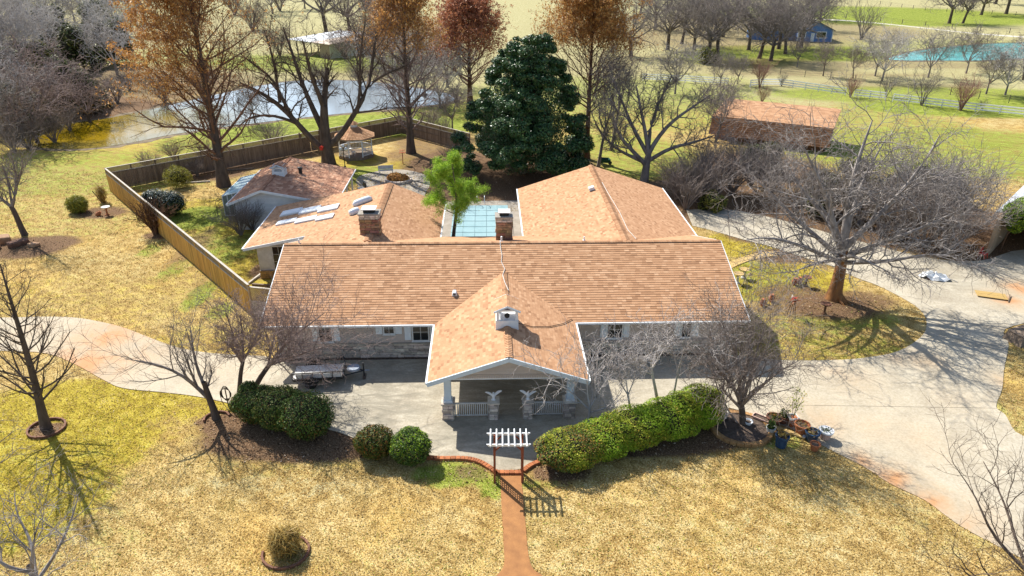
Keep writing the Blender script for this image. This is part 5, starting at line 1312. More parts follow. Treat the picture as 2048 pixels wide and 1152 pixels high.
hand_tree('bare_tree', (1442, 838), [[(1440, 845, 0, .07), (1443, 800, 0, .055), (1450, 750, 0, .045)]], [[(1450, 750, 0, .03), (1455, 700, .1, .02), (1452, 640, .3, .008)], [(1449, 755, 0, .03), (1430, 700, .2, .02), (1415, 655, .3, .008)]],
          B_PALE, 79, LV_PA, 'tall thin bare sapling between the hedge and the brick planter')

# ------------------------------------------------------------------ foreground treetops at the lower corners
LV_FG = [dict(n=6, tr=(.2, 1), ang=(28, 60), lr=(.38, .62), M=6, up=.12, wig=.22, rr=.55, k=4, rmin=.016), dict(n=5, tr=(.2, 1), ang=(28, 60), lr=(.4, .65), M=5, up=.08, wig=.24, rr=.6, k=3, rmin=.010), dict(n=3, tr=(.2, 1), ang=(28, 60), lr=(.4, .7), M=3, up=.05, wig=.24, rr=.65, k=3, rmin=.007)]
def fg_tree(loc, h, spread, seed, bk, label, n=7, lv=LV_SP, fork=.35):
    rg = np.random.default_rng(seed)
    tr_, li = oak_limbs(rg, h, spread, fork=fork, n=n, r=.13)
    return build_tree('bare_tree', loc, tr_, li, bk, seed, lv, label, 'tree')
fg_tree((-17.2, 18.0, 0), 5.0, 3.4, 91, B_SILV, 'pale grey bare treetop at the bottom left corner', 6, fork=.4, lv=LV_FG)
fg_tree((-22.9, 22.4, 0), 5.2, 2.6, 92, B_GREY, 'thin bare treetop at the left edge below the ringed cypress', 5, lv=LV_FG)
fg_tree((18.9, 18.1, 0), 5.6, 3.9, 93, B_DARK, 'dark bare treetop reaching in at the bottom right corner', 8, lv=LV_FG)
shrub('evergreen_shrub', (19.4, 17.0, 0), [(0, 0, 2.0, 1.4, 1.2, 1.6), (.6, -.4, 1.5, 1.2, 1.2, 1.4)], 6000, .12, L_JUN, 'olive evergreen shrub under the bare tree at the bottom right corner', 'shrub', seed=94)

# ------------------------------------------------------------------ prototypes for the trees further off
def proto(kind, seed, h, spread, bk, tw=None, lv=LV_MID, n=6, fork=.25, r=.25, lean=(0, 0)):
    rg = np.random.default_rng(seed)
    tr_, li = oak_limbs(rg, h, spread, fork=fork, n=n, r=r, lean=lean)
    t = build_tree(kind, (0, 0, -500), tr_, li, bk, seed, lv, twig_mat=tw)
    return t
def vase(kind, seed, h, spread, bk, n=9, r=.06, lv=None, z0=0.05):
    rg = np.random.default_rng(seed); P = []
    for i in range(n):
        a = 2 * PI * (i + rg.uniform(-.3, .3)) / n; k = rg.uniform(.35, 1.0)
        R_ = spread * k; hh = h * rg.uniform(.75, 1.0) * (1.05 - .25 * k)
        P.append([(math.cos(a) * .08, math.sin(a) * .08, -.1, r), (math.cos(a) * R_ * .25, math.sin(a) * R_ * .25, hh * .35, r * .8), (math.cos(a) * R_ * .6, math.sin(a) * R_ * .6, hh * .7, r * .5), (math.cos(a) * R_, math.sin(a) * R_, hh, r * .2)])
    return build_tree(kind, (0, 0, -500), [P[0]], P[1:], bk, seed, lv or [dict(n=8, tr=(.3, 1), ang=(18, 45), lr=(.3, .55), M=4, up=.12, wig=.14, rr=.55, k=3, rmin=.016),
                                                                        dict(n=7, tr=(.2, 1), ang=(20, 50), lr=(.35, .7), M=3, up=.08, wig=.2, rr=.6, k=3, rmin=.012)])
LV_OAK = [dict(n=7, tr=(.2, 1), ang=(30, 70), lr=(.38, .62), M=6, up=.08, wig=.34, rr=.6, k=4, rmin=.05),
          dict(n=6, tr=(.15, 1), ang=(30, 70), lr=(.4, .65), M=4, up=.05, wig=.34, rr=.6, k=3, rmin=.034),
          dict(n=5, tr=(.15, 1), ang=(30, 70), lr=(.45, .75), M=3, up=.03, wig=.3, rr=.65, k=3, rmin=.026)]
LV_WOOD = [dict(n=6, tr=(.2, 1), ang=(30, 70), lr=(.38, .62), M=6, up=.08, wig=.34, rr=.6, k=4, rmin=.05), dict(n=6, tr=(.15, 1), ang=(30, 70), lr=(.4, .65), M=4, up=.05, wig=.34, rr=.6, k=3, rmin=.036), dict(n=4, tr=(.15, 1), ang=(30, 70), lr=(.45, .75), M=3, up=.03, wig=.3, rr=.65, k=3, rmin=.028)]
PROTO = {'oak_a': proto('oak_tree', 101, 14, 8.5, B_DARK, B_GREY, LV_OAK, 8, .34, .46), 'oak_b': proto('oak_tree', 102, 14, 8.0, B_DARK, B_GREY, LV_OAK, 7, .38, .42, (.15, 0)),
         'oak_c': proto('oak_tree', 103, 13, 7.5, B_DARK, B_GREY, LV_OAK, 8, .33, .42, (-.1, .1)),
         'grey_a': proto('bare_tree', 104, 11, 5.0, B_GREY, B_SILV, LV_WOOD, 7, .22, .2), 'grey_b': proto('bare_tree', 105, 11, 5.5, B_GREY, B_PALE, LV_WOOD, 7, .2, .2),
         'rose': proto('bare_tree', 106, 8, 5.0, B_DARK, B_ROSE, LV_WOOD, 8, .2, .22), 'pale': proto('bare_tree', 107, 13, 4.5, B_PALE, B_PALE, LV_OAK, 7, .25, .24),
         'small': proto('bare_tree', 108, 6, 2.8, B_GREY, B_GREY, LV_MID, 6, .28, .11), 'small_b': proto('bare_tree', 109, 6, 2.5, B_DARK, B_PURP, LV_MID, 6, .32, .11, (.2, 0)),
         'vase_a': vase('crape_myrtle', 110, 4, 2.1, B_GREY), 'vase_r': vase('crape_myrtle', 111, 4, 2.3, B_REDTW, 12), 'thicket': vase('twiggy_shrub', 112, 3.2, 2.4, B_PURP, 16), 'thicket_g': vase('twiggy_shrub', 113, 3.6, 2.6, B_GREY, 14),
         'dry': vase('twiggy_shrub', 114, 1.6, 1.0, B_BROWN, 16)}
used = set()
ORD = ['first', 'second', 'third', 'fourth', 'fifth', 'sixth', 'seventh', 'eighth', 'ninth', 'tenth', 'eleventh', 'twelfth']
def ordinals(items, rows):
    """items: (.., px, py, ..) tuples with px at 1, py at 2; rows: depth limits with names; -> 'nearest row, second from the left'"""
    out = {}
    for nm, lo, hi in rows:
        r = sorted([k for k, t in enumerate(items) if lo <= t[2] < hi], key=lambda k: items[k][1])
        for n_, k in enumerate(r): out[k] = f'{nm} row, {ORD[n_]} from the left'
    return out
def plant(kind, px, py, s, label, group=None, rz=None, cat='tree', sz=None, name=None):
    src = PROTO[kind]
    if kind in used: o = copy_thing(src)
    else: o = src; used.add(kind)
    o.location = G(px, py); o.rotation_euler = (0, 0, rnd.uniform(0, 6.28) if rz is None else rz); o.scale = (s, s, sz or s)
    if name: o.name = name
    tag(o, label, cat)
    if group: o['group'] = group
    elif 'group' in o: del o['group']
    return o
def evergreen(px, py, h, r, mt, label, seed, n=7000, size=.3, cone=.6, name='juniper_tree', cat='tree', group=None, core_mat=None):
    rg = np.random.default_rng(seed); L = [(0, 0, h * .5, r * .6, r * .6, h * .5)]
    for k in range(16):
        t = rg.uniform(.05, .95); a = rg.uniform(0, 6.28); R_ = r * (1 - cone * t) * .75; s = r * rg.uniform(.3, .5)
        L.append((math.cos(a) * R_, math.sin(a) * R_, h * (.08 + .85 * t), s, s, s * 1.2))
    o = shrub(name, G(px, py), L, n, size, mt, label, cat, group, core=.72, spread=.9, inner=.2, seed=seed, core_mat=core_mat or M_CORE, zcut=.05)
    MB().tube([(0, 0, -.1), (0, 0, h * .6)], [.12, .05], 6).build('trunk', B_BROWN, o)
    return o
# wood at upper left, beyond the pond
W = [('grey_a', 22, 292, .85), ('rose', 75, 285, 1.0), ('grey_b', 28, 250, .8), ('rose', 120, 225, 1.05), ('grey_a', 5, 215, 1.0), 
     ('grey_b', 235, 150, 1.0), ('grey_a', 20, 150, 1.1), ('grey_b', 100, 130, 1.1), ('grey_b', 225, 110, 1.1), ('grey_a', 45, 105, 1.15), ('grey_b', 5, 90, 1.2),
     ('grey_a', 120, 82, 1.15), ('grey_b', 190, 72, 1.2), ('grey_a', 255, 70, 1.1), ('grey_b', 70, 60, 1.2), ('grey_a', 150, 45, 1.3), ('grey_b', 20, 40, 1.3), ('grey_a', 225, 35, 1.3), ('oak_c', 290, 45, .9), ('grey_b', 95, 25, 1.4), ('grey_a', 270, 20, 1.3), ('grey_b', 185, 18, 1.4), ('grey_a', 40, 12, 1.4),
     ('thicket', 60, 300, 1.0), ('thicket', 110, 285, 1.0), ('thicket', 30, 305, .8), ('thicket', 140, 262, .9), ('thicket', 10, 275, 1.2), ('thicket', 235, 205, 1.1), ('thicket', 260, 180, 1.0), ('rose', 180, 245, .8)]
OW = ordinals([t if t[0] not in ('rose', 'thicket') else (t[0], t[1], -999) for t in W], (('nearest', 185, 400), ('second', 140, 185), ('third', 100, 140), ('fourth', 65, 100), ('farthest', -50, 65)))
OR = ordinals([t if t[0] == 'rose' else (t[0], t[1], -999) for t in W], (('front', 240, 400), ('rear', 0, 240)))
OT = ordinals([t if t[0] == 'thicket' else (t[0], t[1], -999) for t in W], (('front', 270, 400), ('rear', 0, 270)))
for wi, (k, px, py, s) in enumerate(W):
    if k == 'rose': plant(k, px, py, s, 'rosy bare tree over the shallow pond end, ' + OR[wi], 'rosy trees on the pond shore')
    elif k == 'thicket': plant(k, px, py, s, 'leafless shrub on the left pond shore, ' + OT[wi], 'twiggy shrubs on the left pond shore', cat='shrub')
    else: plant(k, px, py, s, 'bare grey tree of the wood at upper left, ' + OW[wi], 'bare trees of the wood at upper left')
plant('pale', 66, 150, 1.0, 'pale silvery bare tree standing out of the wood at upper left')
evergreen(165, 226, 6.5, 3.2, L_JUN, 'dark evergreen overhanging the yellow end of the pond', 201, 9000, .35)
evergreen(196, 216, 3.8, 2.0, L_JUN, 'short dark juniper at the tip of the wooded shore', 202, 4000, .3)
evergreen(52, 150, 5.5, 3.2, L_OLIVE, 'olive green evergreen left of the pale silvery tree', 203, 5000, .4)
evergreen(100, 146, 5.5, 3.0, L_OLIVE, 'bronze green evergreen right of the pale silvery tree', 204, 5000, .4)
evergreen(205, 100, 10, 4.5, L_JUN, 'tall dark vine clad evergreen in the wood at upper left', 205, 9000, .5)
for i, (px, py, h, r, lab) in enumerate(((130, 200, 7, 4.0, 'dark evergreen behind the shore shrubs left of the overhanging one'), (170, 140, 8, 4.2, 'dark vine covered evergreen in the middle of the wood'), (235, 128, 8, 4.0, 'dark vine covered evergreen at the right edge of the wood'), (25, 190, 7, 4.0, 'dark evergreen near the left frame edge in the wood'), (120, 100, 9, 4.5, 'dark evergreen deep in the wood left of centre'), (60, 255, 5, 3.4, 'dark evergreen behind the rosy trees on the pond shore'))):
    evergreen(px, py, h, r, L_JUN, lab, 270 + i, 6500, .45, .45)
# far side of the pond and beyond
for k, px, py, s, lab, g in (
        ('oak_b', 655, 76, 1.2, 'dark vine hung tree behind the metal roofed barn', None), ('oak_c', 700, 62, 1.0, 'dark bare tree at the right end of the barn', None),
        ('rose', 745, 135, 1.25, 'rosy leafless tree right of the barn, nearest of three', 'rosy trees right of the barn'), ('rose', 785, 110, 1.3, 'rosy leafless tree right of the barn, rightmost of three', 'rosy trees right of the barn'), ('rose', 770, 70, 1.4, 'rosy leafless tree right of the barn, farthest of three', 'rosy trees right of the barn'),
        ('grey_b', 800, 205, .95, 'grey leafless tree on the right pond shore, leftmost of three', 'grey trees on the right pond shore'), ('grey_a', 850, 195, .95, 'grey leafless tree on the right pond shore, farthest of three', 'grey trees on the right pond shore'), ('grey_b', 880, 215, .8, 'grey leafless tree on the right pond shore, nearest of three', 'grey trees on the right pond shore'),
        ('rose', 895, 175, 1.0, 'rosy leafless tree beside the rust red cypress', None), ('small', 905, 262, 1.0, 'small bare tree at the back fence left of the magnolia', None), ('small_b', 510, 246, .8, 'thin bare sapling on the near pond shore', None),
        ('thicket', 505, 60, 2.2, 'purple leafless thicket in the far pasture, nearest of three', 'purple thickets in the far pasture'), ('thicket', 470, 30, 2.6, 'purple leafless thicket in the far pasture, leftmost of three', 'purple thickets in the far pasture'), ('thicket', 560, 22, 2.4, 'purple leafless thicket in the far pasture, farthest of three', 'purple thickets in the far pasture'),
        ('thicket_g', 560, 112, 1.5, 'grey leafless thicket at the left front of the barn', 'grey thickets around the barn'), ('thicket_g', 690, 118, 1.4, 'grey leafless thicket at the right front of the barn', 'grey thickets around the barn'),
        ('thicket', 640, 170, 1.0, 'leafless shrub on the far pond shore, third from the left', 'shrubs on the far pond shore'), ('thicket', 720, 172, 1.1, 'leafless shrub on the far pond shore, fourth from the left', 'shrubs on the far pond shore'), ('thicket', 800, 178, 1.2, 'leafless shrub on the far pond shore, rightmost', 'shrubs on the far pond shore'), ('thicket', 410, 190, 1.2, 'leafless shrub on the far pond shore, second from the left', 'shrubs on the far pond shore'), ('thicket', 330, 205, 1.2, 'leafless shrub on the far pond shore, leftmost', 'shrubs on the far pond shore'),
        ('grey_a', 545, 28, 1.2, 'bare tree above the barn, left one of two', 'bare trees above the barn'), ('grey_b', 610, 18, 1.3, 'bare tree above the barn, right one of two', 'bare trees above the barn')):
    plant(k, px, py, s, lab, g, cat='shrub' if k.startswith('thicket') else 'tree')
# oak grove at upper right
OK = [('oak_a', 1335, 100), ('oak_b', 1363, 88), ('oak_c', 1388, 100), ('oak_a', 1416, 121), ('oak_b', 1435, 121), ('oak_c', 1445, 74), ('oak_a', 1497, 100), ('oak_b', 1518, 117), ('oak_c', 1541, 122), ('oak_a', 1557, 98), ('oak_b', 1571, 108), ('oak_c', 1602, 95), ('oak_a', 1400, 60), ('oak_b', 1470, 50), ('oak_c', 1620, 60), ('oak_a', 1310, 60), ('oak_b', 1540, 45), ('oak_c', 1262, 112), ('oak_a', 1640, 40), ('oak_b', 1280, 30)]
OO = ordinals(OK, (('nearest', 112, 200), ('second', 85, 112), ('third', 55, 85), ('farthest', -50, 55)))
for i, (k, px, py) in enumerate(OK):
    plant(k, px, py, rnd.uniform(.78, .95), 'bare dark oak of the grove by the blue house, ' + OO[i], 'oaks of the grove around the blue house')
for k, px, py, s in (('oak_a', 1898, 47, .95), ('oak_b', 1925, 47, .8), ('oak_c', 1962, 30, 1.0), ('oak_a', 2012, 28, 1.1), ('oak_b', 2060, 22, 1.1), ('oak_c', 1990, 8, 1.2)):
    oi = globals().get('oi', -1) + 1
    plant(k, px, py, s, 'bare dark oak at the top right beyond the turquoise pond, ' + ('leftmost', 'second from the left', 'third from the left', 'fifth from the left', 'rightmost', 'farthest')[oi], 'oaks at the top right beyond the turquoise pond')
# in front of the long outbuilding
for k, px, py, s, lab in (('small_b', 1430, 285, 1.2, 'bare tree at the left end of the long outbuilding'),):
    plant(k, px, py, s, lab)
# along the white fence and the far lawn
for k, px, py, s, lab in (
        ('vase_a', 1722, 80, 2.0, 'rounded bare tree on the bare earth right of the blue house'), ('small', 1594, 134, .95, 'small bare tree in front of the blue house'), ('small_b', 1646, 152, 1.0, 'slim bare tree right of the blue house drive'),
        ('small_b', 1706, 157, .9, 'bare tree leaning left beyond the white fence'), ('grey_a', 1750, 152, .75, 'slender grey tree left of the turquoise pond'), ('grey_b', 1764, 162, .8, 'forked grey tree at the left tip of the turquoise pond'),
        ('grey_a', 1856, 155, .8, 'vase shaped grey tree in front of the turquoise pond'), ('small', 1932, 147, 1.3, 'thin grey tree at the middle of the turquoise pond'), ('small', 1972, 188, 1.15, 'small dark tree at the right beyond the white fence'), ('grey_b', 2010, 190, .75, 'forked tree near the right frame edge beyond the white fence'), ('small_b', 2046, 160, 1.3, 'bare tree cut by the right frame edge near the turquoise pond'),
        ('vase_r', 1519, 175, 1.05, 'round russet crape myrtle at the gap in the white fence'), ('vase_r', 1523, 207, .6, 'smallest russet crape myrtle standing alone in the back lawn'), ('vase_a', 1563, 172, .5, 'low bare bush at the white fence right of the gap'),
        ('vase_r', 1700, 195, .75, 'russet crape myrtle between two white fence panels'), ('vase_a', 1772, 194, .8, 'grey crape myrtle behind the silver tree at the white fence'), ('vase_a', 1843, 211, 1.15, 'largest grey crape myrtle along the white fence'),
        ('vase_r', 1921, 221, 1.15, 'brown crape myrtle along the right part of the white fence'), ('vase_a', 1963, 221, .38, 'tiny bare bush at the foot of the white fence'), ('small', 1440, 172, .9, 'bare tree at the left end of the white fence'), ('grey_a', 1350, 188, .75, 'grey bare tree crossing the white fence behind the oak'), ('small', 1475, 168, .8, 'bare tree beside the white fence gap')):
    plant(k, px, py, s, lab)
# shrubs behind and beside the right drive
SH = [('thicket', 1372, 418, 1.15), ('thicket', 1398, 404, 1.25), ('thicket', 1430, 398, 1.2), ('thicket', 1352, 398, 1.0), ('thicket', 1462, 388, 1.2), ('thicket_g', 1500, 372, 1.3), ('thicket_g', 1540, 392, 1.0), ('thicket', 1410, 350, 1.1)]
OS = ordinals(SH, (('front', 385, 500), ('rear', 0, 385)))
for i, (k, px, py, s) in enumerate(SH): plant(k, px, py, s, 'dense leafless shrub behind the rear drive, ' + OS[i], 'leafless shrubs behind the rear drive', cat='shrub')
SH = [('thicket_g', 1590, 425, 1.1), ('thicket_g', 1720, 448, 1.3), ('thicket_g', 1760, 470, 1.25), ('thicket', 1800, 480, 1.25), ('thicket_g', 1850, 495, 1.1), ('thicket_g', 1890, 508, 1.2), ('thicket_g', 1830, 430, 1.4), ('thicket_g', 1880, 445, 1.4), ('thicket', 1650, 430, 1.2), ('grey_a', 1830, 470, .62), ('grey_a', 1900, 480, .55)]
OS = ordinals(SH, (('front', 465, 600), ('middle', 435, 465), ('rear', 0, 435)))
for i, (k, px, py, s) in enumerate(SH): plant(k, px, py, s, 'silver grey leafless shrub beside the carport, ' + OS[i], 'leafless shrubs beside the carport', cat='shrub')
for i, (px, py, h, r, m_, lab) in enumerate(((1640, 425, 3.4, 2.2, L_JUN, 'dark evergreen under the left crown of the silver tree'), (1745, 430, 3.6, 2.4, L_OLIVE, 'olive evergreen under the right crown of the silver tree'), (1800, 400, 3.2, 2.2, L_JUN, 'evergreen bush at the back of the shrubs beside the carport'),
                                             (1700, 380, 3.0, 1.8, L_OLIVE, 'yellow green bush behind the silver tree'), (1880, 400, 2.8, 2.0, L_JUN, 'dark evergreen bush at the lawn edge near the carport'), (1520, 345, 3.0, 2.2, L_JUN, 'dark evergreen in front of the brick building'), (1425, 420, 1.5, 1.3, L_OLIVE, 'low olive shrub at the end of the rear drive'))):
    evergreen(px, py, h, r, m_, lab, 220 + i, 5000, .22, .35, 'evergreen_shrub', 'shrub')
evergreen(1418, 128, 3.0, 2.2, L_OLIVE, 'bushy olive undergrowth at the foot of the grove oaks', 231, 4000, .35, .3, 'evergreen_shrub', 'shrub')
# shrubs inside and along the left fence
shrub('yellow_shrub', G(357, 374), [(0, 0, 1.1, 1.3, 1.2, 1.2), (.5, .2, .9, 1.0, 1.0, 1.0)], 5000, .2, L_GRASSY, 'yellow green feathery shrub inside the back fence', aspect=.2, spread=1.2, core=.5, inner=.3, seed=240)
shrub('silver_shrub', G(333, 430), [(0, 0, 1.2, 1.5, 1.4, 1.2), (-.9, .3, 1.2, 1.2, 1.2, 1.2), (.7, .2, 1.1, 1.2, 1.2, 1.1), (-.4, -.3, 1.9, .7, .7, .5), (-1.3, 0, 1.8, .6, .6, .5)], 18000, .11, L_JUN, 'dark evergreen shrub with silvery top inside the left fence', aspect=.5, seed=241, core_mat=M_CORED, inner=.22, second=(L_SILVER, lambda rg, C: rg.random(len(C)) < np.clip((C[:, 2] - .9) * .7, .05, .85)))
plant('thicket', 482, 470, .75, 'brown leafless bush against the pool house wall', cat='shrub'); plant('thicket', 505, 460, .6, 'low brown leafless bush right of the one at the pool house wall', cat='shrub')
plant('dry', 312, 468, 1.5, 'dry brown bush growing against the outside of the left fence', cat='shrub')
shrub('yellow_shrub', G(158, 424), [(0, 0, .75, 1.0, .9, .85)], 4500, .35, L_GRASSY, 'rounded yellow shrub in the island bed left of the fence', aspect=.12, spread=1.0, core=.45, inner=.4, seed=243)
shrub('yellow_shrub', G(207, 405), [(0, 0, .9, .5, .5, 1.0)], 700, .6, L_STRAW, 'thin straw coloured clump beside the left fence corner', aspect=.06, spread=.6, core=0, inner=.5, seed=244, stems=6)
for i, (px, py, s) in enumerate(((420, 330, .8), (350, 322, .6), (395, 352, .5), (300, 345, .6), (545, 300, .9), (860, 262, .8), (885, 275, .7), (905, 330, .6))):
    plant('thicket', px, py, s, 'leafless bush inside the back fence, ' + ('left of the pool house chimney pipe', 'in the left corner, farther one', 'behind the big cypress', 'in the left corner, nearer one', 'behind the pool house cupola', 'left of the rear corner, upper one', 'left of the rear corner, lower one', 'beside the magnolia')[i], 'leafless bushes along the back fence', cat='shrub')
b4 = (50, 470)
hand_tree('bare_tree', b4, [[(52, 474, 0, .30), (45, 462, 0, .24), (32, 430, 0, .20), (22, 412, 0, .18)]],
          [[(24, 415, 0, .15), (8, 402, -.2, .12), (-20, 380, -.4, .06)], [(24, 412, 0, .15), (32, 385, .1, .13), (34, 360, .2, .10), (28, 330, .3, .05), (20, 300, .4, .02)], [(30, 380, .1, .1), (42, 350, -.3, .07), (46, 315, -.5, .02)], [(24, 412, 0, .1), (18, 370, .8, .07), (5, 330, 1.2, .03)], [(34, 360, .2, .07), (10, 352, .5, .05), (-10, 372, .8, .02)]],
          B_DARK, 251, LV_SM, 'pruned bare tree leaning left in the rock edged bed', B_GREY)
plant('small', -20, 330, 1.0, 'bare tree cut by the left frame edge behind the pruned tree')
shrub('grass_clump', G(572, 1102), [(0, 0, .55, .62, .6, .62)], 2600, .75, L_STRAW, 'golden dry ornamental grass clump in the round front bed', 'grass', aspect=.05, spread=.5, core=.3, inner=.5, seed=260, core_mat=B_BROWN)
# ------------------------------------------------------------------ board fences with lattice tops
m_gold = mat('golden_fence_wood', (0.62, 0.36, 0.085, 1), (0.42, 0.22, 0.045, 1), scale=1.6, rough=0.85, obj=0.22, stretch=(3, 3, .35), bmp=.3)
m_oldw = mat('weathered_shaded_wood', (0.235, 0.175, 0.125, 1), (0.14, 0.103, 0.075, 1), scale=2, rough=0.9, obj=0.22, stretch=(3, 3, .4), bmp=.3)  # weathered copy of the fence wood with shade put into its colour
m_cap = mat('grey_fence_cap', (0.50, 0.45, 0.38, 1), (0.36, 0.32, 0.27, 1), scale=4, rough=0.85)
m_latt = mat('lattice_wood', (0.36, 0.27, 0.155, 1), (0.25, 0.18, 0.10, 1), scale=3, rough=0.85)
LAT_L = 2.4
def lattice_mesh(L, h, step=.15, w=.06):
    b = MB(); n = int((L + h) / step)
    for k in range(n + 1):
        for sgn in (1, -1):
            # slat line x = k*step - t, z = t (or mirrored), clipped to 0..L
            t0, t1 = max(0, k * step - L), min(h, k * step)
            if t1 - t0 < .03: continue
            xa, xb = k * step - t0, k * step - t1
            if sgn < 0: xa, xb = L - xa, L - xb
            b.bar((xa, sgn * .009, t0), (xb, sgn * .009, t1), .008, w, up=(0, 1, 0)) if False else b.bar((xa, sgn * .009, t0), (xb, sgn * .009, t1), .016, w)
    return b
def board_fence(A, B, label, m_board, H=2.35, lat=.46, face=1, step=.152, skip=None, lattice_only=False):
    A, B = Vector(A), Vector(B); L = (B - A).length; ang = math.atan2(B.y - A.y, B.x - A.x)
    root = empty('board_fence', (A.x, A.y, 0), ang); tag(root, label, 'fence')
    zb = H - lat - .06
    if not lattice_only:
        hs = [MB().box((0, 0, .04), (step - .012, .022, zb)).mesh('board', m_board) for _ in range(1)]
        n = int(L / step)
        for i in range(n):
            x = i * step
            if skip and skip[0] < x < skip[1]: continue
            inst('board', hs[0], root, (x, face * .03 - .011 + rnd.uniform(-.004, .004), rnd.uniform(-.012, .012)), (0, 0, 0), (1, 1, rnd.uniform(.992, 1.006)))
        for z in (.35, 1.05, zb - .12):
            if skip:
                MB().box((0, -.045 if face > 0 else .02, z), (skip[0], -.01 if face > 0 else .05, z + .09)).build('rail', m_board, root)
                MB().box((skip[1], -.045 if face > 0 else .02, z), (L, -.01 if face > 0 else .05, z + .09)).build('rail', m_board, root)
            else: MB().box((0, -.045 if face > 0 else .02, z), (L, -.01 if face > 0 else .05, z + .09)).build('rail', m_board, root)
    k = max(1, round(L / LAT_L)); pl = L / k
    lm_ = lattice_mesh(pl - .1, lat).mesh('lattice', m_latt)
    pm_ = MB().box((-.05, -.05, 0), (.05, .05, H)).mesh('post', m_board if not lattice_only else m_cap)
    for i in range(k):
        inst('lattice', lm_, root, (i * pl + .05, 0, zb + .06))
    for i in range(k + 1): inst('post', pm_, root, (i * pl, 0, 0))
    MB().box((-.06, -.075, H), (L + .06, .075, H + .035)).build('cap_rail', m_cap, root)
    MB().box((-.02, -.055, zb), (L + .02, .06, zb + .06)).build('lattice_rail', m_cap, root)
    return root
FA, FB, FC = Vector((-40.3, 67.2)), Vector((-17.3, 41.2)), G(802, 268).to_2d()
FD = G(940, 306).to_2d()
board_fence(FA, FB, 'golden board fence with lattice top running from the pond corner to the house', m_gold, face=-1)
Lb = (FC - FA).length
bf = board_fence(FA, FC, 'weathered board fence, coloured shade brown, with lattice top along the pond side of the yard', m_oldw, face=-1, skip=(Lb * .595, Lb * .595 + 2.6))
board_fence(FC, FD, 'weathered fence panel run, coloured shade brown, from the rear corner towards the magnolia', m_oldw, face=1)
board_fence(FB, HW(0.65, 5.2).to_2d(), 'short lattice topped fence joining the golden fence to the house', m_cap, H=2.2, lat=1.0, face=-1)
# the double gate in the back fence
ga = FA.lerp(FC, .595); gd = (FC - FA).normalized(); gang = math.atan2(gd.y, gd.x)
gr = empty('garden_gate', (ga.x, ga.y, 0), gang); tag(gr, 'brown double gate with crossed braces in the back fence', 'gate')
for s_ in (0, 1):
    x0 = .08 + s_ * 1.24
    bm_ = MB().box((0, 0, .06), (.14, .02, 1.8)).mesh('board', m_oldw)
    for i in range(8): inst('board', bm_, gr, (x0 + i * .15, .02, 0))
    g = MB()
    for z in (.15, 1.65): g.box((x0, -.03, z), (x0 + 1.16, .018, z + .1))
    g.bar((x0 + .05, -.015, .2), (x0 + 1.1, -.015, 1.7), .03, .1); g.bar((x0 + .05, -.016, 1.7), (x0 + 1.1, -.016, .2), .03, .1)
    g.build('brace', m_oldw, gr)
for x in (0, 2.6): MB().box((x - .07, -.07, 0), (x + .07, .07, 2.5)).build('gate_post', m_oldw, gr)

# ------------------------------------------------------------------ pool house and its greenhouse
ph = empty('pool_house', HW(0, 0), HOUSE_A); tag(ph, 'low pool house with weathered brown shingle roof and white cupola', 'outbuilding')
x0, xr, x1, y0, y1, ez, rz = -8.95, -5.95, 0.2, 21.5, 31.7, 2.5, 3.72
a0 = (rz - ez) / (xr - x0); a1 = (rz - ez) / (x1 - xr)
r_ = roof_slope(ph, [(x0, y0), (x0, y1), (xr, y1), (xr, y0)], lambda x, y: ez + a0 * (x - x0), m_shing_old, seed=31, row=.24, tab=.36)
roof_slope(ph, [(x1, y1), (x1, y0), (xr, y0), (xr, y1)], lambda x, y: ez + a1 * (x1 - x), m_shing_old, seed=32, row=.24, tab=.36)
ridge_caps((xr, y0, rz), (xr, y1, rz), (1, 0, 0), a0, a1, m_shing_old, r_, w=.18)
MB().box((x0 + .5, y0 + .5, 0), (-3.2, y1 - .5, 2.35)).build('wall', m_side_w, ph)
MB().add([(x0+.5, y0+.5, 2.35), (x1-.3, y0+.5, 2.35), (xr, y0+.5, rz-.15), (x0+.5, y0+.6, 2.35), (x1-.3, y0+.6, 2.35), (xr, y0+.6, rz-.15)], [(0,1,2),(5,4,3),(0,3,4,1),(1,4,5,2),(2,5,3,0)]).build('gable_wall', m_side_w, ph)
clap_boards(ph, (x0 + .5, y0 + .5), (-3.2, y0 + .5), 0, 2.35, (0, -1), m_side_w, exp=.16)
clap_boards(ph, (x0 + .5, y0 + .5), (x1 - .3, y0 + .5), 2.36, rz, (0, -1), m_side_w, exp=.14, top=lambda z: (max(0, (z + .2 - ez) / a0 - .5), min(x1 - .3 - x0 - .5, x1 - (z + .2 - ez) / a1 - x0 - .5)))
for p_, q_ in (((x0 - .03, ez), (xr, rz)), ((xr, rz), (x1 + .03, ez))):
    MB().bar((p_[0], y0 - .04, p_[1] - .09), (q_[0], y0 - .04, q_[1] - .09), .05, .2).build('rake_board', m_white, ph)
MB().bar((x1 + .05, y0, ez - .05), (x1 + .05, y1, ez - .05), .1, .11).build('gutter', m_white, ph); MB().bar((x0 - .05, y0, ez - .05), (x0 - .05, y1, ez - .05), .1, .11).build('gutter', m_white, ph)
for y in (y0 + .5, y0 + 3.7, y0 + 7, y1 - .4): MB().box((x1 - .45, y - .08, 0), (x1 - .29, y + .08, 2.4)).build('post', m_white, ph)
cupola(ph, xr + .35, 26.4, rz - .02, 1.0, .72, .42, m_white, m_deck, m_shing_old, 84)
MB().lathe([(.17, 0), (.17, .5), (.24, .5), (.24, .62), (0, .66)], 10, (xr + 1.9, 27.6, ez + a1 * (x1 - xr - 1.9) - .05)).build('chimney_pipe', m_black, ph)
m_teal_g = mat('greenhouse_glass', (0.34, 0.56, 0.56, 1), (0.50, 0.68, 0.68, 1), scale=1.5, rough=.2, spec=.5, stretch=(1, .3, 1))
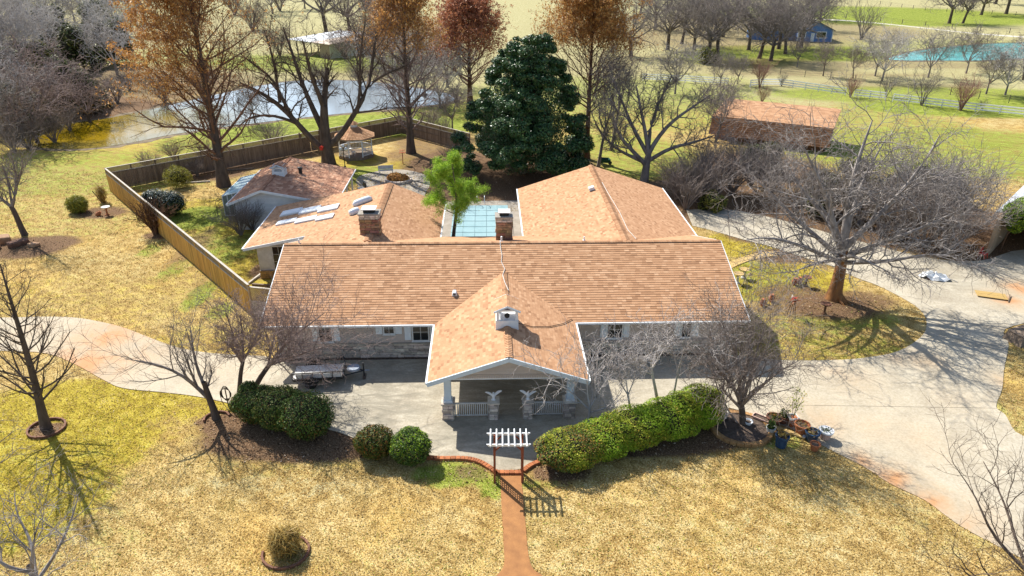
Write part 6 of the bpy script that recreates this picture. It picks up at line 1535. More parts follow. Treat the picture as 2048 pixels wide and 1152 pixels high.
gh = empty('greenhouse', HW(0, 0), HOUSE_A); tag(gh, 'lean-to greenhouse with turquoise glass roof against the pool house', 'greenhouse')
gx0, gx1, gy0, gy1 = -10.75, -8.95, 25.4, 31.0
m_ghw = mat('greenhouse_pane', (0.20, 0.25, 0.25, 1), (0.12, 0.16, 0.15, 1), scale=2, rough=.25, spec=.5)
zf = lambda x: 1.9 + (x - gx0) * .25
for i in range(5):
    ya, yb = gy0 + i * (gy1 - gy0) / 5 + .03, gy0 + (i + 1) * (gy1 - gy0) / 5 - .03
    MB().add([(gx0, ya, zf(gx0)), (gx1, ya, zf(gx1)), (gx1, yb, zf(gx1)), (gx0, yb, zf(gx0)), (gx0, ya, zf(gx0)-.03), (gx1, ya, zf(gx1)-.03), (gx1, yb, zf(gx1)-.03), (gx0, yb, zf(gx0)-.03)],
             [(0,1,2,3),(7,6,5,4),(0,4,5,1),(1,5,6,2),(2,6,7,3),(3,7,4,0)]).build('roof_pane', m_teal_g, gh)
f = MB()
for i in range(6):
    y = gy0 + i * (gy1 - gy0) / 5; f.bar((gx0, y, zf(gx0) + .01), (gx1, y, zf(gx1) + .01), .06, .06); f.box((gx0 - .03, y - .03, 0), (gx0 + .03, y + .03, 1.9))
f.bar((gx0, gy0, 1.91), (gx0, gy1, 1.91), .06, .08); f.box((gx0, gy0 - .03, .0), (gx1, gy0 + .03, .12))
for i in range(1, 4): x = gx0 + i * (gx1 - gx0) / 4; f.box((x - .03, gy0 - .03, 0), (x + .03, gy0 + .03, zf(x)))
f.build('frame', m_white, gh)
for i in range(4):
    xa, xb = gx0 + i * (gx1 - gx0) / 4 + .04, gx0 + (i + 1) * (gx1 - gx0) / 4 - .04
    MB().add([(xa, gy0, .14), (xb, gy0, .14), (xb, gy0, zf(xb) - .05), (xa, gy0, zf(xa) - .05), (xa, gy0 + .02, .14), (xb, gy0 + .02, .14), (xb, gy0 + .02, zf(xb) - .05), (xa, gy0 + .02, zf(xa) - .05)], [(0,1,2,3),(7,6,5,4),(0,4,5,1),(1,5,6,2),(2,6,7,3),(3,7,4,0)]).build('pane', m_ghw, gh)
for i in range(5):
    ya, yb = gy0 + i * (gy1 - gy0) / 5 + .04, gy0 + (i + 1) * (gy1 - gy0) / 5 - .04
    MB().box((gx0 - .01, ya, .1), (gx0 + .01, yb, 1.85)).build('pane', m_ghw, gh)
ar = empty('arched_trellis', G(446, 432)); tag(ar, 'small dark metal arch at the greenhouse corner', 'trellis')
for dx in (0, .5): MB().tube([(dx - .45 + .45 - .45 * math.cos(t), dx * .4, 1.3 + .45 * math.sin(t)) if 0 < t < PI else (-.45 if t <= 0 else .45, dx * .4, 1.3 if abs(t) < 9 else 0) for t in (0, .5, 1, 1.57, 2.1, 2.6, 3.1)], .025, 5).build('hoop', m_black, ar)
for sx in (-.45, .45): MB().tube([(sx, 0, 0), (sx, 0, 1.3)], .025, 5).build('leg', m_black, ar)

# ------------------------------------------------------------------ pool with its cover
pool = empty('swimming_pool', HW(0, 0), HOUSE_A); tag(pool, 'swimming pool under a pale turquoise cover with sewn strap grid', 'pool')
m_cover = mat('pool_cover', (0.21, 0.345, 0.375, 1), (0.26, 0.40, 0.43, 1), scale=.8, rough=.6, bmp=.25, bscale=1.5)
m_strap = mat('cover_strap', (0.15, 0.26, 0.29, 1), (0.18, 0.30, 0.33, 1), scale=3, rough=.7)
px0, px1, py0, py1 = 10.0, 15.1, 15.2, 27.6
vs, nxg, nyg = [], 12, 26
for j in range(nyg + 1):
    for i in range(nxg + 1):
        u, v = i / nxg, j / nyg
        vs.append((px0 + (px1 - px0) * u, py0 + (py1 - py0) * v, .10 - .05 * (4 * u * (1 - u)) * (4 * v * (1 - v)) + .008 * math.sin(i * 2.1 + j) * math.sin(j * 1.3)))
fs = [(j * (nxg + 1) + i, j * (nxg + 1) + i + 1, (j + 1) * (nxg + 1) + i + 1, (j + 1) * (nxg + 1) + i) for j in range(nyg) for i in range(nxg)]
MB().add(vs, fs).build('cover', m_cover, pool, smooth=True)
cop = MB()
for a, b in (((px0 - .3, py0 - .3), (px1 + .3, py0)), ((px0 - .3, py1), (px1 + .3, py1 + .3)), ((px0 - .3, py0), (px0, py1)), ((px1, py0), (px1 + .3, py1))): cop.box((*a, .0), (*b, .09))
cop.build('coping', m_patio, pool)
for i in range(1, 5): x = px0 + (px1 - px0) * i / 5; MB().tube([(x, py0, .115), (x, (py0 + py1) / 2, .075), (x, py1, .115)], .014, 4).build('strap', m_strap, pool)
for i in range(1, 9): y = py0 + (py1 - py0) * i / 9; MB().tube([(px0, y, .115), ((px0 + px1) / 2, y, .08), (px1, y, .115)], .014, 4).build('strap', m_strap, pool)
for x in (12.2, 12.9):
    MB().tube([(x, 27.95, .05), (x, 27.95, .85), (x, 27.75, 1.0), (x, 27.45, .95), (x, 27.3, .6)], .03, 6).build('handrail', m_white, pool)

# ------------------------------------------------------------------ gazebo
gz = empty('gazebo', G(713, 312), .2); tag(gz, 'white octagonal gazebo with brown shingle roof beside the big tree', 'gazebo')
R8 = lambda r, k, z: (r * math.cos(PI / 8 + k * PI / 4), r * math.sin(PI / 8 + k * PI / 4), z)
MB().lathe([(2.15, .0), (2.15, .3)], 8).build('floor', m_oldw, gz, rot=(0, 0, PI / 8))
for k in range(8):
    a, b = R8(2.45, k, 2.45), R8(2.45, k + 1, 2.45); c, d = R8(.42, k, 3.45), R8(.42, k + 1, 3.45)
    rp = MB().add([a, b, d, c] + [(p_[0], p_[1], p_[2] - .07) for p_ in (a, b, d, c)], [(0,1,2,3),(7,6,5,4),(0,4,5,1),(1,5,6,2),(2,6,7,3),(3,7,4,0)]).build('roof_panel', m_deck, gz)
    A_, B_, D_, C_ = [Vector(p_) for p_ in (a, b, d, c)]
    sv, sf = [], []
    for rI in range(9):
        t0_, t1_ = rI / 9, (rI + 1.12) / 9
        l0, l1 = A_.lerp(C_, t0_), B_.lerp(D_, t0_); u0, u1 = A_.lerp(C_, min(1, t1_)), B_.lerp(D_, min(1, t1_))
        m_n = max(1, int((l1 - l0).length / .32))
        for q in range(m_n):
            s0_, s1_ = q / m_n + .012, (q + 1) / m_n - .012; kk = len(sv); up_ = Vector((0, 0, .03)); up2 = Vector((0, 0, .012))
            sv += [l0.lerp(l1, s0_) + up_, l0.lerp(l1, s1_) + up_, u0.lerp(u1, s1_) + up2, u0.lerp(u1, s0_) + up2, l0.lerp(l1, s0_), l0.lerp(l1, s1_)]
            sf += [(kk, kk+1, kk+2, kk+3), (kk+4, kk+5, kk+1, kk)]
    tag(MB().add(sv, sf).build('shingles', m_shing, rp), kind='stuff')
    x, y, _ = R8(2.0, k, 0); MB().box((x - .06, y - .06, .3), (x + .06, y + .06, 2.42)).build('post', m_white, gz)
    e0, e1 = Vector(R8(2.0, k, 2.3)), Vector(R8(2.0, k + 1, 2.3)); MB().bar(e0, e1, .06, .2).build('fascia', m_white, gz)
    if k not in (5,):
        rl = MB().bar((e0.x, e0.y, 1.15), (e1.x, e1.y, 1.15), .07, .07).bar((e0.x, e0.y, .45), (e1.x, e1.y, .45), .05, .06).build('railing', m_white, gz)
        bme = MB().box((-.02, -.02, .45), (.02, .02, 1.13)).mesh('baluster', m_white)
        for i in range(1, 9): p_ = e0.lerp(e1, i / 9); inst('baluster', bme, rl, (p_.x, p_.y, 0))
cp = MB().lathe([(.4, 3.4), (.4, 3.8)], 8).build('roof_lantern', m_white, gz)
MB().lathe([(.62, 3.78), (.3, 4.02), (.05, 4.15), (.02, 4.3)], 8).build('lantern_roof', m_shing, cp)
for k in range(3):
    a = k * 2.1 + .4; st = empty('garden_chair', gz.location + Vector((math.cos(a) * .9, math.sin(a) * .9, .3)), a); tag(st, ('white metal chair at the back of the gazebo', 'white metal chair at the left side of the gazebo', 'white metal chair at the open front of the gazebo')[k], 'chair')
    MB().lathe([(.2, .42), (.22, .45), (.2, .47)], 10).build('seat', m_white, st); MB().tube([(.18, -.18, .45), (.24, -.14, .9), (.26, 0, .98), (.24, .14, .9), (.18, .18, .45)], .02, 5).build('backrest', m_white, st)
    for lx, ly in ((.15, .15), (.15, -.15), (-.15, .15), (-.15, -.15)): MB().tube([(lx, ly, .44), (lx * 1.2, ly * 1.2, 0)], .015, 5).build('leg', m_white, st)
lp = empty('lamp_post', G(690, 334)); tag(lp, 'black garden lamp post with three white globes beside the gazebo', 'lamp')
MB().lathe([(.12, 0), (.12, .08), (.05, .15), (.04, 1.9), (.06, 1.95), (.03, 2.1)], 8).build('pole', m_black, lp)
gl = MB().lathe([(math.sin(t) * .19, -math.cos(t) * .19) for t in np.linspace(.1, PI - .1, 9)], 12).mesh('globe', m_white, True)
for p_ in ((-.3, 0, 2.05), (.3, 0, 2.05), (0, 0, 2.4)):
    inst('globe', gl, lp, p_); MB().tube([(0, 0, 1.9), (p_[0] * .8, 0, 1.85), (p_[0], 0, p_[2] - .17)], .02, 5).build('arm', m_black, lp)
ch = empty('patio_chair', G(724, 384), .5); tag(ch, 'grey cushioned patio chair behind the left rear wing', 'chair')
MB().box((-.35, -.35, .30), (.35, .35, .45)).build('seat', m_grey, ch, bevel=.03); MB().box((.25, -.35, .42), (.38, .35, 1.0)).build('backrest', m_black, ch, bevel=.03)
for s_ in (-.36, .36): MB().tube([(-.33, s_, 0), (-.33, s_, .6), (.3, s_, .62), (.36, s_, 0)], .022, 5).build('armrest', m_black, ch)
fb = empty('stone_planter', G(797, 362)); tag(fb, 'round stone edged planter of dry orange plants on the patio', 'planter')
for k in range(18): a = 2 * PI * k / 18; inst('stone', rnd.choice(ST_GREY), fb, (1.25 * math.cos(a), 1.25 * math.sin(a), .14), (0, 0, a), (.3, .4, .3))
MB().lathe([(1.15, 0), (1.15, .2), (.3, .3)], 14).build('soil', m_bed, fb)
C, N = lump_points(np.random.default_rng(3), [(-.3, 0, .3, .9, .9, .55), (.5, -.2, .25, .7, .7, .5)], 1500); v, q = leaf_arrays(np.random.default_rng(4), C, N, .28, .4, .9)
inst('foliage', np_mesh('foliage', v, q, mat=L_RUST), fb)
bfd = empty('bird_feeder', G(806, 328)); tag(bfd, 'rusty bird feeder on a post in the red mulch', 'bird feeder')
MB().tube([(0, 0, 0), (0, 0, 1.3)], .05, 6).build('post', m_kerb, bfd); MB().box((-.35, -.2, 1.3), (.35, .2, 1.36)).build('tray', m_kerb, bfd); MB().bar((-.3, -.12, 1.62), (.3, -.12, 1.62), .3, .03).build('roof', m_kerb, bfd); MB().tube([(0, 0, 1.3), (0, 0, 1.62)], .02, 5).build('stem', m_kerb, bfd)
bn = empty('garden_bench', G(772, 348), .2); tag(bn, 'pale garden bench beside the round planter', 'bench')
MB().box((-.8, -.2, .4), (.8, .2, .47)).build('seat', m_offwhite, bn); MB().box((-.8, .2, .5), (.8, .25, .9)).build('backrest', m_offwhite, bn)
for s_ in (-.7, .7): MB().box((s_ - .04, -.2, 0), (s_ + .04, .24, .4)).build('leg', m_offwhite, bn)
m_red = mat('red_paint', (0.55, 0.035, 0.02, 1), (0.42, 0.03, 0.02, 1), scale=4, rough=.5)
rb_o = empty('bird_house', GY(643, 300, G(658, 328).y - .9)); tag(rb_o, 'red bird house on the trunk of the massive tree', 'bird house')
MB().box((-.16, -.14, 0), (.16, .14, .3)).build('box', m_red, rb_o); MB().add([(-.22, -.2, .3), (.22, -.2, .3), (.22, .2, .3), (-.22, .2, .3), (0, -.2, .48), (0, .2, .48)], [(0,1,4),(1,2,5,4),(2,3,5),(3,0,4,5),(3,2,1,0)]).build('roof', m_red, rb_o)
wb = empty('wheelbarrow', G(1207, 330), .15); tag(wb, 'dark green wheelbarrow standing behind the right rear wing', 'wheelbarrow')
m_dgreen = mat('dark_green_paint', (0.012, 0.06, 0.045, 1), (0.02, 0.075, 0.055, 1), scale=4, rough=.4)
MB().add([(-.4, -.35, .35), (.5, -.35, .35), (.5, .35, .35), (-.4, .35, .35), (-.65, -.5, .8), (.7, -.5, .7), (.7, .5, .7), (-.65, .5, .8)], [(0,3,2,1),(0,1,5,4),(1,2,6,5),(2,3,7,6),(3,0,4,7)]).build('tray', m_dgreen, wb)
MB().lathe([(.18, -.06), (.22, -.04), (.22, .04), (.18, .06)], 14).build('wheel', m_black, wb, loc=(.75, 0, .22), rot=(PI / 2, 0, 0))
for s_ in (-1, 1): MB().tube([(.75, s_ * .1, .22), (-.3, s_ * .3, .38), (-1.1, s_ * .33, .62)], .025, 5).build('handle', m_oldw, wb); MB().tube([(-.3, s_ * .28, .36), (-.4, s_ * .3, 0)], .02, 5).build('leg', m_black, wb)

# ------------------------------------------------------------------ arbour over the walk
ab = empty('garden_arbour', Vector((-0.12, 25.55, 0)), .02); tag(ab, 'white topped rust brown arbour with lattice sides over the walk', 'arbour')
m_rust = mat('rust_stain_wood', (0.26, 0.075, 0.035, 1), (0.17, 0.05, 0.025, 1), scale=4, rough=.8)
for sx in (-.64, .64):
    for sy in (-.33, .33):
        MB().box((sx - .05, sy - .05, 0), (sx + .05, sy + .05, 2.25)).build('post', m_rust, ab)
    lt = MB()
    for k in range(14): lt.bar((sx, -.30, .12 + k * .15), (sx, .30, .12 + k * .15), .02, .028)
    for k in range(4): lt.bar((sx, -.2 + k * .133, .08), (sx, -.2 + k * .133, 2.1), .028, .022)
    lt.build('lattice', m_rust, ab)
    for sy in (-.33, .33): MB().bar((sx, sy, 1.85), (sx - math.copysign(.32, sx), sy, 2.18), .045, .06).build('brace', m_rust, ab)
for sy in (-.40, .40):
    MB().add([(-1.0, sy - .025, 2.30), (-.9, sy - .025, 2.18), (.9, sy - .025, 2.18), (1.0, sy - .025, 2.30), (-1.0, sy + .025, 2.30), (-.9, sy + .025, 2.18), (.9, sy + .025, 2.18), (1.0, sy + .025, 2.30)],
             [(0,1,2,3),(7,6,5,4),(0,4,5,1),(1,5,6,2),(2,6,7,3),(3,7,4,0)]).build('beam', m_white, ab)
for k in range(7): x = -.82 + k * .273; MB().box((x - .028, -.62, 2.303), (x + .028, .62, 2.38)).build('rafter', m_white, ab)

# ------------------------------------------------------------------ trailer
tr = empty('utility_trailer', G(652, 770), math.radians(6.5)); tag(tr, 'small flatbed utility trailer with black rails parked under the rosy trees', 'trailer')
m_bedw = mat('grey_deck_board', (0.74, 0.72, 0.69, 1), (0.60, 0.585, 0.56, 1), scale=3, rough=.8, obj=.08, stretch=(.3, 3, 1))
tx0, tx1, ty0, ty1 = -1.75, 1.0, -.1, 1.28
bdm = MB().box((tx0, 0, 0), (tx1, (ty1 - ty0) / 8 - .012, .035)).mesh('deck_board', m_bedw)
for i in range(8): inst('deck_board', bdm, tr, (0, ty0 + i * (ty1 - ty0) / 8, .54))
fr = MB()
for y in (ty0 - .03, ty1 + .03): fr.box((tx0, y - .035, .44), (tx1, y + .035, .56))
for x in (tx0, tx1, -.4): fr.box((x - .035, ty0, .44), (x + .035, ty1, .535))
fr.build('frame', m_black, tr)
rl = MB()
for y in (ty0 - .03, ty1 + .03):
    rl.bar((tx0, y, .93), (tx1, y, .93), .06)
    for k in range(6): x = tx0 + (tx1 - tx0) * k / 5; rl.bar((x, y, .5), (x, y, .93), .04)
rl.bar((tx1, ty0, .93), (tx1, ty1, .93), .045); rl.bar((tx1, ty0 + .45, .5), (tx1, ty0 + .45, .93), .04); rl.bar((tx1, ty1 - .45, .5), (tx1, ty1 - .45, .93), .04)
rl.build('rail', m_black, tr)
MB().box((tx1 - .05, ty0, .56), (tx1 - .02, ty1, .86)).build('front_board', m_bedw, tr); MB().box((tx0 + .2, ty0 + .0, .56), (tx1 - .06, ty0 + .03, .85)).build('side_board', m_bedw, tr)
m_tyre = mat('tyre_rubber', (0.02, 0.02, 0.02, 1), (0.035, 0.035, 0.035, 1), scale=6, rough=.9)
for y in (ty0 - .22, ty1 + .22):
    w_ = MB().lathe([(.20, -.09), (.30, -.09), (.33, -.05), (.33, .05), (.30, .09), (.20, .09)], 18).build('wheel', m_tyre, tr, loc=(-.75, y, .33), rot=(PI / 2, 0, 0))
    MB().lathe([(.02, -.07), (.20, -.075), (.20, .075), (.02, .07)], 14).build('rim', m_grey, w_)
    MB().tube([(-1.15, y, .42), (-1.05, y, .66), (-.75, y, .74), (-.45, y, .66), (-.35, y, .42)], .06, 4).build('fender', m_black, tr)
for s_ in (.15, 1.03): MB().tube([(tx1, s_, .46), (tx1 + 1.15, .59, .46)], .04, 4).build('tongue', m_black, tr)
MB().tube([(tx1 + 1.1, .59, .1), (tx1 + 1.1, .59, .98)], .04, 6).build('jack', m_black, tr); MB().box((tx1 + 1.02, .3, .02), (tx1 + 1.2, .85, .1)).build('jack_foot', m_oldw, tr)
MB().tube([(tx1 + 1.15, .59, .46), (tx1 + 1.42, .59, .46)], [.05, .06], 6).build('coupler', m_grey, tr)
m_bluegrey = mat('blue_grey_vinyl', (0.30, 0.34, 0.40, 1), (0.24, 0.28, 0.34, 1), scale=3, rough=.5)
sp = MB().lathe([(.05, .6), (.36, .6), (.38, .66), (.34, .74), (.05, .76)], 18, (tx1 + .55, .59, 0)).build('spare_wheel_cover', m_bluegrey, tr, smooth=False)

# ------------------------------------------------------------------ eagles, chandelier, hose post
def eagle(loc, label, mirror):
    r = empty('eagle_statue', loc, HOUSE_A); tag(r, label, 'statue'); r.scale = (.66, .66, .70)
    MB().lathe([(.17, 0), (.19, .05), (.14, .12), (.09, .16), (.10, .2), (.15, .3), (.16, .40), (.12, .50), (.08, .56), (.085, .61), (.07, .67), (.02, .70)], 12, sy=.8).build('body', m_white, r, smooth=True)
    MB().tube([(0, -.05, .63), (0, -.13, .62), (0, -.16, .58)], [.03, .022, .006], 6).build('beak', m_offwhite, r)
    for s_ in (-1, 1):
        w_ = MB(); a = 1.0 if s_ == mirror else .82
        pts = [(.06, .50), (.18, .66), (.36, .80), (.58, .84), (.68, .78), (.56, .70), (.42, .60), (.26, .46), (.1, .32)]
        pts = [(s_ * x, .3 + (z - .3) * a) for x, z in pts]
        n = len(pts); w_.add([(x, .06 - abs(x) * .05, z) for x, z in pts] + [(x, -.02 + abs(x) * .01, z) for x, z in pts], [tuple(range(n)), tuple(range(n, 2 * n))[::-1]] + [(i, (i + 1) % n, (i + 1) % n + n, i + n) for i in range(n)])
        w_.build('wing', m_white, r)
    MB().add([(-.06, .1, .25), (.06, .1, .25), (.12, .2, .02), (-.12, .2, .02), (-.05, .05, .25), (.05, .05, .25), (.1, .12, .02), (-.1, .12, .02)], [(0,1,2,3),(7,6,5,4),(0,4,5,1),(1,5,6,2),(2,6,7,3),(3,7,4,0)]).build('tail', m_white, r)
eagle(HW(13.42, -5.52, 1.09), 'white spread winged eagle statue on the pillar left of the porch entry', 1)
eagle(HW(15.22, -5.52, 1.09), 'white spread winged eagle statue on the pillar right of the porch entry', -1)
cl = empty('chandelier', HW(14.3, -3.6, 2.4), HOUSE_A); tag(cl, 'small chandelier with pale glass shades hanging under the porch roof', 'lamp')
MB().tube([(0, 0, 0), (0, 0, -.5)], .015, 5).build('rod', m_black, cl)
for k in range(5):
    a = 2 * PI * k / 5 + .3; x, y = .33 * math.cos(a), .33 * math.sin(a)
    MB().tube([(0, 0, -.45), (x * .6, y * .6, -.55), (x, y, -.42)], .012, 5).build('arm', m_black, cl)
    MB().lathe([(.03, 0), (.07, .05), (.09, .14)], 10, (x, y, -.42)).build('lamp_shade', m_white, cl)
hp = empty('hose_post', G(457, 812)); tag(hp, 'garden hose coiled on a rusty post beside the left bushes', 'garden hose')
MB().tube([(0, 0, 0), (0, 0, 1.15)], .035, 6).build('post', m_oldw, hp)
m_hose = mat('hose_rubber', (0.10, 0.085, 0.06, 1), (0.07, 0.06, 0.045, 1), scale=5, rough=.6)
for k in range(4): MB().tube([(.30 * (1 - .1 * k) * math.cos(t), -.05 + .015 * k, .82 + (.32 + .05 * k) * math.sin(t)) for t in np.linspace(0, 2 * PI, 20)], .018, 5).build('hose_coil', m_hose, hp)
MB().tube([(-.3, -.05, .8), (-.25, -.1, .35), (-.05, -.2, .1), (.2, -.5, .03), (.5, -.4, .03)], .018, 5).build('hose_end', m_hose, hp)

# ------------------------------------------------------------------ pots and the round planter
m_terra = mat('terracotta', (0.42, 0.155, 0.065, 1), (0.32, 0.115, 0.05, 1), scale=5, rough=.85)
m_blueg = mat('blue_glaze', (0.018, 0.045, 0.10, 1), (0.03, 0.075, 0.14, 1), scale=5, rough=.25, spec=.5)
m_pink = mat('pink_clay', (0.62, 0.42, 0.34, 1), (0.50, 0.33, 0.27, 1), scale=5, rough=.8)
m_brownpot = mat('brown_clay', (0.20, 0.09, 0.05, 1), (0.14, 0.065, 0.04, 1), scale=5, rough=.8)
def pot(px, py, r, h, mt, label, plant_=None, taper=.68, rim=None):
    o = empty('flower_pot', G(px, py, .035)); tag(o, label, 'flower pot'); o.scale = (1.18, 1.18, 1.12)
    MB().lathe([(r * taper * .9, 0), (r * taper, .02), (r * .93, h * .80), (r * 1.06, h * .82), (r * 1.08, h), (r * .93, h), (r * .88, h * .86)], 16).build('pot_body', mt, o)
    if rim: MB().lathe([(r * 1.085, h * .83), (r * 1.095, h * 1.005), (r * .95, h * 1.01), (r * .95, h * .99)], 16).build('rim', rim, o)
    MB().lathe([(r * .88, h * .84), (r * .5, h * .88), (.01, h * .89)], 12).build('soil', m_bed, o)
    if plant_:
        mt_, n, s_, hh = plant_; rg = np.random.default_rng(int(px)); C = rg.normal(0, 1, (n, 3)) * np.array([r * .4, r * .4, hh * .3]) + np.array([0, 0, h + hh * .3]); C[:, 2] = np.maximum(C[:, 2], h * .9)
        v, q = leaf_arrays(rg, C, np.tile([0, 0, .4], (n, 1)), s_, .35, 1.0); inst('foliage', np_mesh('foliage', v, q, mat=mt_), o)
    return o
pot(1447, 838, .20, .46, m_offwhite, 'grey white urn at the hedge side of the brick planter', taper=.6)
pot(1495, 852, .19, .30, m_white, 'small white bowl in the brick planter', taper=.5)
pot(1547, 846, .34, .36, m_brownpot, 'wide brown bowl of dry leaves at the back of the pot group', (L_RUSTSHRUB, 60, .14, .12))
pot(1565, 845, .24, .40, m_brownpot, 'brown pot with grey green succulent behind the square planter', (L_JUN, 220, .12, .4))
pot(1540, 866, .20, .34, m_offwhite, 'small pale pot holding a green cactus', (L_HEDGE, 260, .12, .42))
pot(1601, 866, .31, .52, m_terra, 'large terracotta pot in the middle of the pot group', (L_STRAW, 30, .12, .08))
pot(1622, 880, .30, .48, m_blueg, 'dark blue glazed pot beside the pink pot', (L_STRAW, 40, .14, .12))
pot(1649, 876, .29, .46, m_pink, 'pink clay pot with white rim standing out on the concrete', (L_JUN, 60, .12, .1), rim=m_white)
pot(1628, 900, .21, .36, m_terra, 'small terracotta pot nearest the lawn')
pot(1561, 892, .28, .60, m_blueg, 'tall blue pot at the front of the pot group', (L_STRAW, 60, .18, .2), taper=.8)
sq = empty('flower_pot', G(1583, 850, .035), .1); tag(sq, 'square terracotta planter with white rim holding a tall leafy sapling', 'flower pot')
MB().add([(-.17, -.17, 0), (.17, -.17, 0), (.17, .17, 0), (-.17, .17, 0), (-.22, -.22, .5), (.22, -.22, .5), (.22, .22, .5), (-.22, .22, .5)], [(0,3,2,1),(4,5,6,7),(0,1,5,4),(1,2,6,5),(2,3,7,6),(3,0,4,7)]).build('pot_body', m_terra, sq)
rm = MB()
for a, b in (((-.25, -.25), (.25, -.2)), ((-.25, .2), (.25, .25)), ((-.25, -.2), (-.2, .2)), ((.2, -.2), (.25, .2))): rm.box((*a, .46), (*b, .56))
rm.build('rim', m_offwhite, sq)
stp = [[(0, 0, .45), (.05, 0, 1.2), (.15, .05, 1.9)], [(0, 0, .5), (-.15, 0, 1.1), (-.3, -.1, 1.6)], [(.02, 0, .6), (.25, .05, 1.3), (.4, .1, 1.75)], [(.05, 0, 1.0), (0, .1, 1.6), (-.05, .1, 2.1)]]
sm = MB()
for s_ in stp: sm.tube(s_, [.02, .012, .006], 5)
sm.build('stem', B_GREY, sq); rg = np.random.default_rng(2); C = np.concatenate([np.array(s_[1:])[rg.integers(0, 2, 40)] + rg.normal(0, .13, (40, 3)) for s_ in stp]); v, q = leaf_arrays(rg, C, np.tile([0, 0, .5], (len(C), 1)), .11, .5, .9); inst('foliage', np_mesh('foliage', v, q, mat=L_HEDGEY), sq)
tg = empty('planter_trough', G(1521, 842, .035), -.7); tag(tg, 'rectangular pale rimmed trough of dry stems beside the brick planter', 'planter')
MB().add([(-.36, -.13, 0), (.36, -.13, 0), (.36, .13, 0), (-.36, .13, 0), (-.42, -.18, .24), (.42, -.18, .24), (.42, .18, .24), (-.42, .18, .24)], [(0,3,2,1),(0,1,5,4),(1,2,6,5),(2,3,7,6),(3,0,4,7)]).build('pot_body', m_pink, tg); MB().box((-.38, -.15, .16), (.38, .15, .19)).build('soil', m_bed, tg)
rm = MB()
for a, b in (((-.44, -.2), (.44, -.16)), ((-.44, .16), (.44, .2)), ((-.44, -.16), (-.4, .16)), ((.4, -.16), (.44, .16))): rm.box((*a, .22), (*b, .26))
rm.build('rim', m_pink, tg)
pk = empty('wooden_plank', G(1580, 866, .035), -.62); tag(pk, 'weathered tan plank lying among the flower pots', 'plank')
MB().box((-.75, -.12, 0), (.75, .12, .09)).build('board', m_path, pk, bevel=.01); MB().box((.62, -.1, .09), (.76, .1, .12)).build('end_cap', m_white, pk)
rp_ = empty('brick_planter', G(1482, 860)); tag(rp_, 'round brick edged planter around the purple twigged tree', 'planter')
bmesh_ = MB().cbox((0, 0, 0), (.33, .24, .20)).mesh('brick', m_kerb, bevel=.012)
m_buff = mat('buff_brick', (0.44, 0.25, 0.10, 1), (0.30, 0.16, 0.065, 1), scale=4, rough=.9, obj=.25, bmp=.3)
bmesh_.materials[0] = m_buff
for ring in range(1):
    for k in range(27):
        a = 2 * PI * (k + ring * .5) / 27; inst('brick', bmesh_, rp_, (1.45 * math.cos(a), 1.32 * math.sin(a), .10 + ring * .205), (0, 0, a + PI / 2))
MB().lathe([(1.38, .0), (1.38, .14), (.4, .20)], 20, sy=.91).build('soil', m_bed, rp_)
rg1 = empty('edging_ring', G(94, 858)); tag(rg1, 'low red edging ring around the front left cypress', 'edging')
em = MB().cbox((0, 0, 0), (.30, .10, .16)).mesh('edging_block', m_brownpot, bevel=.012)
for k in range(18): a = 2 * PI * k / 18; inst('edging_block', em, rg1, (.86 * math.cos(a), .80 * math.sin(a), .06), (rnd.uniform(-.1, .1), rnd.uniform(-.1, .1), a + PI / 2))
rg2 = empty('edging_ring', G(572, 1106)); tag(rg2, 'low red edging ring around the dry ornamental grass', 'edging')
for k in (0, 1, 2, 3, 10, 11, 12, 13, 14, 15, 16, 17, 18): a = 2 * PI * k / 19; inst('edging_block', em, rg2, (.92 * math.cos(a), .86 * math.sin(a), .05), (rnd.uniform(-.1, .1), rnd.uniform(-.1, .1), a + PI / 2))
rg3 = empty('edging_ring', G(434, 838)); tag(rg3, 'broken red edging around the leaning bare tree', 'edging')
for k in range(9): a = -2.4 + k * .34; inst('edging_block', em, rg3, (.62 * math.cos(a + 3.1), .56 * math.sin(a + 3.1), .05), (rnd.uniform(-.2, .2), rnd.uniform(-.2, .2), a + PI / 2))

# ------------------------------------------------------------------ bed ornaments
for i, (px, py, sx, sy, sz, lab) in enumerate(((10, 483, 1.1, .7, .62, 'big brown boulder at the left frame edge of the rock bed'), (38, 490, 1.2, .6, .50, 'long flat boulder beside the pruned tree'), (68, 492, .7, .5, .32, 'small boulder right of the pruned tree'), (-12, 500, .9, .6, .6, 'boulder cut by the left frame edge'))):
    o = inst('boulder', unit_stone[i % 5].copy(), None, G(px, py) + Vector((0, 0, sz * .35)), (.1, .05, rnd.uniform(0, 3)), (sx * 1.3, sy * 1.3, sz)); o.data.materials.append(m_stone_b); tag(o, lab, 'boulder', 'boulders in the rock edged bed')
    mod = o.modifiers.new('round', 'SUBSURF'); mod.levels = 2; mod.render_levels = 2
def birdbath(px, py, h, r, mt, mt2, label, name='birdbath', cat='birdbath'):
    o = empty(name, G(px, py)); tag(o, label, cat)
    MB().lathe([(r * .5, 0), (r * .48, .06), (r * .22, .16), (r * .2, h * .8), (r * .4, h * .92)], 12).build('pedestal', mt, o)
    MB().lathe([(r * .35, h * .9), (r * .95, h), (r, h + .06), (r * .9, h + .05), (r * .2, h + .0)], 16).build('bowl', mt2, o)
    return o
birdbath(215, 430, .75, .38, m_terra, m_offwhite, 'birdbath with white bowl and terracotta pedestal left of the fence')
birdbath(1474, 566, .75, .40, m_offwhite, m_path, 'cream birdbath beside the right end of the house')
birdbath(1486, 556, .7, .38, m_offwhite, m_path, 'second cream birdbath just behind the one at the house end')
birdbath(1648, 628, .75, .36, B_BROWN, m_brownpot, 'dark brown birdbath in front of the silver tree trunk')
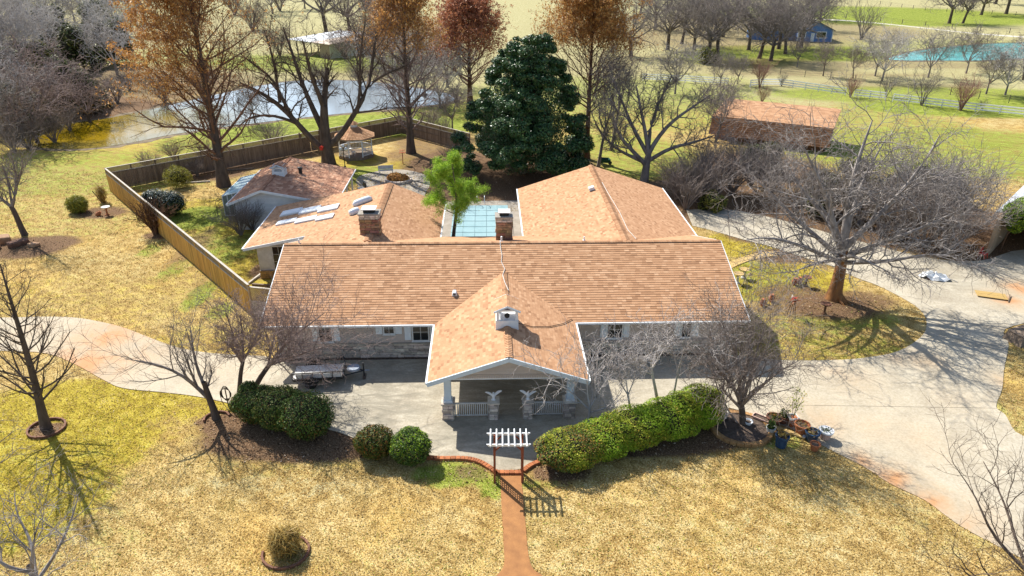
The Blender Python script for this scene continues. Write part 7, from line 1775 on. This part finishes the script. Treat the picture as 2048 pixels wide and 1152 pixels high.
birdbath(1611, 572, .7, .34, B_BROWN, m_brownpot, 'dark birdbath at the back of the silver tree bed')
for px, py, lab in ((192, 432, 'tipped terracotta urn left of the white birdbath'), (207, 402, 'terracotta urn standing behind the white birdbath'), (1525, 612, 'terracotta urn at the left of the silver tree bed'), (1542, 603, 'second terracotta urn in the silver tree bed'), (1588, 570, 'small terracotta jar at the back rim of the silver tree bed'), (1598, 568, 'tiny terracotta jar next to the dark birdbath')):
    o = empty('terracotta_urn', G(px, py)); tag(o, lab, 'urn')
    MB().lathe([(.10, 0), (.13, .03), (.22, .22), (.20, .38), (.10, .48), (.15, .56), (.13, .56)], 12).build('body', m_terra, o, rot=(0, .9 if 'tipped' in lab else 0, .5), smooth=True); MB().tube([(.2, 0, .25), (.3, 0, .38), (.14, 0, .48)], .02, 5).build('handle', m_terra, o)
hk = empty('shepherd_hook', G(1483, 592)); tag(hk, 'black shepherd hook pole at the right end of the house', 'hook')
MB().tube([(0, 0, 0), (0, 0, 1.9), (.1, 0, 2.1), (.3, 0, 2.1), (.35, 0, 1.95)], .02, 5).build('pole', m_black, hk); MB().lathe([(.12, 0), (.16, .04), (.02, .2)], 10, (.35, 0, 1.65)).build('feeder', m_path, hk)
wm = empty('garden_windmill', G(1582, 632)); tag(wm, 'small wooden garden windmill in the bed right of the house', 'ornament')
for sx, sy in ((-.2, -.2), (.2, -.2), (.2, .2), (-.2, .2)): MB().bar((sx, sy, 0), (sx * .3, sy * .3, 1.2), .04).build('leg', B_BROWN, wm)
MB().box((-.12, -.12, 1.15), (.12, .12, 1.4)).build('head', m_red, wm)
for k in range(6): a = k * PI / 3; MB().bar((0, -.16, 1.28), (.34 * math.cos(a), -.16, 1.28 + .34 * math.sin(a)), .02, .09, up=(0, 1, 0.3)).build('vane', m_terra, wm)
MB().bar((0, .1, 1.28), (0, .5, 1.28), .02, .2).build('tail', m_offwhite, wm)
st = inst('leaning_stake', MB().tube([(0, 0, 0), (-.75, .1, 1.25)], .04, 6).mesh('leaning_stake', B_DARK), None, G(206, 408)); tag(st, 'dark wooden stake leaning left in the island bed', 'stake')
for i, (px, py, l, a, lab) in enumerate(((514, 556, 2.2, 1.35, 'weathered timber edging the small mulch bed at the left wing'), (528, 572, 1.8, -.12, 'dark timber across the front of the small mulch bed'), (390, 366, 3.0, .25, 'pale timber edging along the back fence'), (480, 340, 3.0, .25, 'pale timber edging under the back fence near the big cypress'))):
    o = MB().box((-l / 2, -.08, 0), (l / 2, .08, .15)).build('landscape_timber', m_cap if i % 2 == 0 else m_oldw, None, loc=G(px, py), rot=(0, 0, a), bevel=.015); tag(o, lab, 'timber')

# ------------------------------------------------------------------ right drive: carport, board, tarp, chair, box
A_ = G(1976, 512); e_ = Vector((.70, .714, 0)); n_ = Vector((.714, -.70, 0))
gar = empty('carport', A_, math.atan2(e_.y, e_.x)); tag(gar, 'open carport with tan wall and white metal roof at the right frame edge', 'carport')
m_tan = mat('tan_stucco', (0.40, 0.30, 0.20, 1), (0.33, 0.24, 0.16, 1), scale=1.5, rough=.9, bmp=.2)
m_roofw = mat('white_metal_roof', (0.72, 0.74, 0.76, 1), (0.62, 0.64, 0.66, 1), scale=1, rough=.4)
MB().box((0, 0, 0), (14, .22, 3.1)).build('wall', m_tan, gar); MB().box((13.8, -7, 0), (14, 0, 3.1)).build('back_wall', m_tan, gar); MB().box((3, -7.2, 0), (14, -7.0, 3.1)).build('side_wall', m_tan, gar)
for y in (-3.4, -6.9): MB().box((2.6, y - .1, 0), (2.8, y + .1, 3.1)).build('post', m_white, gar)
MB().add([(1.6, .7, 3.12), (14.6, .7, 3.12), (14.6, -3.4, 4.0), (1.6, -3.4, 4.0), (1.6, .7, 3.2), (14.6, .7, 3.2), (14.6, -3.4, 4.08), (1.6, -3.4, 4.08)], [(3,2,1,0),(4,5,6,7),(0,1,5,4),(1,2,6,5),(2,3,7,6),(3,0,4,7)]).build('roof', m_roofw, gar)
MB().add([(1.6, -3.4, 4.0), (14.6, -3.4, 4.0), (14.6, -7.6, 3.12), (1.6, -7.6, 3.12), (1.6, -3.4, 4.08), (14.6, -3.4, 4.08), (14.6, -7.6, 3.2), (1.6, -7.6, 3.2)], [(3,2,1,0),(4,5,6,7),(0,1,5,4),(1,2,6,5),(2,3,7,6),(3,0,4,7)]).build('roof', m_roofw, gar)
sm = MB()
for k in range(27): sm.bar((1.6 + k * .5, .7, 3.22), (1.6 + k * .5, -3.4, 4.10), .04, .05)
sm.build('roof_seams', m_roofw, gar)
vn = A_ + e_ * 2.2 + n_ * .9
shrub('climbing_vine', (vn.x, vn.y, 0), [(0, 0, 3.5, 1.3, 1.2, .8), (-.7, -.5, 3.2, .8, .8, .8), (.9, .8, 3.6, 1.1, 1.0, .8), (-.2, -.2, 2.6, .7, .6, .9)], 9000, .14, L_LIME, 'green climbing vine draped over the carport roof corner', 'vine', seed=230, core=.6, second=(L_HEDGE, lambda rg, C: rg.random(len(C)) < .5))
MB().tube([(-.5, .2, -.05), (-.45, .1, 1.4), (-.2, 0, 2.8)], [.07, .05, .03], 6).build('stem', B_BROWN, bpy.data.objects['climbing_vine'])
bd = empty('plywood_board', G(1982, 592, .035), -.35); tag(bd, 'yellow plywood board lying on the drive near the carport', 'board')
m_ply = mat('yellow_plywood', (0.46, 0.31, 0.11, 1), (0.38, 0.25, 0.085, 1), scale=2, rough=.7, stretch=(.3, 3, 1))
for k in range(2): MB().box((-.95, -.5 + k * .5, .06), (.95, -.02 + k * .5, .10)).build('plank', m_ply, bd)
MB().box((-.7, -.4, 0), (-.6, .4, .06)).build('batten', m_oldw, bd); MB().box((.6, -.4, 0), (.7, .4, .06)).build('batten', m_oldw, bd); MB().bar((.9, -.75, .05), (1.25, .5, .12), .05).build('handle', m_oldw, bd)
tp = empty('collapsed_umbrella', G(1868, 556, .035), -.35); tag(tp, 'collapsed white patio umbrella with its pole lying on the drive', 'umbrella')
rg = np.random.default_rng(9); vs = [(0, 0, .42)]
for rI, rr in enumerate((.35, .75, 1.0)):
    for k in range(14): a = 2 * PI * k / 14; vs.append((rr * math.cos(a) * 1.1, rr * math.sin(a) * .62, max(.01, .42 * (1 - rr) + rg.uniform(-.1, .16) + (.12 if k % 2 else -.05))))
fs = [(0, 1 + k, 1 + (k + 1) % 14) for k in range(14)] + [(1 + r * 14 + k, 1 + (r + 1) * 14 + k, 1 + (r + 1) * 14 + (k + 1) % 14, 1 + r * 14 + (k + 1) % 14) for r in range(2) for k in range(14)]
MB().add(vs, fs).build('canopy', m_white, tp); MB().tube([(-.6, .35, .5), (1.5, -.3, .05)], .025, 6).build('pole', m_grey, tp); MB().tube([(-.5, -.3, .02), (-.3, -.55, .03), (.1, -.5, .03)], .03, 5).build('base_arm', m_terra, tp)
rc = empty('garden_chair', G(1964, 516, .035), .6); tag(rc, 'red plastic chair beside the carport wall', 'chair')
MB().box((-.25, -.25, .38), (.25, .25, .43)).build('seat', m_red, rc); MB().box((-.25, .2, .43), (.25, .26, .85)).build('backrest', m_red, rc)
for sx in (-.22, .22):
    for sy in (-.22, .22): MB().bar((sx, sy, .4), (sx * 1.15, sy * 1.15, 0), .04).build('leg', m_red, rc)
bx = empty('wooden_box', G(2040, 684), .3); tag(bx, 'dark brown wooden box at the right frame edge beside the drive', 'box')
MB().add([(-.7, -.6, 0), (.9, -.6, 0), (.9, .7, 0), (-.7, .7, 0), (-.4, -.4, .55), (.9, -.4, .75), (.9, .7, .75), (-.4, .7, .55)], [(0,3,2,1),(0,1,5,4),(1,2,6,5),(2,3,7,6),(3,0,4,7)]).build('body', m_oldw, bx)
for k in range(5): MB().add([(-.42 + k * .27, -.42, .56 + k * .04), (-.18 + k * .27, -.42, .59 + k * .04), (-.18 + k * .27, .72, .59 + k * .04), (-.42 + k * .27, .72, .56 + k * .04), (-.42 + k * .27, -.42, .59 + k * .04), (-.18 + k * .27, -.42, .62 + k * .04), (-.18 + k * .27, .72, .62 + k * .04), (-.42 + k * .27, .72, .59 + k * .04)], [(3,2,1,0),(4,5,6,7),(0,1,5,4),(1,2,6,5),(2,3,7,6),(3,0,4,7)]).build('lid_board', m_oldw, bx)

# ------------------------------------------------------------------ buildings further off
def F8(): return [(0,1,2,3),(7,6,5,4),(0,4,5,1),(1,5,6,2),(2,6,7,3),(3,7,4,0)]
# red brown brick building
bb = empty('brick_building'); tag(bb, 'long outbuilding with low salmon roof and steep shingled front behind the silver tree', 'outbuilding')
m_brick, nt, p = new_mat('red_brick')
bt = node(nt, 'ShaderNodeTexBrick'); bt.inputs['Scale'].default_value = 1.0; bt.inputs['Color1'].default_value = (0.36, 0.15, 0.06, 1); bt.inputs['Color2'].default_value = (0.25, 0.095, 0.04, 1); bt.inputs['Mortar'].default_value = (0.16, 0.10, 0.065, 1)
bt.inputs['Brick Width'].default_value = .5; bt.inputs['Row Height'].default_value = .20; bt.inputs['Mortar Size'].default_value = .03
cx = node(nt, 'ShaderNodeCombineXYZ'); sx_ = node(nt, 'ShaderNodeSeparateXYZ'); nt.links.new(world_pos(nt), sx_.inputs[0]); nt.links.new(sx_.outputs[0], cx.inputs[0]); nt.links.new(sx_.outputs[2], cx.inputs[1]); nt.links.new(cx.outputs[0], bt.inputs['Vector']); nt.links.new(bt.outputs['Color'], p.inputs['Base Color']); p.inputs['Roughness'].default_value = .9
m_shake = shingle_mat('wood_shake', [(0.0, (0.22, 0.105, 0.055)), (.5, (0.33, 0.165, 0.085)), (1.0, (0.43, 0.24, 0.135))], (0.30, 0.15, 0.08, 1))
na, nb = G(1425, 231, 3.0), G(1668, 257, 3.0); fa_, fb_ = G(1425, 199, 4.3), G(1702, 231, 4.3)
dn_ = (nb - na).normalized(); pn_ = Vector((-dn_.y, dn_.x, 0)); dep = 7.5
n0, n1 = na + pn_ * .5 + dn_ * .5, nb + pn_ * .5 - dn_ * .5; f0_, f1_ = na + pn_ * (dep - .4) + dn_ * .5, nb + pn_ * (dep - .4) - dn_ * .5
def wallq(a, b, z0, z1, mt, name, parent, t=.2, z1b=None):
    d = (b - a).normalized(); nn = Vector((-d.y, d.x, 0)) * t; z1b = z1 if z1b is None else z1b
    return MB().add([(a.x, a.y, z0), (b.x, b.y, z0), (b.x, b.y, z1b), (a.x, a.y, z1), (a.x + nn.x, a.y + nn.y, z0), (b.x + nn.x, b.y + nn.y, z0), (b.x + nn.x, b.y + nn.y, z1b), (a.x + nn.x, a.y + nn.y, z1)], F8()).build(name, mt, parent)
wallq(n0, n1, 0, 1.2, m_brick, 'wall', bb); wallq(n1, f1_, 0, 3.0, m_grey, 'side_wall', bb, z1b=3.6); wallq(f1_, f0_, 0, 3.6, m_brick, 'back_wall', bb); wallq(f0_, n0, 0, 3.6, m_brick, 'side_wall', bb, z1b=3.0)
bl = (nb - na).length
bbr = empty('roof_frame'); bpy.data.objects.remove(bbr)
rloc = MB().add([(0, 0, 3.0), (bl, 0, 3.0), (bl, dep, 3.9), (0, dep, 3.9), (0, 0, 2.85), (bl, 0, 2.85), (bl, dep, 3.75), (0, dep, 3.75)], F8()).build('roof', m_deck, bb, loc=(na.x, na.y, 0), rot=(0, 0, math.atan2(dn_.y, dn_.x)))
shingles('shingles', [(0, 0), (bl, 0), (bl, dep), (0, dep)], lambda x, y: 3.0 + .12 * y, m_shing, rloc, seed=40, row=.3, tab=.5)
man = MB().add([(0, -1.0, .9), (bl, -1.0, .9), (bl, 0, 3.0), (0, 0, 3.0), (0, -.85, .9), (bl, -.85, .9), (bl, .15, 2.86), (0, .15, 2.86)], F8()).build('roof', m_deck, bb, loc=(na.x, na.y, 0), rot=(0, 0, math.atan2(dn_.y, dn_.x)))
shingles('shingles', [(0, -1.0), (bl, -1.0), (bl, 0), (0, 0)], lambda x, y: 3.0 + 2.1 * y, m_shake, man, seed=41, row=.27, tab=.45, lift=.03)
# barn beyond the pond
bn_ = empty('metal_barn'); tag(bn_, 'open fronted barn with white and tan metal roof beyond the pond', 'barn')
qa, qb = G(574, 78, 3.0), G(658, 89, 3.0); dq = (qb - qa).normalized(); pq = Vector((-dq.y, dq.x, 0)); bl2 = (qb - qa).length; ba = math.atan2(dq.y, dq.x); dp2 = 15
m_tanroof = mat('tan_metal_roof', (0.58, 0.46, 0.36, 1), (0.50, 0.39, 0.30, 1), scale=.5, rough=.5)
m_palewall = mat('pale_green_wall', (0.52, 0.52, 0.40, 1), (0.44, 0.44, 0.33, 1), scale=.6, rough=.7)
xs_ = bl2 * .58
for x0_, x1_, mt in ((0, xs_, m_roofw), (xs_ + .02, bl2, m_tanroof)):
    MB().add([(x0_, 0, 3.0), (x1_, 0, 3.0), (x1_, dp2, 3.7), (x0_, dp2, 3.7), (x0_, 0, 2.85), (x1_, 0, 2.85), (x1_, dp2, 3.55), (x0_, dp2, 3.55)], F8()).build('roof', mt, bn_, loc=(qa.x, qa.y, 0), rot=(0, 0, ba))
lw = lambda a, b, z0, z1, mt, nm: MB().box((min(a[0], b[0]) - .08, min(a[1], b[1]) - .08, z0), (max(a[0], b[0]) + .08, max(a[1], b[1]) + .08, z1)).build(nm, mt, bn_, loc=(qa.x, qa.y, 0), rot=(0, 0, ba))
lw((bl2 - .3, .4), (bl2 - .3, dp2 - .3), 0, 2.9, m_palewall, 'side_wall'); lw((.3, dp2 - .4), (bl2 - .5, dp2 - .4), 0, 3.4, m_palewall, 'back_wall'); lw((bl2 * .75, .4), (bl2 - .5, .4), 0, 2.8, m_tan, 'front_wall')
for k in range(5): x = .4 + k * bl2 * .17; lw((x, .4), (x, .4), 0, 2.85, m_oldw, 'post')
for k in range(1, 4): y = dp2 * k / 4; lw((bl2 - .2, y - .06), (bl2 - .2, y + .06), 0, 2.85, m_cap, 'wall_seam')
# blue house
bh = empty('blue_house'); tag(bh, 'blue cottage with grey roof under the oaks at the top right', 'house')
m_bluew = mat('blue_siding', (0.10, 0.22, 0.50, 1), (0.08, 0.18, 0.42, 1), scale=.8, rough=.7)
m_greyroof = mat('grey_shingle', (0.16, 0.15, 0.15, 1), (0.11, 0.105, 0.105, 1), scale=1, rough=.9)
ha, hb = G(1594, 83), G(1662, 84); W_ = (hb - ha).length; an = math.atan2(hb.y - ha.y, hb.x - ha.x)
bh.location = ha; bh.rotation_euler = (0, 0, an)
MB().box((0, 0, 0), (W_, 9, 3.0)).build('wall', m_bluew, bh); MB().add([(0, 0, 3.0), (W_, 0, 3.0), (W_ / 2, 0, 5.0), (0, 9, 3.0), (W_, 9, 3.0), (W_ / 2, 9, 5.0)], [(0,1,2),(5,4,3),(0,3,4,1)]).build('gable_wall', m_bluew, bh)
MB().box((-11, 2.5, 0), (0, 9, 2.6)).build('wall', m_bluew, bh)
for s_ in (0, 1):
    xe, xm = (-.5, W_ / 2) if s_ == 0 else (W_ + .5, W_ / 2)
    MB().add([(xe, -.5, 2.85), (xm, -.5, 5.1), (xm, 9.5, 5.1), (xe, 9.5, 2.85), (xe, -.5, 2.7), (xm, -.5, 4.95), (xm, 9.5, 4.95), (xe, 9.5, 2.7)], F8()).build('roof', m_greyroof, bh)
MB().add([(-11.4, 2.0, 2.55), (.2, 2.0, 2.55), (.2, 5.8, 3.9), (-11.4, 5.8, 3.9), (-11.4, 2.0, 2.4), (.2, 2.0, 2.4), (.2, 5.8, 3.75), (-11.4, 5.8, 3.75)], F8()).build('roof', m_greyroof, bh); MB().add([(-11.4, 9.5, 2.55), (.2, 9.5, 2.55), (.2, 5.8, 3.9), (-11.4, 5.8, 3.9), (-11.4, 9.5, 2.4), (.2, 9.5, 2.4), (.2, 5.8, 3.75), (-11.4, 5.8, 3.75)], F8()).build('roof', m_greyroof, bh)
for x, w__ in ((W_ * .68, 2.2), (W_ * .12, 1.5)): window(bh, (x, 0, 1.7), w__, 1.3, (0, -1), cols=2, rows=1, fw=.16)
MB().box((W_ * .38, -.06, 0), (W_ * .48, .02, 2.1)).build('door', m_white, bh)
for x in (0, W_): MB().box((x - .1, -.05, 0), (x + .1, .1, 3.0)).build('corner_board', m_white, bh)
bl_ = empty('blue_shed', G(1310, -2)); tag(bl_, 'small blue grey shed at the top edge behind the oaks', 'shed')
MB().box((-9, 0, 0), (9, 8, 3)).build('wall', m_bluew, bl_); MB().add([(-9.5, -.5, 3), (9.5, -.5, 3), (9.5, 4, 4.6), (-9.5, 4, 4.6), (-9.5, 8.5, 3), (9.5, 8.5, 3)], [(0,1,2,3),(3,2,5,4),(1,5,2),(0,3,4),(0,4,5,1)]).build('roof', m_greyroof, bl_)

# white rail fences
m_vinyl, nt, p = new_mat('white_vinyl'); p.inputs['Base Color'].default_value = (.9, .9, .88, 1); p.inputs['Roughness'].default_value = .4
tr_n = node(nt, 'ShaderNodeBsdfTranslucent'); tr_n.inputs[0].default_value = (.9, .9, .88, 1); mx_n = node(nt, 'ShaderNodeMixShader'); mx_n.inputs[0].default_value = .45
nt.links.new(p.outputs[0], mx_n.inputs[1]); nt.links.new(tr_n.outputs[0], mx_n.inputs[2]); nt.links.new(mx_n.outputs[0], nt.nodes['Material Output'].inputs[0])
def rail_fence(px, label, H=1.25, step=2.5, mt=m_vinyl, rails=(.35, .75, 1.15), pw=.13, name='rail_fence', rw=.06, rh=.20):
    pts = [G(*q) for q in px]; root = empty(name, pts[0]); tag(root, label, 'fence')
    pme = MB().box((-pw / 2, -pw / 2, 0), (pw / 2, pw / 2, H)).mesh('post', mt); o = pts[0]
    for a, b in zip(pts[:-1], pts[1:]):
        L = (b - a).length; k = max(1, round(L / step)); ang = math.atan2(b.y - a.y, b.x - a.x)
        rme = MB().box((0, -rw / 2, -rh / 2), (L / k, rw / 2, rh / 2)).mesh('rail', mt)
        for i in range(k):
            p_ = a.lerp(b, i / k) - o; inst('post', pme, root, p_, (0, 0, ang))
            for z in rails: inst('rail', rme, root, (p_.x, p_.y, z), (0, 0, ang))
    inst('post', pme, root, pts[-1] - o, (0, 0, ang)); return root
rail_fence([(1285, 161), (1370, 165), (1455, 170)], 'white rail fence left of the gap behind the spreading oak')
rail_fence([(1500, 174), (1525, 172), (1560, 172), (1690, 191)], 'white rail fence from the gap to the russet crape myrtle')
rail_fence([(1708, 194), (1770, 200)], 'short white rail fence between two crape myrtles')
rail_fence([(1785, 203), (1850, 211), (1950, 223), (2048, 233), (2200, 248)], 'white rail fence running off the right frame edge')
m_wire = mat('fence_wire', (0.10, 0.09, 0.08, 1), (0.14, 0.12, 0.10, 1), scale=3, rough=.8)
rail_fence([(1640, 2), (1760, 9), (1850, 21), (2080, 34)], 'upper wire field fence along the far green strip', 1.4, 8, m_wire, (.5, 1.0, 1.35), .14, 'wire_fence', .03, .03)
rail_fence([(1660, 33), (1760, 43), (1850, 52), (1960, 62), (2080, 72)], 'lower wire field fence beside the gravel road', 1.4, 7, m_wire, (.5, 1.0, 1.35), .14, 'wire_fence', .03, .03)
rail_fence([(1560, 150), (1660, 158), (1760, 172), (1900, 190), (2080, 215)], 'wire fence just beyond the white rail fence', 1.3, 5, m_wire, (.4, .8, 1.2), .09, 'wire_fence', .02, .02)

# ------------------------------------------------------------------ grass: dry blades over the near lawns
def inside(poly, X, Y):
    c = np.zeros(len(X), bool); n = len(poly); j = n - 1
    for i in range(n):
        xi, yi = poly[i]; xj, yj = poly[j]
        if yi != yj: c ^= ((yi > Y) != (yj > Y)) & (X < (xj - xi) * (Y - yi) / (yj - yi) + xi)
        j = i
    return c
rg = np.random.default_rng(77)
n = 360000
Yg = 14 + (74 - 14) * rg.random(n) ** 1.7; Xg = rg.uniform(-.80, .80, n) * (Yg + 9)
hx = (Xg - HOUSE_O.x) * math.cos(HOUSE_A) + (Yg - HOUSE_O.y) * math.sin(HOUSE_A); hy = -(Xg - HOUSE_O.x) * math.sin(HOUSE_A) + (Yg - HOUSE_O.y) * math.cos(HOUSE_A)
bad = inside(drive, Xg, Yg) | inside(wk, Xg, Yg) | ((hx > -4) & (hx < 29) & (hy > 0) & (hy < 26)) | inside(pond, Xg, Yg) | ((hx > -12) & (hx < .5) & (hy > 21) & (hy < 32))
Zm = zone(Xg, Yg, MULCH); bad |= rg.random(n) < Zm * 1.15
Xg, Yg = Xg[~bad], Yg[~bad]; zg, zy = zone(Xg, Yg, GREEN), zone(Xg, Yg, YELLOW)
sel = rg.random(len(Xg))
isg = sel < zg * .8; isy = ~isg & (sel < zg * .8 + zy * .8); iss = ~isg & ~isy
L_STR2 = leaf_mat('straw_blade', [(0, (0.31, 0.215, 0.092)), (.3, (0.42, 0.32, 0.15)), (.65, (0.53, 0.43, 0.23)), (1, (0.66, 0.57, 0.355))], trans=.35, rough=.8, spec=.1, patch=(.36, [(.34, (.84, .64, .40)), (.43, (1.0, .84, .60)), (.50, (1.02, .95, .80)), (.57, (1.08, 1.05, .98)), (.66, (.86, .86, .52))]))
L_GR2 = leaf_mat('green_grass_blade', [(0, (0.08, 0.11, 0.012)), (.5, (0.22, 0.28, 0.035)), (1, (0.44, 0.47, 0.11))], trans=.35, rough=.7, spec=.1, patch=(.6, [(.36, (.8, .85, .7)), (.6, (1.05, 1.02, 1.0))]))
L_YE2 = leaf_mat('yellow_grass_blade', [(0, (0.17, 0.13, 0.015)), (.5, (0.36, 0.285, 0.04)), (1, (0.58, 0.48, 0.13))], trans=.35, rough=.7, spec=.1, patch=(.5, [(.36, (.78, .86, .7)), (.5, (1.0, 1.0, 1.0)), (.64, (1.1, .95, .85))]))
for m_, s_, nm, lab in ((L_STR2, iss, 'straw_grass', 'dry straw coloured grass blades over the lawns'), (L_GR2, isg, 'green_grass', 'green grass blades in patches of the lawns'), (L_YE2, isy, 'yellow_grass', 'yellow winter grass blades at the left lawn')):
    k = s_.sum(); C = np.stack([Xg[s_], Yg[s_], np.full(k, .03)], 1); C[:, 2] += rg.uniform(0, .03, k)
    sc_ = .75 + (C[:, 1] - 14) / 60
    nr = unit(rg.normal(0, .55, (k, 3)) + np.array([0, 0, 1.1])); t = rg.normal(0, 1, (k, 3)); t = unit(t - nr * (t * nr).sum(1, keepdims=True)); sd = np.cross(nr, t)
    l = (.085 * rg.uniform(.5, 1.6, k) * sc_)[:, None]; w_ = l * .42
    V3 = np.stack([C - sd * w_ * .5, C + sd * w_ * .5, C + t * l], 1); V3[..., 2] = np.maximum(V3[..., 2], .006)
    tag(inst(nm, np_mesh(nm, V3.reshape(-1, 3), None, np.arange(k * 3).reshape(k, 3), m_)), lab, 'grass', kind='stuff')

# ------------------------------------------------------------------ fallen leaves and bits of mulch in the beds
n = 60000; Yg = 24 + 60 * rg.random(n) ** 1.4; Xg = rg.uniform(-.80, .80, n) * (Yg + 9); Zm = zone(Xg, Yg, MULCH); ok = (rg.random(n) < Zm * .8) & ~inside(drive, Xg, Yg) & ~inside(pond, Xg, Yg)
hx = (Xg - HOUSE_O.x) * math.cos(HOUSE_A) + (Yg - HOUSE_O.y) * math.sin(HOUSE_A); hy = -(Xg - HOUSE_O.x) * math.sin(HOUSE_A) + (Yg - HOUSE_O.y) * math.cos(HOUSE_A); ok &= ~((hx > -4) & (hx < 29) & (hy > 0) & (hy < 26))
C = np.stack([Xg[ok], Yg[ok], np.full(ok.sum(), .03)], 1); v, q = leaf_arrays(rg, C, np.tile([0, 0, 1.2], (len(C), 1)), .13, .6, .5)
L_LIT = leaf_mat('leaf_litter', [(0, (0.05, 0.028, 0.015)), (.4, (0.15, 0.085, 0.045)), (.8, (0.28, 0.18, 0.10)), (1, (0.46, 0.36, 0.26))], trans=.1, rough=.8, spec=.1)
tag(inst('leaf_litter', np_mesh('leaf_litter', v, q, mat=L_LIT)), 'brown leaf litter and mulch scattered in the beds', 'leaf litter', kind='stuff')
